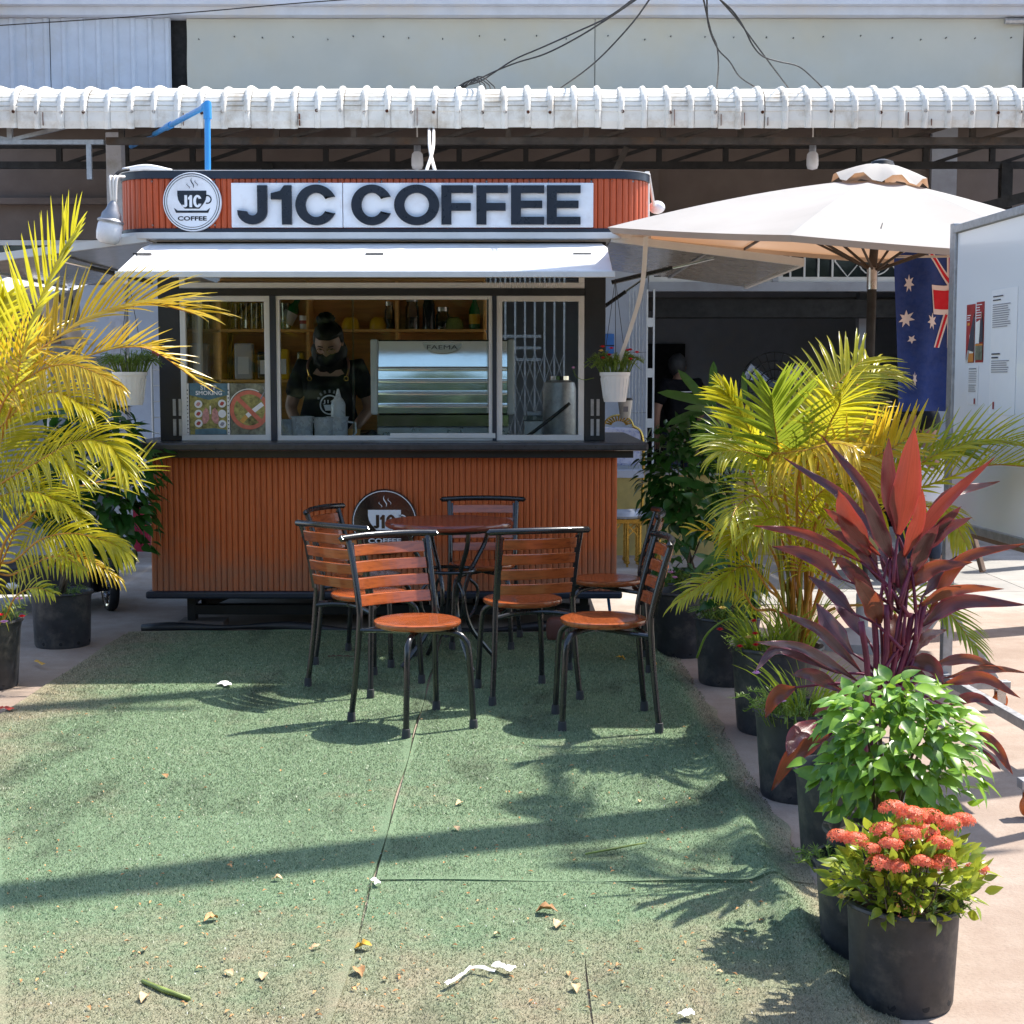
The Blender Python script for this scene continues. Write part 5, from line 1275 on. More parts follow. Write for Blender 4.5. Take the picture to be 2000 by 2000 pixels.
# ================================================================ WHITEBOARD ON CASTERS
wb = thing('whiteboard', (1.97, 6.7, 0), 'wheeled whiteboard with notices, seen at a slant at the right edge', 'whiteboard')
A = V((1.97, 6.70, 0)); D = V((.055, -1, 0)).normalized(); L = 1.66; N_ = V((-D.y*-1, 0, 0)); N_ = V((-1, -.055, 0)).normalized()
def wp(s, n, z): return A+D*s+N_*n+V((0,0,z))
def wbar(s0, n0, z0, s1, n1, z1, w, h, name, mat, up=(0,0,1)): return MB().bar(wp(s0,n0,z0), wp(s1,n1,z1), w, h, up).build(name, mat, wb, bev=.003)
ZB0, ZT0 = .87, 2.175
for s in (0, L): wbar(s, -.012, .10, s, -.012, ZT0+.03, .045, .045, 'post', MAT['galv'], D)
wbar(.03, 0, ZT0, L-.03, 0, ZT0, .035, .035, 'frame_bar', MAT['galv']); wbar(.03, 0, ZB0, L-.03, 0, ZB0, .035, .035, 'frame_bar', MAT['galv']); wbar(.045, 0, ZB0, .045, 0, ZT0, .03, .03, 'frame_bar', MAT['galv'], D); wbar(L-.045, 0, ZB0, L-.045, 0, ZT0, .03, .03, 'frame_bar', MAT['galv'], D)
m = MB(); q = [wp(.065,.004,ZB0+.02), wp(L-.065,.004,ZB0+.02), wp(L-.065,.004,ZT0-.02), wp(.065,.004,ZT0-.02)]; q += [p-N_*.012 for p in q]
m.add(q, [(3,2,1,0),(4,5,6,7),(0,1,5,4),(1,2,6,5),(2,3,7,6),(3,0,4,7)]); m.build('board', MAT['whiteboard_face'], wb)
wbar(.22, -.03, ZB0, .30, -.06, .68, .022, .022, 'brace', MAT['tan_cover']); wbar(.3, -.02, ZB0-.032, L-.3, -.02, ZB0-.032, .022, .022, 'brace', MAT['tan_cover'])
wbar(.02, 0, .16, L-.02, 0, .16, .04, .04, 'base_bar', MAT['galv'])
wbar(.02, 0, .50, .02, -.24, .15, .025, .025, 'brace', MAT['galv']); wbar(.02, 0, .5, .02, .24, .15, .025, .025, 'brace', MAT['galv'])
for s in (0, L):
    wbar(s, -.31, .12, s, .31, .12, .05, .035, 'foot_bar', MAT['galv'])
    for n_ in (-.27, .27):
        c = wp(s, n_, .042); m = MB(); m.lathe([(.012,-.014),(.036,-.014),(.041,-.008),(.041,.008),(.036,.014),(.012,.014)], 24, c, MX.Rotation(R(90), 3, 'X') @ MX.Rotation(R(25), 3, 'Y')); cw = m.build('caster_wheel', MAT['caster_orange'], wb, smooth='auto')
        MB().lathe([(0,-.0155),(.020,-.0155),(.020,.0155),(0,.0155)], 16, c, MX.Rotation(R(90), 3, 'X') @ MX.Rotation(R(25), 3, 'Y')).build('hub', MAT['black_trim'], cw)
        m = MB(); m.box(c.x-.02, c.x+.02, c.y-.024, c.y-.019, .036, .095); m.box(c.x-.02, c.x+.02, c.y+.019, c.y+.024, .036, .095); m.box(c.x-.03, c.x+.03, c.y-.03, c.y+.03, .0955, .102); m.build('caster_fork', MAT['steel'], wb)
def sheet(s0, s1, z0, z1, mat, name, label, cat, dn=.006, group=None):
    q = [wp(s0,dn,z0), wp(s1,dn,z0), wp(s1,dn,z1), wp(s0,dn,z1)]; q += [p-N_*.001 for p in q]
    m = MB(); m.add(q, [(3,2,1,0),(4,5,6,7),(0,1,5,4),(1,2,6,5),(2,3,7,6),(3,0,4,7)]); o = m.build(name, mat); ORG[o.name] = V((0,0,0)); return tag(o, label, cat, group)
def mark(o, P, mat, dn=.008, name='print'):
    m = MB(); q = [wp(s,dn,z) for s, z in P]; n = len(q); q += [p-N_*.0006 for p in q]; m.add(q, [tuple(range(n)), tuple(range(2*n-1,n-1,-1))]); m.build(name, mat, o)
def lines(o, s0, s1, z1, n, dz, mat, h=.0035, rag=.3, seed=1):
    m = MB(); rr = random.Random(seed)
    for i in range(n):
        e = s1-(s1-s0)*rag*rr.random(); q = [wp(s0,.0085,z1-i*dz), wp(e,.0085,z1-i*dz), wp(e,.0085,z1-i*dz-h), wp(s0,.0085,z1-i*dz-h)]; m.add(q, [(0,1,2,3)])
    m.build('text_line', mat, o)
S0 = .20
f1 = sheet(S0, S0+.10, 1.585, 1.835, MAT['print_red'], 'flyer', 'red flyer with a cream curve, left one of the whiteboard pair', 'flyer', group='flyers on the whiteboard')
mark(f1, [(S0,1.585),(S0+.03,1.585),(S0+.045,1.70),(S0+.10,1.78),(S0+.10,1.63),(S0+.05,1.60),(S0+.035,1.585),(S0+.0,1.585)][:5], MAT['paper_white']); mark(f1, [(S0+.03,1.64),(S0+.10,1.63),(S0+.10,1.80),(S0+.06,1.72)], MAT['print_dark'], .0095); mark(f1, [(S0+.035,1.588),(S0+.10,1.588),(S0+.10,1.625),(S0+.045,1.625)], MAT['print_orange'], .009); mark(f1, [(S0+.02,1.745),(S0+.05,1.745),(S0+.05,1.757),(S0+.02,1.757)], MAT['print_orange'], .009); lines(f1, S0+.012, S0+.06, 1.79, 3, .010, MAT['print_white'])
f2 = sheet(S0+.115, S0+.205, 1.585, 1.84, MAT['print_red'], 'flyer', 'red flyer with a man in a suit above small photos, right one of the pair', 'flyer', group='flyers on the whiteboard')
mark(f2, [(S0+.117,1.665),(S0+.16,1.665),(S0+.165,1.765),(S0+.117,1.755)], MAT['paper_white']); mark(f2, [(S0+.16,1.67),(S0+.203,1.67),(S0+.20,1.745),(S0+.185,1.79),(S0+.172,1.75)], MAT['print_dark'], .009); mark(f2, [(S0+.177,1.77),(S0+.190,1.77),(S0+.190,1.795),(S0+.177,1.795)], MAT['skin'], .0095); mark(f2, [(S0+.117,1.595),(S0+.203,1.595),(S0+.203,1.655),(S0+.117,1.655)], MAT['poster_dark'], .009); mark(f2, [(S0+.117,1.656),(S0+.203,1.656),(S0+.203,1.663),(S0+.117,1.663)], MAT['print_orange'], .009); lines(f2, S0+.122, S0+.19, 1.83, 6, .011, MAT['print_white'], rag=.5)
f3 = sheet(S0+.035, S0+.155, 1.405, 1.57, MAT['cardstock'], 'notice', 'small white printed notice with a table below the two red flyers', 'notice')
lines(f3, S0+.048, S0+.14, 1.56, 1, .01, MAT['print_dark']); lines(f3, S0+.048, S0+.145, 1.548, 7, .0075, MAT['print_grey'], .0025, .1); lines(f3, S0+.048, S0+.14, 1.490, 4, .0085, MAT['print_dark'], .0025, .2); mark(f3, [(S0+.115,1.408),(S0+.130,1.408),(S0+.130,1.432),(S0+.115,1.432)], MAT['print_red'], name='stamp')
f4 = sheet(S0+.285, S0+.56, 1.37, 1.88, MAT['cardstock'], 'notice', 'tall white printed notice cut off by the right edge of the photo', 'notice')
lines(f4, S0+.305, S0+.42, 1.855, 2, .015, MAT['print_dark'], .005); lines(f4, S0+.305, S0+.5, 1.82, 11, .009, MAT['print_grey'], .004, .2); lines(f4, S0+.305, S0+.40, 1.62, 2, .015, MAT['print_dark'], .006); lines(f4, S0+.305, S0+.5, 1.59, 6, .009, MAT['print_grey'], .004, .2); mark(f4, [(S0+.33,1.39),(S0+.345,1.39),(S0+.345,1.42),(S0+.33,1.42)], MAT['print_red'], name='stamp')

# ================================================================ PLANTS
def leaf_mesh(name, mat, w=.22, curl=.12, fold=.25, shape='ovate', n=6):
    vs = []; fs = []
    for i in range(n+1):
        t = i/n
        if shape == 'ovate': hw = w*math.sin(math.pi*min(1, t**.72))*(1-.15*t)+.004
        elif shape == 'heart': hw = w*(math.sin(math.pi*min(1,(t+.06)**.55))) if t < 1 else .003
        elif shape == 'tongue': hw = w*min(1, .35+2.0*t)*math.sqrt(max(0, 1-t**5))+.003
        else: hw = w*(1-t)+.003
        y = t; z = -curl*t*t
        vs += [(-hw, y, z+fold*hw), (0, y, z), (hw, y, z+fold*hw)]
    for i in range(n):
        a = 3*i; fs += [(a,a+1,a+4,a+3), (a+1,a+2,a+5,a+4)]
    me = bpy.data.meshes.new(name); me.from_pydata(vs, [], fs); me.materials.append(mat); me.polygons.foreach_set('use_smooth', [True]*len(me.polygons)); return me
LF = {k: leaf_mesh('leaf', MAT[m], *a) for k, (m, *a) in dict(
    bright=('bright_leaf', .30, .30, .30, 'ovate', 7), dark=('dark_leaf', .33, .18, .2, 'heart', 6), ixora=('ixora_leaf', .25, .10, .25, 'ovate', 5), strap=('strap_leaf', .095, .10, .3, 'tongue', 7)).items()}
def put_leaf(kind, par, p, d, nrm, ln, name='leaf'):
    return inst(LF[kind], name, par, MX.Translation(p) @ frame(d, nrm) @ MX.Scale(ln, 4))
def pot(t, c, rt_, h, rb=None, holes=True, mat='pot_black'):
    rb = rb or rt_*.80; c = V(c); m = MB()
    m.lathe([(0,.004),(rb*.96,.0),(rb,.012),(rb+(rt_*.93-rb)*.85,h*.86),(rt_*.93,h*.90),(rt_*.935,h*.955),(rt_*.985,h*.962),(rt_*1.0,h*.975),(rt_*.985,h),(rt_*.90,h),(rt_*.885,h*.97),(rt_*.86,h*.86)], 40, c)
    po_ = m.build('pot', MAT[mat], t, smooth='auto', angle=35)
    if holes:
        m = MB()
        for k in range(6):
            a = R(-115+38*k); q = c+V((math.cos(a)*rb*1.004, math.sin(a)*rb*1.004, .028)); m.lathe([(0,0),(.010,0),(.011,-.004)], 10, q, V((math.cos(a), math.sin(a), 0)).to_track_quat('Z','Y').to_matrix())
        m.build('drain_hole', MAT['black_void'], po_, kind='stuff')
    m = MB(); n = 28; vs = [(c.x, c.y, c.z+h*.89)]
    for i in (1, 2, 3):
        for k in range(n): a = 2*math.pi*k/n; r = rt_*.885*i/3; vs.append((c.x+r*math.cos(a), c.y+r*math.sin(a), c.z+h*.885+random.uniform(-.008,.012)))
    fs = [(0,1+k,1+(k+1)%n) for k in range(n)]+[(1+i*n+k,1+(i+1)*n+k,1+(i+1)*n+(k+1)%n,1+i*n+(k+1)%n) for i in range(2) for k in range(n)]
    m.add(vs, fs); m.build('soil', MAT['soil'], t, smooth=True)
    return po_
def frond(t, P, n, ll, nrm, mat='palm', rmat='rachis', lr=(1, 1), w=.013, droop=.25, start=.22, ang=(62, 18), lift=.25, rw=.008, seed=0):
    "pinnate palm frond: arched stalk with rows of folded leaflets on both sides"
    rr = random.Random(seed*13+5); C = crom(P, 60); nrm = V(nrm).normalized(); n = int(n*1.1); w *= .58; ll *= 1.12; droop *= 1.25
    m = MB(); k = len(C)
    m.tube(C, [rw*(1-.8*i/(k-1)) for i in range(k)], 6); 
    m.cur = 1; nl = n
    for side in (0, 1):
        if lr[side] <= 0: continue
        for i in range(nl):
            s = start+(1-start)*(i+.5*side+rr.uniform(-.2,.2))/nl; s = min(max(s, 0), .997); f = s*(k-1); a = int(f); p = C[a].lerp(C[min(a+1, k-1)], f-a)
            T = (C[min(a+2, k-1)]-C[max(a-2, 0)]).normalized(); Nn = (nrm-T*nrm.dot(T)).normalized(); Sd = T.cross(Nn)*(1 if side else -1)
            u = (s-start)/(1-start); an = R(ang[0]+(ang[1]-ang[0])*u+rr.uniform(-5,5))
            d = (Sd*math.sin(an)+T*math.cos(an)+Nn*(lift+rr.uniform(-.10,.10))).normalized()
            ln = ll*lr[side]*(.42+.58*math.sin(math.pi*(.16+.78*u))**.8)*rr.uniform(.88,1.06); W_ = w*(.75+.5*math.sin(math.pi*(.12+.7*u)))
            bl = d.cross(Nn)
            if bl.length < .05: bl = d.cross(T)
            bl.normalize(); dr = droop*rr.uniform(.6,1.4); vs = []; q = p.copy(); dd = d.copy(); ns = 6
            for j in range(ns+1):
                tt = j/ns; hw = W_*(.45+.55*min(1, tt*4))*(1-tt**2.6)+.0006; up = bl.cross(dd).normalized(); vs += [q-bl*hw+up*hw*.45, q, q+bl*hw+up*hw*.45]
                dd = (dd+V((0,0,-1))*dr/ns*(1+1.2*tt)).normalized(); q = q+dd*ln/ns
            m.add(vs, [x for j in range(ns) for x in ((3*j,3*j+1,3*j+4,3*j+3),(3*j+1,3*j+2,3*j+5,3*j+4))])
    return m.build('frond', [MAT[rmat], MAT[mat]], t, smooth=True)
def leaf_mass(t, c, rad, n, kind, mat, l0, l1, seed, hang=.3, zlo=-.8):
    "inner leaves too many to pick apart, joined into one part"
    rr = random.Random(seed); src = LF[kind]; sv = [v.co.copy() for v in src.vertices]; sf = [tuple(f.vertices) for f in src.polygons]; m = MB(); c = V(c)
    for i in range(n):
        d = V((rr.gauss(0,1), rr.gauss(0,1)-.4, rr.gauss(0,1)+.2)).normalized()
        if d.z < zlo: d.z = -d.z
        r = rr.uniform(.50, 1.03); p = c+V((d.x*rad[0]*r, d.y*rad[1]*r, d.z*rad[2]*r)); ld = (d+V((rr.uniform(-.6,.6), rr.uniform(-.6,.4), rr.uniform(-.5,.5)-hang))).normalized()
        X = MX.Translation(p) @ frame(ld, d+V((0,-.2,.5))) @ MX.Scale(rr.uniform(l0, l1), 4); m.add([X @ v for v in sv], sf)
    return m.build('foliage', MAT[mat], t, smooth=True, kind='stuff')

def A_(pts, y0, y1): 
    n = len(pts); return [at(u, v, y0+(y1-y0)*i/(n-1)) for i, (u, v) in enumerate(pts)]
def blossoms(par, spots, mat, r=.016):
    for p in spots:
        m = MB(); rr = random.Random(int(p[0]*1000))
        for ring_, (k, rad, z) in enumerate(((7, r, .0), (6, r*.7, .006), (4, r*.4, .010))):
            for i in range(k):
                a = 2*math.pi*i/k+ring_*.5; c, s = math.cos(a), math.sin(a); q = V(p)
                m.add([q, q+V((c*rad*.7-s*rad*.40, s*rad*.7+c*rad*.40, z+rad*.35)), q+V((c*rad, s*rad, z+rad*.45)), q+V((c*rad*.7+s*rad*.40, s*rad*.7-c*rad*.40, z+rad*.35))], [(0,3,2,1)])
        m.build('flower', MAT[mat], par, smooth=True)
def purslane(t, c, rad, h, n, seed=1, name='foliage', spread=1.3, mat='purslane'):
    "trailing stems set with small needle leaves"
    rr = random.Random(seed); m = MB(); c = V(c)
    for i in range(n):
        a = rr.uniform(0, 6.283); r0 = rad*rr.random()**.5*.8; b = c+V((math.cos(a)*r0, math.sin(a)*r0, 0)); o = rad*spread*rr.uniform(.3,1); e = c+V((math.cos(a)*(r0+o*.6), math.sin(a)*(r0+o*.6), h*rr.uniform(.35,1)*(1-.3*o/rad)))
        C = crom([b, (b+e)/2+V((0,0,h*.3)), e], 8); m.tube(C, [.0022]*9, 4)
        for j in range(2, 9):
            for k in range(3):
                d = V((rr.uniform(-1,1), rr.uniform(-1,1), rr.uniform(-.2,.9))).normalized(); l = rr.uniform(.016,.030); x = d.cross(V((0,0,1)))*.0022; q = C[j]
                m.add([q, q+d*l*.5+x, q+d*l, q+d*l*.5-x], [(0,1,2,3)])
    return m.build(name, MAT[mat], t)

def grass_clump(t, c, rad, h, n, seed):
    "upright narrow blades that bend over at the tip"
    rr = random.Random(seed); m = MB(); c = V(c)
    for i in range(n):
        a = rr.uniform(0, 6.283); r = rad*rr.random()**.5*.6; b_ = c+V((math.cos(a)*r, math.sin(a)*r, 0)); l = h*rr.uniform(.5, 1.05); d = V((math.cos(a)*rr.uniform(.1,.5), math.sin(a)*rr.uniform(.1,.5), 1)).normalized(); x = d.cross(V((math.sin(a),-math.cos(a),.2))).normalized()*.0042; vs = []; q = b_.copy()
        for j in range(6):
            k = 1-(j/5)**2*.95; vs += [q-x*k, q+x*k]; q = q+d*l/5; d = (d+V((math.cos(a)*.16, math.sin(a)*.16, -.12))).normalized()
        m.add(vs, [(2*j,2*j+1,2*j+3,2*j+2) for j in range(5)])
    return m.build('grass_tuft', MAT['palm_green'], t, smooth=True)

# ---- left palm at the photo's edge
lp = thing('potted_palm', (-2.62, 7.25, 0), 'golden yellow areca palm in a grey black pot cut off by the left edge', 'palm')
pot(lp, (-2.60, 7.25, 0), .185, .34)
PA = -2.60, 7.25
base = V((-2.60, 7.25, .30))
def lf(pts, y0, y1, *a, **k):
    P = A_(pts, y0, y1); k.setdefault('start', .0)
    stalk = k.pop('stalk', True)
    if stalk:
        b_ = base+V((random.uniform(-.06,.06), random.uniform(-.06,.06), 0)); mid = b_.lerp(P[0], .55)+V((-.05,0,.10)); L0 = (P[0]-b_).length; L1 = sum((P[i+1]-P[i]).length for i in range(len(P)-1))
        P = [b_, mid]+P; k['start'] = L0/(L0+L1)*.97 if k['start'] == 0 else k['start']
        k['start'] = 2/(len(P)-1)
    return frond(lp, P, *a, **k)
lf([(20,800),(50,660),(95,550),(150,452)], 7.2, 6.9, 28, .33, (-.25,-.75,.30), mat='palm', lr=(1.0,.75), w=.016, droop=.05, lift=.3, ang=(48,14), seed=1)
lf([(30,700),(77,683),(140,640),(209,610),(296,594),(387,615)], 7.3, 7.6, 36, .36, (.0,-.5,.85), mat='palm_gold', lr=(1.0,.8), w=.014, droop=.22, lift=.35, ang=(58,14), seed=2)
lf([(60,722),(111,714),(188,690),(242,678),(303,687),(394,752)], 7.3, 7.7, 30, .25, (0,-.4,.9), mat='palm_gold', lr=(1.0,.6), w=.012, droop=.05, lift=.25, ang=(55,14), seed=3)
lf([(5,790),(67,730),(128,712),(188,728),(236,757)], 7.2, 6.8, 40, .25, (0,-.75,.65), mat='palm_gold', lr=(.55,1.0), w=.011, droop=.55, lift=.1, ang=(62,16), seed=4)
lf([(-20,965),(74,902),(151,862),(209,868),(244,915)], 7.2, 6.75, 42, .26, (0,-.65,.75), mat='palm_yellow', lr=(1.0,1.0), w=.013, droop=.50, lift=.2, ang=(58,12), seed=5)
lf([(28,1095),(78,1055),(140,1042),(210,1058),(248,1078)], 7.2, 6.9, 34, .22, (0,-.7,.7), mat='palm_yellow', lr=(.7,1.0), w=.011, droop=.5, lift=.15, ang=(60,12), seed=6)
lf([(25,1122),(93,1090),(130,1090),(165,1113)], 7.2, 6.9, 22, .14, (0,-.7,.7), mat='palm', lr=(.5,1.0), w=.009, droop=.5, lift=.1, seed=7)
lf([(60,1010),(110,960),(174,946),(236,928),(290,900)], 7.2, 7.5, 10, .24, (0,-.6,.8), mat='palm_yellow', lr=(1.0,1.0), w=.011, droop=.15, lift=.2, seed=8)
lf([(0,1216),(31,1165),(70,1148),(105,1160)], 7.1, 6.9, 16, .12, (0,-.7,.7), mat='palm', lr=(.8,1.0), w=.009, droop=.4, seed=9)
lf([(-60,780),(-30,680),(-10,620),(10,580)], 7.4, 7.3, 20, .30, (.2,-.7,.3), mat='palm', lr=(.6,.8), w=.015, droop=.15, lift=.2, ang=(52,14), seed=10)
lf([(-30,880),(15,820),(70,775),(120,770),(175,800)], 7.3, 7.0, 34, .24, (0,-.6,.8), mat='palm_yellow', lr=(1.0,1.0), w=.011, droop=.45, lift=.2, seed=11)
lf([(-40,950),(0,860),(30,800),(40,740)], 7.3, 7.5, 30, .30, (.2,-.8,.3), mat='palm', lr=(.9,1.0), w=.012, droop=.3, seed=12)
lf([(-60,1050),(-10,960),(50,900),(110,890),(150,930)], 7.4, 7.2, 32, .24, (0,-.6,.8), mat='palm', lr=(1,1), w=.011, droop=.5, seed=13)
lf([(-60,800),(-20,740),(40,690),(80,660)], 7.4, 7.1, 26, .26, (.1,-.8,.4), mat='palm_gold', lr=(1,.8), w=.013, droop=.2, seed=14)
lf([(-50,1010),(0,970),(60,960),(130,985)], 7.3, 7.0, 30, .22, (0,-.6,.8), mat='palm', lr=(1,1), w=.010, droop=.5, seed=15)
lf([(-20,1150),(20,1060),(50,1000),(110,985),(160,1010)], 7.35, 7.3, 30, .20, (0,-.6,.8), mat='palm', lr=(1,1), w=.010, droop=.5, seed=16)
lf([(-60,760),(-60,680),(-70,600)], 7.4, 7.6, 20, .30, (.3,-.6,.3), mat='palm_green', lr=(.3,.5), w=.012, droop=.2, seed=17)
frond(lp, A_([(95,1110),(120,1085),(165,1090),(235,1130)], 7.3, 7.2), 18, .13, (0,-.7,.7), mat='palm_gold', lr=(.6,1.0), w=.008, droop=.6, start=.2, seed=18)
purslane(lp, (-2.58, 7.22, .31), .17, .14, 46, 2)
blossoms(lp, [at(38,1172,6.98), at(8,1217,6.95)], 'flower_pink', .022); blossoms(lp, [at(43,1206,6.96), at(2,1203,6.95)], 'flower_red', .018)
# ---- left shrub pot behind
ls = thing('potted_shrub', (-2.58, 8.35, 0), 'dark leafy shrub in a wide black pot standing between the left palm and the kiosk', 'potted plant')
pc = V((at(120, 1240, 8.4).x, 8.42, 0)); pot(ls, (pc.x, 8.42, 0), .178, .315, .155)
def bush(t, c, rx, ry, rz, n, kind, l0, l1, seed, stems=8, sbase=None, hang=.5, zmin=None, shell=.55):
    rr = random.Random(seed); c = V(c)
    for i in range(n):
        while True:
            d = V((rr.gauss(0,1), rr.gauss(0,1), rr.gauss(0,1))).normalized()
            if d.y < .55: break
        r = (shell+(1-shell)*rr.random()**.6)*(1+.14*math.sin(d.x*6+seed)*math.sin(d.z*7)); p = c+V((d.x*rx*r, d.y*ry*r, d.z*rz*r))
        if zmin and p.z < zmin: p.z = zmin+rr.random()*.1
        ld = (V((d.x, d.y, 0))*.9+V((rr.uniform(-.5,.5), rr.uniform(-.5,.3), -hang+rr.uniform(-.4,.4)))).normalized(); nn = (d+V((0,-.2,.7))+V((rr.uniform(-.4,.4), rr.uniform(-.4,.4), rr.uniform(-.2,.3)))).normalized()
        put_leaf(kind, t, p, ld, nn, rr.uniform(l0, l1))
    m = MB(); sbase = V(sbase) if sbase is not None else c-V((0,0,rz))
    for i in range(stems):
        d = V((rr.gauss(0,.5), rr.gauss(0,.5), abs(rr.gauss(.6,.3)))).normalized(); e = c+V((d.x*rx*.8, d.y*ry*.8, d.z*rz*.7)); m.tube(crom([sbase+V((rr.uniform(-.03,.03), rr.uniform(-.03,.03), 0)), sbase.lerp(e, .5)+V((0,0,.03)), e], 8), [.007-.0006*k for k in range(9)], 5)
    m.build('stem', MAT['bark'], t, smooth=True)
bush(ls, (pc.x+.16, 8.6, .92), .40, .26, .50, 290, 'dark', .07, .115, 3, 8, (pc.x, 8.42, .3), hang=.5)
leaf_mass(ls, (pc.x+.14, 8.62, .90), (.38,.24,.48), 420, 'dark', 'dark_mass', .06, .11, 4)
purslane(ls, (pc.x, 8.38, .285), .13, .09, 30, 5)

# ---- right row of pots, back to front
def potrow(u, v, r, h, label, cat='potted plant', name='potted_plant', rb=None):
    p = V((0,0,0)); k = (v-747); Y = FPX*EYE/k*1.0; Y += r*.8; x = (u-1000)*Y/FPX; t = thing(name, (x, Y, 0), label, cat); pot(t, (x, Y, 0), r, h, rb); return t, V((x, Y, 0))
# areca palm with purslane
rp, c5 = potrow(1522, 1452, .205, .375, 'large areca palm with yellow green fronds and orange stalks in the right row', 'palm', 'potted_palm')
B5 = c5+V((.10,-.02,.33))
def rf(pts, y0, y1, *a, **k):
    P = A_(pts, y0, y1); b_ = B5+V((random.uniform(-.05,.05), random.uniform(-.05,.05), 0)); rk = k.pop('bow', .08)
    P = [b_, b_.lerp(P[0], .5)+V((random.uniform(-.02,.02),0,rk))]+P; k['start'] = 2/(len(P)-1); return frond(rp, P, *a, **k)
rf([(1560,880),(1597,807),(1638,747),(1687,701)], 6.3, 6.5, 24, .27, (-.25,-.8,.5), mat='palm', lr=(1.0,1.0), w=.012, droop=.28, lift=.12, ang=(75,30), seed=21)
rf([(1528,930),(1519,870),(1511,815),(1506,770)], 6.25, 6.15, 22, .27, (0,-.85,.45), mat='palm_green', lr=(1.0,1.0), w=.013, droop=.12, lift=.3, ang=(66,22), seed=22)
rf([(1500,930),(1470,850),(1430,780),(1405,755)], 6.3, 6.2, 24, .20, (-.5,-.5,.6), mat='palm', lr=(.9,.6), w=.012, droop=.20, lift=.3, ang=(40,14), seed=23)
rf([(1532,965),(1509,910),(1478,890),(1431,879),(1403,890)], 6.3, 6.0, 26, .19, (0,-.7,.7), mat='palm', lr=(.9,1.0), w=.010, droop=.6, lift=.1, ang=(60,16), seed=24)
rf([(1510,1010),(1490,975),(1465,970),(1440,990),(1425,1020)], 6.3, 5.9, 20, .19, (-.2,-.7,.6), mat='palm', lr=(1.0,1.0), w=.009, droop=.5, lift=.05, ang=(80,16), seed=25)
rf([(1479,1117),(1442,1070),(1417,1050),(1386,1038),(1345,1034)], 6.2, 6.1, 9, .10, (0,-.7,.7), mat='palm_gold', lr=(1.0,1.0), w=.008, droop=.35, rmat='rachis', seed=26)
rf([(1475,1190),(1450,1155),(1415,1138),(1370,1142),(1322,1178)], 6.15, 6.0, 22, .13, (0,-.6,.8), mat='palm', lr=(.8,1.0), w=.009, droop=.55, lift=.1, seed=27)
rf([(1500,905),(1540,885),(1573,880),(1628,866),(1670,875)], 6.2, 5.8, 28, .24, (0,-.6,.8), mat='palm_gold', lr=(.35,1.0), w=.011, droop=.55, lift=.0, ang=(70,25), seed=28)
rf([(1600,1010),(1680,985),(1799,952),(1888,921),(1940,908),(2010,912)], 6.15, 5.6, 34, .23, (0,-.6,.8), mat='palm', lr=(1.0,.8), w=.010, droop=.05, lift=.35, ang=(55,18), seed=29)
rf([(1640,925),(1690,900),(1733,880),(1791,845)], 6.1, 5.9, 16, .22, (0,-.85,.3), mat='palm_gold', lr=(1.0,.8), w=.013, droop=.03, lift=.2, ang=(62,30), seed=30)
rf([(1700,1010),(1790,990),(1850,1000),(1885,1060)], 6.1, 5.7, 26, .17, (0,-.6,.8), mat='palm', lr=(.8,1.0), w=.010, droop=.6, lift=0, seed=31)
rf([(1700,1180),(1800,1165),(1856,1200),(1907,1268)], 6.0, 5.7, 22, .17, (.2,-.6,.7), mat='palm_green', lr=(1.0,.8), w=.008, droop=.3, lift=.1, seed=32)
rf([(1560,1000),(1545,930),(1550,860),(1580,790)], 6.35, 6.6, 24, .22, (.2,-.7,.5), mat='palm', lr=(1.0,1.0), w=.011, droop=.3, seed=33)
rf([(1560,1050),(1580,990),(1620,950),(1660,950)], 6.3, 6.0, 28, .22, (0,-.7,.6), mat='palm', lr=(1.0,1.0), w=.011, droop=.4, seed=34)
rf([(1500,1060),(1470,1030),(1440,1040),(1420,1070)], 6.3, 6.0, 20, .16, (0,-.7,.7), mat='palm', lr=(1.0,1.0), w=.009, droop=.5, seed=35)
rf([(1620,960),(1650,880),(1670,830),(1660,780)], 6.4, 6.6, 24, .22, (.1,-.8,.5), mat='palm_gold', lr=(1.0,1.0), w=.011, droop=.4, seed=36)
rf([(1500,1150),(1470,1110),(1440,1110),(1400,1145)], 6.2, 5.95, 24, .16, (0,-.7,.7), mat='palm', lr=(1.0,1.0), w=.010, droop=.5, seed=41)
rf([(1560,1120),(1580,1070),(1620,1050),(1670,1080)], 6.2, 5.9, 26, .18, (0,-.7,.7), mat='palm', lr=(1.0,1.0), w=.010, droop=.5, seed=42)
rf([(1550,1080),(1540,1030),(1510,1010),(1470,1040)], 6.2, 5.9, 26, .20, (0,-.7,.7), mat='palm', lr=(1.0,1.0), w=.010, droop=.5, seed=43)
rf([(1600,900),(1620,830),(1640,790),(1640,760)], 6.3, 6.1, 24, .24, (.1,-.85,.4), mat='palm', lr=(1.0,1.0), w=.011, droop=.3, seed=44)
rf([(1560,930),(1600,890),(1660,900),(1710,960)], 6.15, 5.8, 26, .22, (0,-.7,.6), mat='palm_gold', lr=(1.0,1.0), w=.010, droop=.5, seed=45)
rf([(1480,960),(1455,900),(1430,860),(1395,850)], 6.35, 6.4, 24, .18, (-.1,-.7,.6), mat='palm_green', lr=(1.0,1.0), w=.009, droop=.3, seed=37)
rf([(1690,1000),(1760,930),(1850,880),(1930,862),(1990,870)], 6.1, 5.7, 30, .20, (0,-.6,.8), mat='palm', lr=(1.0,1.0), w=.010, droop=.1, lift=.35, seed=39)
rf([(1600,850),(1660,770),(1700,730),(1745,735)], 6.3, 6.6, 26, .20, (-.2,-.7,.6), mat='palm', lr=(1.0,1.0), w=.010, droop=.3, seed=40)
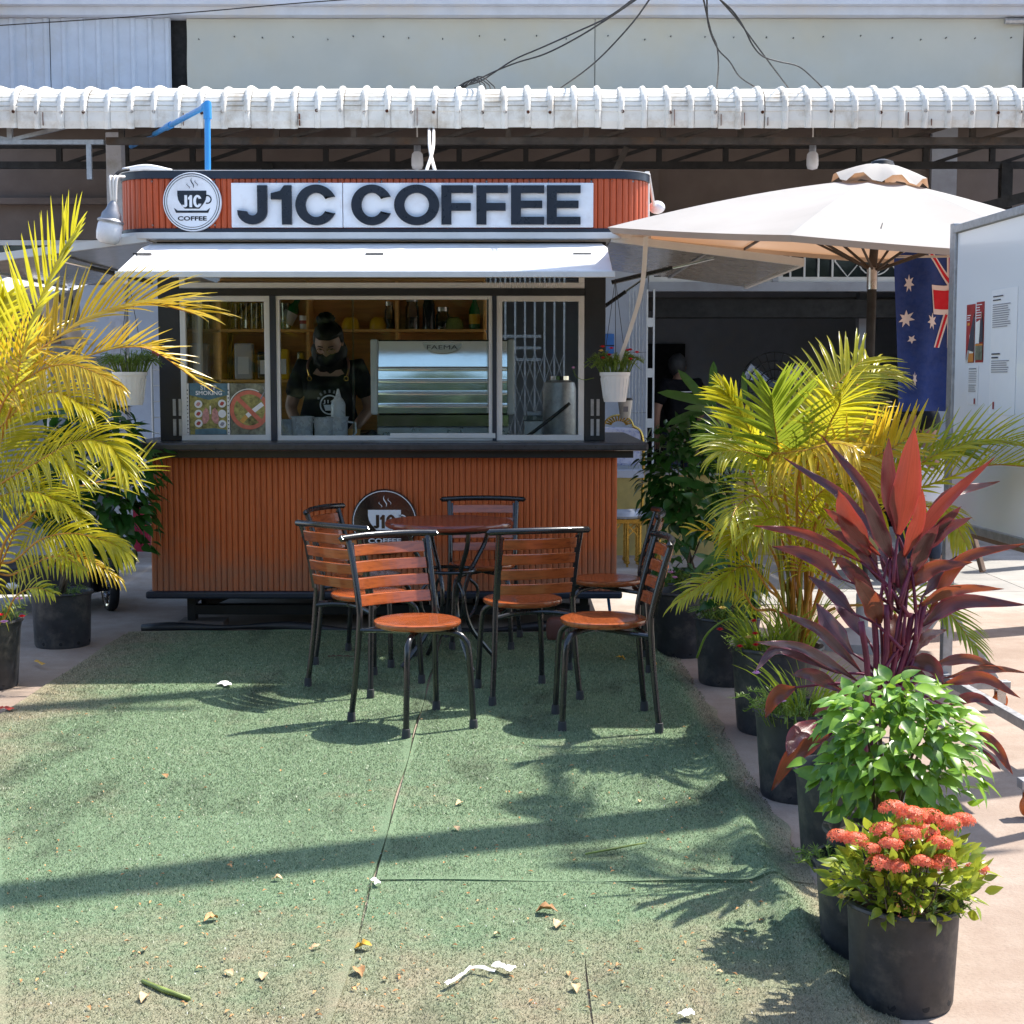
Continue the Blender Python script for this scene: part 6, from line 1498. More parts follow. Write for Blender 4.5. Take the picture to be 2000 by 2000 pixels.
rf([(1700,960),(1760,900),(1830,880),(1900,875)], 6.2, 6.0, 26, .20, (0,-.6,.8), mat='palm_green', lr=(1.0,1.0), w=.010, droop=.3, lift=.2, seed=38)
m = MB()
for i in range(6):
    b_ = B5+V((random.uniform(-.08,.08), random.uniform(-.06,.06), -.02)); m.tube(crom([b_, b_+V((random.uniform(-.04,.05), 0, .30)), b_+V((random.uniform(-.10,.12), random.uniform(-.05,.05), .60))], 8), [.010-.0006*k for k in range(9)], 7)
m.build('cane', MAT['rachis_green'], rp, smooth=True)
m = MB()
for i in range(26):
    b_ = c5+V((random.uniform(-.12,.12), random.uniform(-.12,.0), .33)); d = V((random.uniform(-.4,.4), random.uniform(-.3,.2), 1)).normalized(); l = random.uniform(.15,.36); x = V((.005,.001,0)); e = b_+d*l
    m.add([b_-x, b_+x, b_+d*l*.6+x*.8, e, b_+d*l*.6-x*.8], [(0,1,2,3,4)])
m.build('shoot', MAT['palm_green'], rp)
purslane(rp, c5+V((-.08,-.08,.345)), .12, .11, 30, 8)
blossoms(rp, [at(1406,1232,6.1), at(1445,1265,6.08), at(1475,1240,6.08), at(1476,1262,6.08), at(1472,1215,6.1)], 'flower_red', .017); blossoms(rp, [at(1462,1247,6.07), at(1411,1190,6.3)], 'flower_yellow', .017)
grass_clump(rp, c5+V((-.06,-.10,.33)), .14, .34, 60, 71)
grass_clump(rp, c5+V((.08,-.05,.33)), .12, .42, 50, 72)
m = MB(); m.tube(crom([at(1460,1235,6.1), at(1445,1210,6.1), at(1415,1212,6.1), at(1380,1240,6.15), at(1361,1285,6.2)], 14), .005, 5); m.build('runner', MAT['purslane'], rp, smooth=True)
# pots behind the palm
p6, c6 = potrow(1425, 1350, .175, .34, 'black pot with stones and a yellow bloom behind the palm pot'); purslane(p6, c6+V((0,-.04,.30)), .15, .14, 60, 11); bush(p6, c6+V((.02,0,.50)), .16, .14, .18, 70, 'dark', .05, .09, 81, 4, c6+V((0,0,.3))); blossoms(p6, [at(1412,1190,6.95)], 'flower_yellow', .02)
p7, c7 = potrow(1335, 1292, .18, .36, 'black pot with a dark red leaved plant right behind the side-on chairs'); 
rr = random.Random(9)
for i in range(18): a = rr.uniform(0,6.28); put_leaf('dark', p7, c7+V((math.cos(a)*.09, math.sin(a)*.09-.03, .37+rr.random()*.08)), (math.cos(a), math.sin(a), .1), (0,-.3,1), .08)
blossoms(p7, [at(1318,1130,7.9), at(1310,1120,7.9)], 'flower_pink', .02)
p8, c8 = potrow(1305, 1238, .15, .30, 'small black pot at the far end of the right row'); purslane(p8, c8+V((0,-.02,.26)), .13, .14, 60, 12); bush(p8, c8+V((0,0,.42)), .14, .12, .14, 60, 'dark', .05, .08, 82, 3, c8+V((0,0,.26)))
# strap-leaved plant and the dark climber behind
sp = thing('strap_leaf_plant', (2.02, 9.3, 0), 'plant with broad tongue shaped leaves standing behind the palm', 'potted plant'); pot(sp, (at(1440,1150,9.4).x, 9.4, 0), .18, .34)
for (u0,v0),(u1,v1),y0,y1 in (((1400,795),(1290,760),9.3,9.2),((1385,795),(1328,722),9.35,9.3),((1392,800),(1394,706),9.3,9.25),((1454,785),(1453,727),9.3,9.25),((1390,800),(1305,822),9.3,9.1),((1410,805),(1342,792),9.3,9.1),((1500,800),(1495,745),9.4,9.4),((1370,1000),(1290,1015),9.2,9.0),((1400,960),(1310,930),9.2,9.0),((1410,1100),(1360,1080),9.1,9.0),((1430,1060),(1350,1130),9.1,8.9),((1440,900),(1370,880),9.2,9.1),((1425,1010),(1340,960),9.2,9.0),((1420,1110),(1395,1060),9.1,9.1),((1440,1130),(1480,1060),9.2,9.2)):
    a, b_ = at(u0, v0, y0), at(u1, v1, y1); put_leaf('strap', sp, a, b_-a, (rr.uniform(-.3,.3),-.8,.6), (b_-a).length)
m = MB(); bb = V((at(1440,1150,9.4).x, 9.4, .3)); 
for u, v in ((1395,800),(1450,790),(1420,960),(1405,900)): m.tube(crom([bb, bb.lerp(at(u, v, 9.3), .5)+V((.04,0,0)), at(u, v, 9.3)], 8), .012, 6)
m.build('stem', MAT['bark'], sp, smooth=True)
cl = thing('climber_shrub', (1.10, 9.3, 0), 'dark green leafy shrub between the kiosk corner and the palm', 'shrub')
pot(cl, (1.13, 9.3, 0), .17, .32)
bush(cl, (1.08, 9.25, .88), .31, .24, .44, 290, 'dark', .06, .10, 15, 8, (1.13, 9.3, .3), hang=.6)
leaf_mass(cl, (1.10, 9.28, .86), (.29,.22,.42), 480, 'dark', 'dark_mass', .055, .095, 16)
# pot with weeds, pot of cordyline, pot of shrub, pot of ixora
p4, c4 = potrow(1572, 1588, .175, .325, 'black pot with wispy weeds and a mauve bloom in front of the palm'); purslane(p4, c4+V((-.04,-.04,.28)), .15, .13, 70, 21); grass_clump(p4, c4+V((.02,0,.29)), .12, .30, 50, 73); blossoms(p4, [at(1477,1317,5.1), at(1528,1372,5.15)], 'flower_pink', .016)
m = MB(); m.tube(crom([at(1515,1372,5.15), at(1492,1345,5.1), at(1478,1322,5.1)], 8), .003, 5); m.build('stem', MAT['purslane'], p4)
p3, c3 = potrow(1666, 1728, .17, .30, 'tall cordyline with long purple and glowing red leaves in a black pot', 'cordyline', 'potted_cordyline')
def cord_leaf(P, wpx, mat, twist=0.0):
    C = crom(P, 14); w = wpx/2; vs = []; fs = []; ac = []; ag = []; n = len(C)-1; view = V((0, 0, EYE))
    for i, q in enumerate(C):
        t = i/n; T = (C[min(i+1,n)]-C[max(i-1,0)]).normalized(); toc = (view-q).normalized(); sx = T.cross(toc).normalized(); up = sx.cross(T); a = twist*(1-.5*t); sx2 = sx*math.cos(a)+up*math.sin(a); nn = sx2.cross(T)
        hw = w*(.16+.84*min(1, (t/.30))**1.2 if t < .30 else 1.0)*(1-((max(t,.30)-.30)/.70)**2.0*.97); wav = .006*math.sin(t*14)
        for k, s in enumerate((-1,-.5,0,.5,1)): vs.append(q+sx2*hw*s+nn*(abs(s)*hw*.30+(wav if abs(s) == 1 else 0))); ac.append(abs(s)); ag.append(t)
    for i in range(n):
        for k in range(4): fs.append((5*i+k, 5*i+k+1, 5*i+k+6, 5*i+k+5))
    m = MB(); m.add(vs, fs); o = m.build('leaf', MAT[mat], p3, smooth=True); at2 = o.data.attributes.new('across', 'FLOAT', 'POINT'); at2.data.foreach_set('value', ac); at3 = o.data.attributes.new('along', 'FLOAT', 'POINT'); at3.data.foreach_set('value', ag); return o
Z8 = lambda x, y: (1450+x/2.415, 800+y/2.415)
CR = c3+V((.22,-.02,.86)); rc = random.Random(31); SCW = 4.62/FPX/2.415
CL = [([(735,590),(775,340),(810,80)],140,'cord_red'),([(722,580),(688,330),(690,130)],80,'cord_dark'),([(700,640),(570,370),(370,120)],58,'cord_dark'),([(690,700),(480,420),(190,225)],56,'cord_dark'),([(600,690),(500,520),(452,380)],110,'cord_red'),([(650,690),(490,545),(380,462)],56,'cord_red'),
([(560,720),(300,590),(50,548)],52,'cord_red'),([(470,800),(330,690),(140,645)],76,'cord_dark'),([(520,960),(420,860),(310,785)],70,'cord_dark'),([(790,650),(950,440),(1190,225)],64,'cord_red'),([(790,720),(960,420),(1212,340)],66,'cord_brown'),([(830,690),(950,570),(1085,508)],66,'cord_dark'),([(820,700),(950,540),(1035,455)],54,'cord_dark'),
([(780,850),(900,750),(1085,722)],74,'cord_brown'),([(880,960),(1040,710),(1340,632)],62,'cord_brown'),([(820,930),(1000,850),(1235,845)],56,'cord_brown'),([(850,1020),(1020,910),(1340,922)],80,'cord_dark'),([(680,1200),(722,1070),(718,965)],128,'cord_brown'),([(650,1010),(600,900),(525,788)],104,'cord_brown'),([(520,1150),(420,1030),(352,915)],104,'cord_dark'),
([(560,1240),(370,1050),(170,950)],56,'cord_dark'),([(540,1280),(290,1130),(50,1095)],54,'cord_dark'),([(440,1240),(180,1130),(55,1240)],56,'cord_dark'),([(470,1330),(330,1250),(230,1250)],70,'cord_dark'),([(250,1310),(160,1350),(108,1455)],80,'cord_brown'),([(350,1470),(255,1540),(212,1640)],90,'cord_red'),([(410,1535),(250,1620),(138,1795)],92,'cord_brown'),
([(770,1180),(890,1200),(948,1295)],88,'cord_dark'),([(880,1210),(1060,1175),(1230,1228)],52,'cord_brown'),([(950,1265),(1150,1222),(1340,1240)],44,'cord_brown'),([(940,1300),(1130,1265),(1312,1362)],62,'cord_brown'),([(960,1400),(1090,1355),(1190,1398)],54,'cord_dark'),([(1100,1500),(1200,1600),(1275,1722)],58,'cord_brown'),([(1080,1590),(1160,1640),(1218,1700)],36,'cord_dark'),
([(700,700),(640,560),(560,390)],80,'cord_dark'),([(760,700),(830,520),(850,370)],70,'cord_red'),([(640,800),(560,650),(390,560)],80,'cord_dark'),([(720,830),(690,700),(640,580)],90,'cord_dark'),([(800,780),(860,640),(930,540)],80,'cord_dark'),([(640,900),(520,760),(430,690)],80,'cord_dark'),([(760,900),(740,760),(760,650)],90,'cord_dark'),([(850,880),(930,780),(1010,690)],60,'cord_dark'),([(600,1100),(480,940),(430,850)],70,'cord_dark'),([(800,1080),(880,980),(960,940)],70,'cord_brown'),([(700,1300),(800,1240),(900,1310)],70,'cord_dark'),([(560,1330),(430,1380),(330,1440)],70,'cord_dark'),([(820,1150),(870,1070),(960,1040)],60,'cord_brown')]
for pts, w, mt in CL:
    dy = rc.uniform(-.20,.16); y0 = c3.y+.02; P = [at(*Z8(*p), y0+dy*(i/2)**1.2) for i, p in enumerate(pts)]
    cord_leaf(P, w*SCW*y0/4.62, mt, rc.uniform(-.35,.35))
    a = P[0]; b_ = at(*Z8(730+rc.uniform(-90,90), min(1330, pts[0][1]+rc.uniform(150,260))), c3.y+rc.uniform(-.03,.05)); m = MB(); m.tube(crom([b_, (a+b_)/2+(V((0,0,.02))), a], 6), [.0065-.0005*k for k in range(7)], 6); m.build('leaf_stalk', MAT['cord_stem'], p3, smooth=True)
m = MB()
for i in range(6):
    e = at(*Z8(560+60*i, 1000-40*(i % 3)), c3.y+rc.uniform(-.04,.04)); m.tube(crom([c3+V((rc.uniform(-.04,.06), rc.uniform(-.04,.04), .26)), c3.lerp(e, .6)+V((.04,0,.12)), e], 8), .010, 7)
m.build('stem', MAT['cord_stem'], p3, smooth=True)
p2, c2 = potrow(1742, 1882, .165, .29, 'round bright green leafy shrub in a black pot in front of the cordyline', 'shrub', 'potted_shrub')
SB = at(1752, 1470, c2.y); bush(p2, SB+V((0,0,-.01)), .232, .21, .205, 240, 'bright', .042, .074, 23, 10, c2+V((0,0,.26)), hang=.30, shell=.45)
rr = random.Random(77)
leaf_mass(p2, SB+V((0,0,-.01)), (.228,.21,.20), 340, 'bright', 'bright_mass', .036, .066, 61, .30)
for i in range(70):
    a = rr.uniform(0,6.28); r = rr.random()**.5; p = SB+V((math.cos(a)*.2*r, math.sin(a)*.16*r, .19*math.sqrt(max(0,1-r*r))+.01)); put_leaf('bright', p2, p, (math.cos(a), math.sin(a)*.6-.3, rr.uniform(-.4,.4)), (rr.uniform(-.3,.3),-.3,1), rr.uniform(.05,.08))
p1b, c1b = potrow(1708, 1878, .15, .25, 'dark grey pot squeezed between the green shrub and the red ixora', 'potted plant'); purslane(p1b, c1b+V((-.1,-.02,.22)), .08, .06, 14, 41)
p1b.location.y = c1b.y-.14; p1b.location.x -= .025
p1, c1 = potrow(1785, 2030, .143, .255, 'red flowering ixora bush in the front grey black pot at lower right', 'potted plant', 'potted_ixora', .122)
IX = at(1768, 1700, c1.y)
rr = random.Random(51); m = MB()
for i in range(60):
    a = rr.uniform(0, 6.283); r = rr.random()**.5; d = V((math.cos(a)*r, math.sin(a)*r, 1.0)); top = IX+V((math.cos(a)*.175*r, math.sin(a)*.15*r, .105*math.sqrt(max(0, 1-r*r))-.03+rr.uniform(-.04,.01))); b_ = c1+V((math.cos(a)*.05*r, math.sin(a)*.05*r, .22))
    C = crom([b_, b_.lerp(top, .5)+V((math.cos(a)*.03*r, math.sin(a)*.03*r, 0)), top], 10); m.tube(C, [.0035-.0002*k for k in range(11)], 5)
    if i < 58:
        for j in range(5):
            q = C[10-2*j if j < 4 else 3]; aa = rr.uniform(0, 6.28)+j*1.57
            ld = V((math.cos(aa), math.sin(aa), .75-.25*j)).normalized(); put_leaf('ixora', p1, q, ld, V((0,0,1))-ld*.3, rr.uniform(.030,.046))
leaf_mass(p1, IX+V((0,0,-.012)), (.185,.16,.125), 520, 'ixora', 'ixora_mass', .032, .052, 62, -.35, -.62)
m.build('stem', MAT['bark'], p1, smooth=True)
def cluster(c, r, n, seed):
    rr = random.Random(seed); m = MB(); c = V(c)
    for i in range(n):
        d = V((rr.gauss(0,1), rr.gauss(0,1)-.5, abs(rr.gauss(0,1))+.25)).normalized(); q = c+V((d.x*r, d.y*r, d.z*r*.62)); x = d.cross(V((.2,.1,1))).normalized(); y = d.cross(x); a0 = rr.uniform(0,1.5); pr = r*.24
        for k in range(4):
            a = a0+k*math.pi/2; e = x*math.cos(a)+y*math.sin(a); s = y*math.cos(a)-x*math.sin(a)
            m.add([q, q+e*pr*.55+s*pr*.28+d*pr*.1, q+e*pr+d*pr*.12, q+e*pr*.55-s*pr*.28+d*pr*.1], [(0,1,2,3)])
        m.add([c+d*r*.25, q+x*pr*.12, q-x*pr*.12], [(0,1,2)])
    m.build('flower_cluster', MAT['ixora_petal'], p1)
for u, v, r, y in ((1745,1582,.034,.0),(1780,1595,.035,-.03),(1815,1600,.036,.02),(1850,1612,.033,.0),(1880,1605,.030,.03),(1640,1637,.030,-.02),(1672,1643,.030,-.05),(1728,1625,.034,-.04),(1775,1632,.035,-.06),(1740,1652,.030,-.09),(1808,1628,.032,-.03),(1835,1650,.030,-.08),(1720,1690,.034,-.11),(1750,1695,.030,-.12),(1800,1685,.026,-.12),(1838,1690,.034,-.10),(1908,1700,.028,.0),(1700,1660,.024,-.08)):
    cluster(at(u, v, c1.y+y), r*1.05, 80, u)
for k, (u, v) in enumerate(((1752,1745),(1775,1755),(1770,1775),(1757,1790),(1795,1770),(1790,1785),(1750,1770))): cluster(at(u, v, c1.y-.155), .010, 5, k)
purslane(p1, c1+V((.07,-.02,.225)), .07, .07, 14, 43); blossoms(p1, [at(1643,1755,c1.y-.06)], 'flower_yellow', .012)
# hanging baskets on the kiosk
def basket(u, v, Y, s, label, fl_):
    p = at(u, v, Y); t = thing('hanging_basket', p, label, 'hanging pot', 'white hanging pots beside the kiosk'); m = MB()
    m.lathe([(0,-.085*s),(.062*s,-.085*s),(.066*s,-.07*s),(.083*s,.065*s),(.088*s,.066*s),(.089*s,.085*s),(.081*s,.085*s),(.078*s,.05*s),(0,.05*s)], 40, p); po_ = m.build('pot', MAT['white_plastic'], t, smooth='auto', angle=30)
    m = MB()
    for k in range(20): a = 2*math.pi*k/20; m.bar(p+V((math.cos(a)*.0665*s, math.sin(a)*.0665*s, -.065*s)), p+V((math.cos(a)*.0825*s, math.sin(a)*.0825*s, .05*s)), .004, .003, V((math.cos(a), math.sin(a), 0)))
    m.build('flute', MAT['white_plastic'], po_)
    purslane(t, p+V((0,0,.07*s)), .10*s, .17*s, 110, int(u), spread=1.7); 
    m = MB()
    for k in range(3): a = 2*math.pi*k/3+.5; m.tube([p+V((math.cos(a)*.083*s, math.sin(a)*.083*s, .08*s)), p+V((0,.02,.62))], .0018, 4)
    m.build('wire', MAT['cable'], t)
    if fl_: blossoms(t, [at(a, b_, Y-.07) for a, b_ in ((1177,679),(1194,682),(1226,686),(1231,703),(1190,695),(1178,701),(1244,690),(1231,685))], 'flower_red', .019); blossoms(t, [at(1174,687,Y-.08)], 'flower_yellow', .018); blossoms(t, [at(1120,720,Y-.1)], 'flower_pink', .015); m = MB(); m.tube(crom([at(1160,738,Y-.02), at(1140,742,Y-.06), at(1125,735,Y-.1), at(1120,722,Y-.1)], 8), .002, 4); m.build('stem', MAT['purslane'], t)
basket(1201, 756, 8.6, 1.0, 'white hanging pot with red purslane flowers right of the kiosk', True); basket(254, 759, 8.6, 1.12, 'white hanging pot with grassy foliage left of the kiosk', False)

# ================================================================ SMALL THINGS LEFT AND RIGHT
lm = thing('lamp', at(215, 440, 8.7), 'large white bulb lamp with a grey socket hanging at the left end of the sign', 'lamp'); p = at(213, 452, 8.7)
LT = MX.Rotation(R(10), 3, 'Y')
MB().lathe([(0,-.072),(.045,-.070),(.066,-.050),(.072,-.01),(.070,.035),(.062,.058),(.0,.06)], 32, p, LT).build('globe', MAT['bulb'], lm, smooth='auto')
MB().lathe([(.074,.050),(.076,.062),(.058,.075),(.056,.10),(.038,.125),(.030,.15),(.014,.175),(0,.178)], 28, p, LT).build('socket', MAT['socket'], lm, smooth='auto')
for dx in (-.018, .004, .022): m = MB(); m.tube(crom([p+V((.03+dx*.5,0,.16)), p+V((.03+dx,0,.30)), at(230+dx*600, 345, 8.75)], 10), .008, 6); m.build('cord', MAT['white_pvc'], lm, smooth=True)
m = MB(); m.tube(crom([at(222,350,8.72), at(232,336,8.74), at(252,331,8.78)], 8), .010, 6); m.build('cord', MAT['cable'], lm, smooth=True)
rl = thing('lamp', at(1283, 405, 9.2), 'small white lamp on a bent pipe behind the right end of the sign', 'lamp'); p = at(1283, 405, 9.2)
MB().tube([at(1264,335,9.0), at(1264,425,9.0)], .014, 8).build('pipe', MAT['white_pvc'], rl, smooth='auto'); MB().tube([at(1267,340,9.02), at(1277,402,9.15)], .010, 8).build('arm', MAT['white_pvc'], rl, smooth='auto'); m = MB(); ellip(m, p, .05, .05, .04); m.build('globe', MAT['bulb'], rl, smooth=True)
m = MB(); a = [at(240,333,8.9), at(335,334,8.9)]; m.tube(crom([a[0]+V((0,0,0)), (a[0]+a[1])/2+V((0,0,.022)), a[1]+V((0,0,-.004))], 12), .016, 8); tag(m.build('rolled_sheet', MAT['white_cloth'], smooth=True), 'white rolled plastic lying on top of the sign left corner', 'sheet')
# rack and cup bits on the left counter
rk = thing('wire_rack', (-2.2, 9.5, 1.149), 'small white wire rack wrapped in clear plastic on the left side counter', 'rack')
for x in (-2.27, -2.09): MB().tube([(x, 9.4, 1.15), (x, 9.4, 1.62)], .008, 6).build('upright', MAT['white_alu'], rk)
for z in (1.18, 1.28, 1.38, 1.48, 1.58): MB().tube([(-2.27, 9.4, z), (-2.09, 9.4, z)], .005, 6).build('wire', MAT['white_alu'], rk)
# white tarp shelter far left
ts = thing('tarp_shelter', (-3.6, 11.0, 0), 'white tarpaulin shelter with its shaded underside coloured brown and thin white post behind the left palm', 'shelter')
a = at(-60, 545, 10.6); b_ = at(50, 562, 10.6); c_ = at(150, 585, 10.6); d_ = at(160, 672, 10.6); e_ = at(-60, 672, 10.6)
def pan(P, th, mat, name): m = MB(); n = len(P); m.add(list(P)+[V(p)+V((0,th,0)) for p in P], [tuple(range(n)), tuple(range(2*n-1,n-1,-1))]+[(i, i+n, (i+1)%n+n, (i+1)%n) for i in range(n)]); return m.build(name, mat, ts)
pan([at(-60,580,10.62), at(-60,672,10.62), at(94,672,10.62), at(92,583,10.62)], .01, MAT['tan_cover'], 'side_sheet')  # shaded underside of the white tarp, its shade put in as brown
pan([at(94,580,10.6), at(96,672,10.6), at(118,672,10.6), at(116,575,10.6)], .02, MAT['tan_cover'], 'side_sheet')
m = MB(); P = [at(-60,566,10.5), at(45,572,10.5), at(108,581,10.5)]; Q = [p+V((.0,.9,.16)) for p in P]; m.add(P+Q, [(0,1,4,3),(1,2,5,4)]); m.build('top_sheet', MAT['white_panel'], ts)
m = MB(); vs = []
for j in range(7):
    v = 575+97*j/6
    for i in range(6): u = 116+(44+8*math.sin(j*.6))*i/5; q = at(u, v, 10.6); vs.append(q+V((0, -.9+.18*j+.04*math.sin(i*1.7), 0)))
m.add(vs, [(j*6+i, (j+1)*6+i, (j+1)*6+i+1, j*6+i+1) for j in range(6) for i in range(5)]); m.build('front_flap', MAT['white_panel'], ts, smooth=True)
q0, q1 = at(92, 672, 10.7), at(96, 1000, 10.7); MB().tube([q0, V((q0.x, q0.y, 0))], .017, 8).build('post', MAT['white_alu'], ts, smooth='auto')
m = MB(); m.tube(crom([at(138,562,9.9), at(141,590,9.9), at(138,610,9.9), at(128,640,9.9)], 12), .006, 5); m.build('cord', MAT['cable'], ts)
wb2 = thing('window_board', (-3.2, 14.9, 1.5), 'blue grey board leaning on the wall behind the left flap', 'board'); MB().box(-4.1, -3.3, 14.2, 14.24, 1.75, 2.42).build('panel', MAT['clad_sheet'], wb2)
MB().box(-3.42, -3.35, 14.18, 14.198, 1.80, 1.90).build('sticker', MAT['yellow_bowl'], wb2); MB().box(-3.42, -3.35, 14.18, 14.198, 1.75, 1.80).build('sticker', MAT['red_plastic'], wb2)
bn = thing('plastic_crate', (-3.45, 12.95, 0), 'red plastic bin standing behind the canopy post on the left', 'bin')
m = MB(); m.lathe([(0,0),(.17,0),(.20,.36),(.22,.362),(.22,.40),(.20,.40),(.16,.02)], 4, (-3.36, 13.25, 0), MX.Rotation(R(45), 3, 'Z')); m.build('bin', MAT['red_plastic'], bn)
for z in (.10, .18, .26): m = MB(); m.lathe([(.185+z*.08,z),(.187+z*.08,z+.02)], 4, (-3.36, 13.25, 0), MX.Rotation(R(45), 3, 'Z')); m.build('rib', MAT['red_plastic'], bn)
# cart wheel on the left
ca = thing('push_cart', (-2.75, 9.75, 0), 'dark cart with a chrome spoked wheel beside the left shrub', 'cart')
WM = MX.Rotation(R(28), 3, 'Z') @ MX.Rotation(R(90), 3, 'Y'); wc = V((at(215,1145,9.72).x, 9.72, .150))
m = MB(); m.lathe([(.118,-.028),(.140,-.030),(.150,-.018),(.152,0),(.150,.018),(.140,.030),(.118,.028)], 40, wc, WM); ty = m.build('tyre', MAT['tyre'], ca, smooth='auto')
m = MB(); m.lathe([(.118,-.027),(.106,-.022),(.106,.022),(.118,.027)], 40, wc, WM); m.lathe([(0,-.034),(.022,-.032),(.024,.03),(0,.034)], 16, wc, WM)
for k in range(7):
    a = 2*math.pi*k/7; m.bar(wc+WM @ V((.02*math.cos(a), .02*math.sin(a), .014)), wc+WM @ V((.108*math.cos(a), .108*math.sin(a), .020)), .014, .008)
m.build('rim', MAT['chrome'], ty, smooth='auto')
MB().bar(wc+V((-.07,.03,-.03)), wc+V((-.10,.04,.13)), .05, .06).build('bracket', MAT['black_metal'], ca); MB().box(wc.x-.75, wc.x-.09, 9.6, 10.3, .12, .30).build('body', MAT['black_trim'], ca, bev=.01)
MB().bar(wc+V((-.10,.04,.12)), wc+V((-.45,.1,.16)), .03, .04).build('axle', MAT['black_metal'], ca)
for u, v in ((24,1145),): 
    p = at(u, v, 8.3); m = MB(); ellip(m, p, .035, .02, .02, lambda d, q: q*(1+.2*math.sin(d.x*7))); tag(m.build('paper_scrap', MAT['paper_white'], smooth=True), 'crumpled white paper caught between the left pots', 'litter')
# right side: stools, low wall, ornate chair, cups, blue box, gate, fan
lw = thing('low_wall', (1.05, 12.9, 0), 'low yellow painted wall behind the kiosk right corner', 'wall'); MB().box(.78, 3.2, 12.85, 13.05, 0, .70).build('body', MAT['yellow_wall'], lw); MB().box(.76, 3.22, 12.82, 13.08, .702, .74).build('coping', MAT['floor_grey'], lw)
def stool(x, y, label):
    t = thing('stool', (x, y, 0), label, 'stool', 'gilt stools with pale seats'); m = MB(); m.lathe([(0,.40),(.15,.40),(.165,.42),(.15,.455),(0,.465)], 28, (x, y, 0)); m.build('cushion', MAT['clad_sheet'], t, smooth='auto')
    m = MB(); m.box(x-.15, x+.15, y-.15, y+.15, .36, .398); m.build('frame', MAT['gold'], t, bev=.004)
    for dx in (-.13, .13):
        for dy in (-.13, .13): m = MB(); m.lathe([(.016,.36),(.016,.05),(.022,.045),(.022,.03),(.010,.02),(.010,0)], 12, (x+dx, y+dy, 0)); m.build('leg', MAT['gold'], t, smooth='auto'); MB().bar((x+dx, y+dy, .25), (x+dx*.2, y+dy, .355), .01, .01).build('brace', MAT['gold'], t)
stool(at(1216,1010,12.1).x, 12.1, 'gilt stool with a pale cushion touching the kiosk corner'); stool(at(1254,1010,12.15).x, 12.15, 'gilt stool with a pale cushion right of its twin, half behind the chair')
oc = thing('ornate_chair', (.9, 12.4, 0), 'ornate gilt chair back with a blue and white cushion above the kiosk counter corner', 'chair'); p = at(1208, 832, 12.4)
m = MB(); 
for i in range(11): a = R(18+14.4*i); m.bar(p+V((.06*math.cos(a), 0, .04*math.sin(a))), p+V((.115*math.cos(a), 0, .085*math.sin(a))), .012, .014)
m.tube([p+V((.12*math.cos(a), 0, .09*math.sin(a))) for a in [i*math.pi/14 for i in range(15)]], .009, 6); m.tube(crom([p+V((-.12,0,0)), p+V((-.16,0,-.06)), p+V((-.17,0,-.25)), p+V((-.16,0,-.7))], 10), .014, 6); m.tube(crom([p+V((.12,0,0)), p+V((.19,0,-.06)), p+V((.21,0,-.25)), p+V((.2,0,-.7))], 10), .014, 6); m.build('crest', MAT['gold'], oc, smooth='auto')
bw = M('blue_white', (.55,.58,.70), .8, var=.1, dirt=(.08,.13,.42), dscale=30); m = MB(); m.box(p.x-.155, p.x+.19, 12.39, 12.43, p.z-.33, p.z-.01); m.build('cushion', bw, oc, bev=.02); MB().box(p.x-.16, p.x+.20, 12.2, 12.5, p.z-.42, p.z-.36).build('seat', MAT['clad_sheet'], oc)
def pcup(u, v, Y, h, label, lid=True):
    p = at(u, v, Y); o = lathe_thing('paper_cup', p, [(0,0),(h*.30,0),(h*.42,h),(0,h)], MAT['white_plastic'], label, 'cup'); 
    if lid: m = MB(); m.lathe([(h*.44,h),(h*.44,h*1.06),(h*.38,h*1.14),(0,h*1.14)], 20); m.build('lid', MAT['black_trim'], o, smooth='auto')
    m = MB(); m.box(-h*.13, h*.13, -h*.395, -h*.385, h*.35, h*.65); m.build('cup_print', MAT['print_grey'], o)
pcup(1221, 816, 9.4, .11, 'white paper cup with a black lid hanging under the right basket'); pcup(1229, 908, 12.6, .20, 'white vase shaped cup below the counter corner', False)
bbx = thing('letter_box', (.95, 14.95, 1.6), 'bright blue letter box on the grey wall right of the kiosk', 'box'); a, b_ = at(1172,652,14.9), at(1199,685,14.9); MB().box(a.x-.02, b_.x, 14.86, 14.99, b_.z-.03, a.z).build('body', MAT['blue_plastic'], bbx, bev=.006); MB().box(a.x-.02, b_.x, 14.855, 14.859, b_.z+.045, b_.z+.055).build('slot', MAT['black_void'], bbx)
gt = thing('steel_gate', (1.42, 14.9, 0), 'tall pale steel gate leaf with oblong holes at the edge of the dark doorway', 'gate')
x = at(1273,700,14.85).x; m = MB(); m.box(x-.055, x-.040, 14.85, 14.90, .05, 2.42); m.box(x+.012, x+.028, 14.85, 14.90, .05, 2.42)
for z in (.05,.55,1.05,1.55,2.05): m.box(x-.0399, x+.0119, 14.852, 14.898, z, z+.09)
m.build('stile', MAT['white_alu'], gt)
for i in range(5): MB().tube([(x-.09-.033*i, 14.87, .05), (x-.09-.033*i, 14.87, 2.42)], .005, 6).build('wire', MAT['galv'], gt)
for z in (.6,1.2,1.8): MB().tube([(x-.24, 14.868, z), (x-.04, 14.868, z)], .006, 6).build('wire', MAT['galv'], gt)
fg = thing('folding_gate', (.12, 14.8, 0), 'grey scissor folding gate seen through the right kiosk window', 'gate')
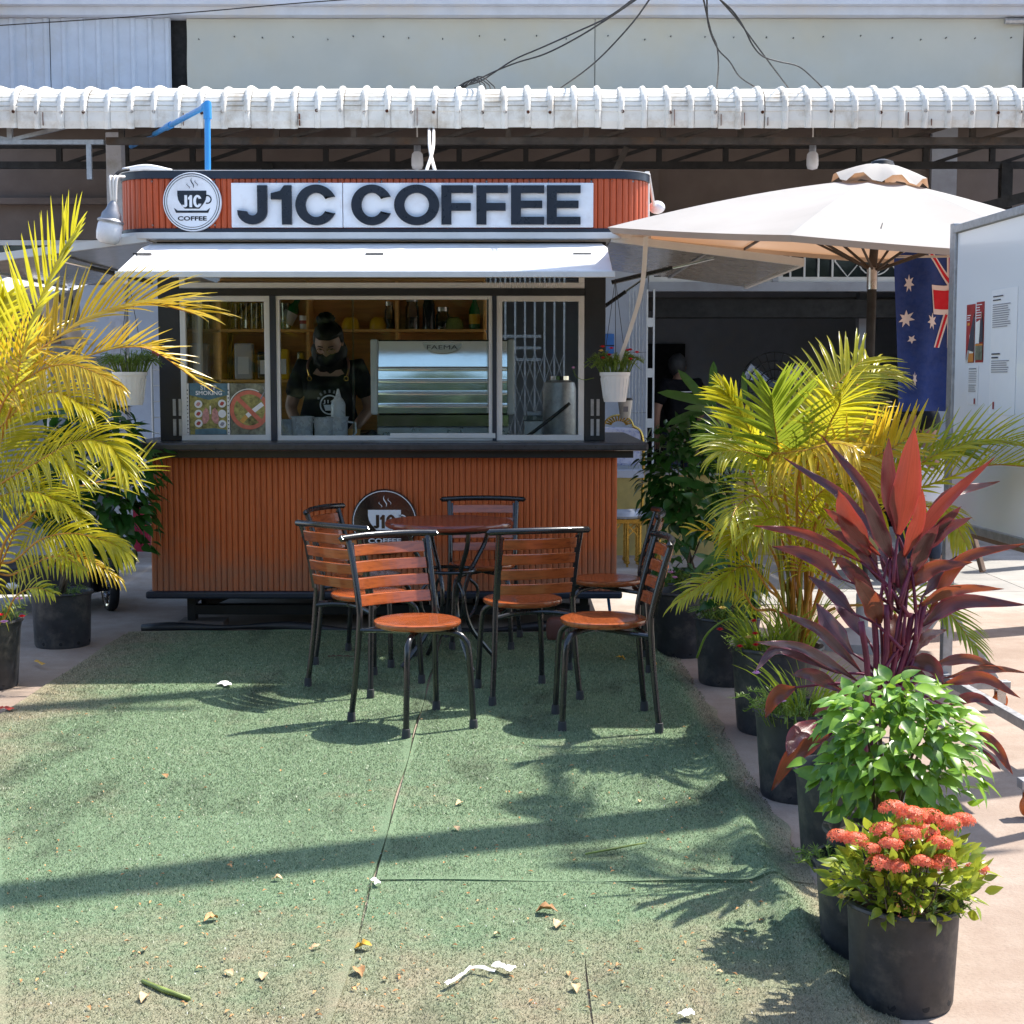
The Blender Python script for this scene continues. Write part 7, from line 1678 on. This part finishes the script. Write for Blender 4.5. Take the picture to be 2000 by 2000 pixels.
for i in range(9):
    x = -.26+i*.097; MB().box(x-.009, x+.009, 14.78, 14.80, .02, 2.66).build('gate_bar', MAT['galv'], fg)
    if i < 8:
        for z0 in (.60, .90, 1.20, 1.50, 2.36):
            MB().bar((x, 14.775, z0), (x+.097, 14.775, z0+.29), .006, .016, (0,1,0)).build('gate_lattice', MAT['galv'], fg); MB().bar((x, 14.768, z0+.29), (x+.097, 14.768, z0), .006, .016, (0,1,0)).build('gate_lattice', MAT['galv'], fg)
for z in (1.72,1.84,1.96): MB().box(-.1, .3, 15.4, 15.42, z, z+.03).build('louvre', MAT['galv'], shop)
fn_ = thing('drum_fan', (2.55, 15.6, 0), 'large dark drum fan standing in the unlit shop behind the palms', 'fan'); p = at(1512, 755, 15.6)
m = MB()
for r in (.36,.27,.18,.09): m.tube([p+V((r*math.cos(a), -.02*(1-r), r*math.sin(a))) for a in [i*math.pi/20 for i in range(41)]], .008, 6, False)
for k in range(24): a = k*math.pi/12; m.tube([p+V((.05*math.cos(a), -.02, .05*math.sin(a))), p+V((.36*math.cos(a), 0, .36*math.sin(a)))], .003, 4)
m.build('guard', MAT['dark_steel'], fn_)
for k in range(3):
    a = k*2.094+.4; m = MB(); c0 = V((math.cos(a), 0, math.sin(a))); s0 = V((-math.sin(a), 0, math.cos(a))); m.add([p+c0*.05+V((0,.05,0)), p+c0*.32+s0*.13+V((0,.03,0)), p+c0*.33-s0*.06+V((0,.09,0)), p+c0*.06-s0*.04+V((0,.07,0))], [(0,1,2,3)]); m.build('blade', MAT['steel'], fn_)
m = MB(); m.lathe([(0,-.10),(.07,-.09),(.085,-.02),(.085,.1),(0,.12)], 20, p+V((0,.0,-.02)), MX.Rotation(R(90), 3, 'X')); m.build('motor', MAT['black_metal'], fn_, smooth='auto'); MB().tube([p+V((0,.12,-.1)), V((p.x, p.y+.12, .03))], .03, 10).build('stand', MAT['dark_steel'], fn_)
bp = thing('blue_pipe', (.45, 9.6, 0), 'short blue rod standing on the far turf under the kiosk right end', 'pipe'); a = at(1194,1165,9.1); MB().tube([V((a.x,9.1,.02)), V((a.x-.02,9.15,.2))], .010, 8).build('rod', MAT['blue_pvc'], bp)
rs = thing('stone_block', (.3, 8.75, 0), 'reddish brown stone block lying under the kiosk behind the chairs', 'stone'); m = MB(); p = at(1085,1245,8.55); ellip(m, V((p.x,8.55,.07)), .055, .05, .07, lambda d, q: V((math.copysign(abs(d.x)**.6*.055, d.x), math.copysign(abs(d.y)**.6*.05, d.y), math.copysign(abs(d.z)**.6*.07, d.z)))); m.build('block', MAT['sole_brown'], rs, smooth=True)

# ================================================================ LITTER ON THE TURF
def gnd(u, v, z=0.02):
    k = (v-1000)/FPX; c, s = math.cos(PITCH), math.sin(PITCH); t = (EYE-z)/(s+k*c); return V(((u-1000)/FPX*t, (c-k*s)*t, z))
rr = random.Random(99)
def dry_mesh(seed):
    r2 = random.Random(seed); vs = []; fs = []; n = 7
    for i in range(n+1):
        t = i/n; hw = .30*math.sin(math.pi*min(1,t**.8))+.01; z = .16*math.sin(math.pi*t)*r2.uniform(.5,1.2)
        for s in (-1,-.5,0,.5,1): vs.append((s*hw, t-.5, z+abs(s)*hw*r2.uniform(.3,.9)))
    fs = [(5*i+k,5*i+k+1,5*i+k+6,5*i+k+5) for i in range(n) for k in range(4)]
    me = bpy.data.meshes.new('dry_leaf'); me.from_pydata(vs, [], fs); me.polygons.foreach_set('use_smooth', [True]*len(me.polygons)); return me
DM = []
for s in range(4):
    for mt in ('dry_leaf', 'dry_leaf_pale'): me = dry_mesh(s); me.materials.append(MAT[mt]); DM.append(me)
YM = dry_mesh(9); YM.materials.append(MAT['yellow_leaf'])
def litter(u, v, px, label, group=None, me=None, name='dry_leaf', ang=None):
    p = gnd(u, v, .016); p.z = turf_h(p.x, p.y)+.006 if -2.3 < p.x < .9 else .008
    l = px*p.y/FPX*1.15; o = inst(me or rr.choice(DM), name, None, MX.Translation(p) @ MX.Rotation(ang if ang is not None else rr.uniform(0,6.28), 4, 'Z') @ MX.Rotation(rr.uniform(-.4,.4), 4, 'X') @ MX.Scale(l, 4)); return tag(o, label, 'leaf', group)
BIG = [(412,1798,30,'cream coloured dry leaf left of the turf seam, largest in the left half'),(708,1852,36,'yellow leaf lying right by the lower end of the turf seam'),(541,1719,20,'pale pink round leaf in the middle of the long shadow edge'),(1092,1808,30,'broad pale leaf below the horizontal seam, right of the middle'),(1068,1782,40,'rolled tan leaf just below the horizontal seam'),(617,1852,20,'orange round leaf left of the yellow one'),(446,1904,22,'upright tan leaf near the bottom left of centre'),(891,1621,18,'dark brown leaf inside the wide shadow near the seam'),(283,1955,30,'pale leaf near the green stick in the bottom left'),(702,1900,36,'curled brown leaf at the bottom beside the seam line'),(515,1910,28,'flat reddish leaf at bottom left of centre'),(1125,1930,26,'curled tan leaf at the bottom right of centre'),(1250,1565,12,'small orange leaf by the palm shadow')]
for u, v, s, lab in BIG: litter(u, v, s, lab, 'dry leaves with a place of their own', YM if 'yellow leaf' in lab else None)
litter(1212, 1288, 18, 'yellow leaf on the shaded turf beside the front right chair', None, YM); litter(1275, 1305, 18, 'ragged yellow leaf on the turf ridge near the pots', None, YM)
ZONES = [(80,420,1790,1860,'left of the green stick'),(60,300,1900,1990,'in the bottom left corner'),(330,520,1640,1780,'around the lower edge of the long pole shadow'),(380,560,1870,1990,'between the green stick and the seam'),(560,700,1880,1990,'left of the lower seam'),(740,860,1900,1990,'left of the torn white strip'),(760,1000,1800,1880,'above the torn white strip'),(1020,1130,1880,1990,'right of the torn white strip'),(1160,1300,1830,1980,'on the separate lower right turf strip'),(1320,1480,1880,1990,'in the dappled shade near the front pot'),(100,600,1480,1600,'on the sunlit turf left of the chairs'),(850,1000,1480,1600,'on the sunlit turf right of the seam')]
for u0, u1, v0, v1, where in ZONES:
    litter(rr.uniform(u0, u1), rr.uniform(v0, v1), rr.uniform(12, 20), 'small dry brown leaf scrap '+where, 'small dry leaf scraps on the turf')
def crumbs(name, mat, n, s0, s1, label, cat):
    m = MB()
    for i in range(n):
        p = gnd(rr.uniform(10,1500), 1380+610*rr.random()**.7, .02)
        if not -2.3 < p.x < .9: continue
        p.z = turf_h(p.x, p.y)+.006; s = rr.uniform(s0, s1); a = rr.uniform(0, 6.28); c, k = math.cos(a)*s, math.sin(a)*s
        m.add([p+V((-c,-k,0)), p+V((k*.5,-c*.5,.004)), p+V((c,k,.002)), p+V((-k*.4,c*.4,.005))], [(0,1,2,3)])
    tag(m.build(name, mat, kind='stuff'), label, cat)
crumbs('leaf_crumbs', MAT['dry_leaf'], 600, .003, .010, 'brown leaf crumbs and twigs strewn over the turf', 'leaf litter')
crumbs('dark_crumbs', MAT['bark'], 300, .002, .007, 'dark bits of bark strewn over the turf', 'leaf litter')
crumbs('paper_specks', MAT['paper_white'], 120, .0015, .004, 'tiny white specks strewn over the turf', 'litter')
p = gnd(325,1930); m = MB(); m.tube([gnd(278,1916,.022), gnd(320,1934,.024), gnd(370,1951,.022)], [.005,.007,.005], 6); tag(m.build('green_stick', MAT['green_stick'], smooth=True), 'bright green stalk lying on the turf at bottom left', 'stick')
m = MB(); m.tube([gnd(1143,1668,.024), gnd(1200,1657,.028), gnd(1262,1646,.024)], [.003,.004,.002], 6); tag(m.build('green_stick', MAT['green_stick'], smooth=True), 'thin yellow green stalk lying in the palm shadow on the right', 'stick')
def scrap(P, w, label, name='paper_scrap', mat='paper_white'):
    C = crom([gnd(u, v, .024) for u, v in P], 12); m = MB(); vs = []
    for i, q in enumerate(C): d = (C[min(i+1,12)]-C[max(i-1,0)]).normalized(); s = d.cross(V((0,0,1)))*w*(.75+.25*math.sin(i*.7+1)); z = V((0,0,.002*math.sin(i*2.1)+.004)); vs += [q-s+z, q+z*1.6, q+s+z*.4]
    m.add(vs, [x for i in range(12) for x in ((3*i,3*i+1,3*i+4,3*i+3),(3*i+1,3*i+2,3*i+5,3*i+4))]); return tag(m.build(name, MAT[mat], smooth=True), label, 'litter')
scrap([(870,1924),(900,1907),(925,1890),(968,1898)], .006, 'torn strip of white tissue trailing from a pale scrap at the bottom'); scrap([(965,1884),(988,1890),(1004,1895)], .016, 'flat white tissue scrap at the end of the torn strip'); scrap([(432,1338),(438,1332),(446,1340)], .022, 'crumpled white paper on the shaded turf edge left of the chairs'); scrap([(728,1718),(735,1722),(738,1728)], .010, 'small white scrap at the foot of the turf seam'); scrap([(-5,1385),(10,1382),(24,1387)], .016, 'red wrapper at the left edge of the turf', 'red_wrapper', 'red_scrap')
scrap([(1330,1985),(1345,1975),(1350,1985)], .01, 'white scrap at the bottom right of the turf'); scrap([(640,1283),(660,1282),(690,1283)], .003, 'pale straw lying under the left chairs', 'straw', 'sole_brown')
for u, v in ((70,1295),): scrap([(u,v-4),(u+8,v),(u+16,v+4)], .012, 'yellow brown leaf by the left black pot', 'dry_leaf', 'yellow_leaf')

# ================================================================ OUT OF VIEW: what casts the long shadows and what the glass mirrors
tt_ = thing('coconut_palm', (3.4, 6.08, 0), 'leaning palm trunk beyond the right edge whose shadow crosses the turf, fronds added for shade', 'tree')
tc_ = [V((3.4+.05*math.sin(i*.8), 6.08+.115*h_, h_)) for i, h_ in enumerate([0, 1.5, 3, 4.5, 6, 7.5, 9, 10.5, 12])]; MB().tube(crom(tc_, 24), [.17-.003*i for i in range(25)], 14).build('trunk', MAT['bark'], tt_, smooth='auto')
for i, (dx, dy, z0, z1, seed) in enumerate(((-.85,-.1,4.9,4.1,1), (-.5,-.9,4.9,3.9,2), (.35,-.55,5.0,4.2,3), (-.7,.5,5.0,4.3,4), (.6,.3,5.2,4.5,5))):  # unseen fronds added partway up the trunk to throw shadows on the turf
    b0 = V((3.4, 6.08+.115*z0, z0)); P_ = [b0, b0+V((dx*.5, dy*.5, .15)), b0+V((dx*.9, dy*.9, (z1-z0)*.5)), b0+V((dx*1.1, dy*1.1, z1-z0))]; frond(tt_, P_, 26, .42, (0,-.3,1), mat='palm_green', w=.03, droop=.5, seed=seed+60)
for x, y, h, lab in ((3.45, 9.05, 10.5, 'rear concrete utility pole beyond the right edge behind the parasol'),):
    t = thing('utility_pole', (x, y, 0), lab, 'pole'); yt = y+h*.10; MB().tube([(x, y, 0), (x, y+h*.10, h)], [.135, .085], 16).build('shaft', MAT['pole_concrete'], t, smooth='auto'); MB().box(x-.6, x+.6, yt-.15, yt-.11, h-.6, h-.5).build('cross_arm', MAT['rust_steel'], t)
rng = np.random.default_rng(8); tl = []
for k in range(26):
    cx, cz, rx = -20+1.6*k, 1.2+rng.random()*.9+(1.0 if abs(-20+1.6*k+1) < 2 else 0), 1.9+rng.random()*.6
    n = 1100; d = rng.normal(size=(n, 3)); d /= np.linalg.norm(d, axis=1)[:, None]; p = d*np.array([rx, 1.6, 3.2])*(.6+.4*rng.random((n, 1)))+np.array([cx, -11-2*rng.random(), cz])
    a = rng.normal(size=(n, 3))*.28; b_ = rng.normal(size=(n, 3))*.28; tl.append(np.stack([p-a, p+b_, p+a, p-b_], 1).reshape(-1, 3))
tv = np.concatenate(tl); n = len(tv); me = bpy.data.meshes.new('tree_line'); me.vertices.add(n); me.vertices.foreach_set('co', tv.ravel()); me.loops.add(n); me.loops.foreach_set('vertex_index', np.arange(n)); me.polygons.add(n//4); me.polygons.foreach_set('loop_start', np.arange(0, n, 4)); me.update(calc_edges=True)
tlm = leafM('tree_leaf', [(.02,.04,.010), (.035,.07,.014), (.055,.095,.02)], (.1,.2,.03), .25, .6); me.materials.append(tlm)
o = bpy.data.objects.new('tree_line', me); COL.objects.link(o); tag(o, 'line of green trees across the street mirrored in the kiosk glass', 'trees', kind='stuff')
rd = MB(); rd.box(-60, 60, -9.5, -.4, -.05, .006); rd.build('road', M('asphalt', (.06,.06,.062), .85, var=.2, bmp=.2), kind='structure')
# every mesh without its own label keeps the name alone; nothing else is added
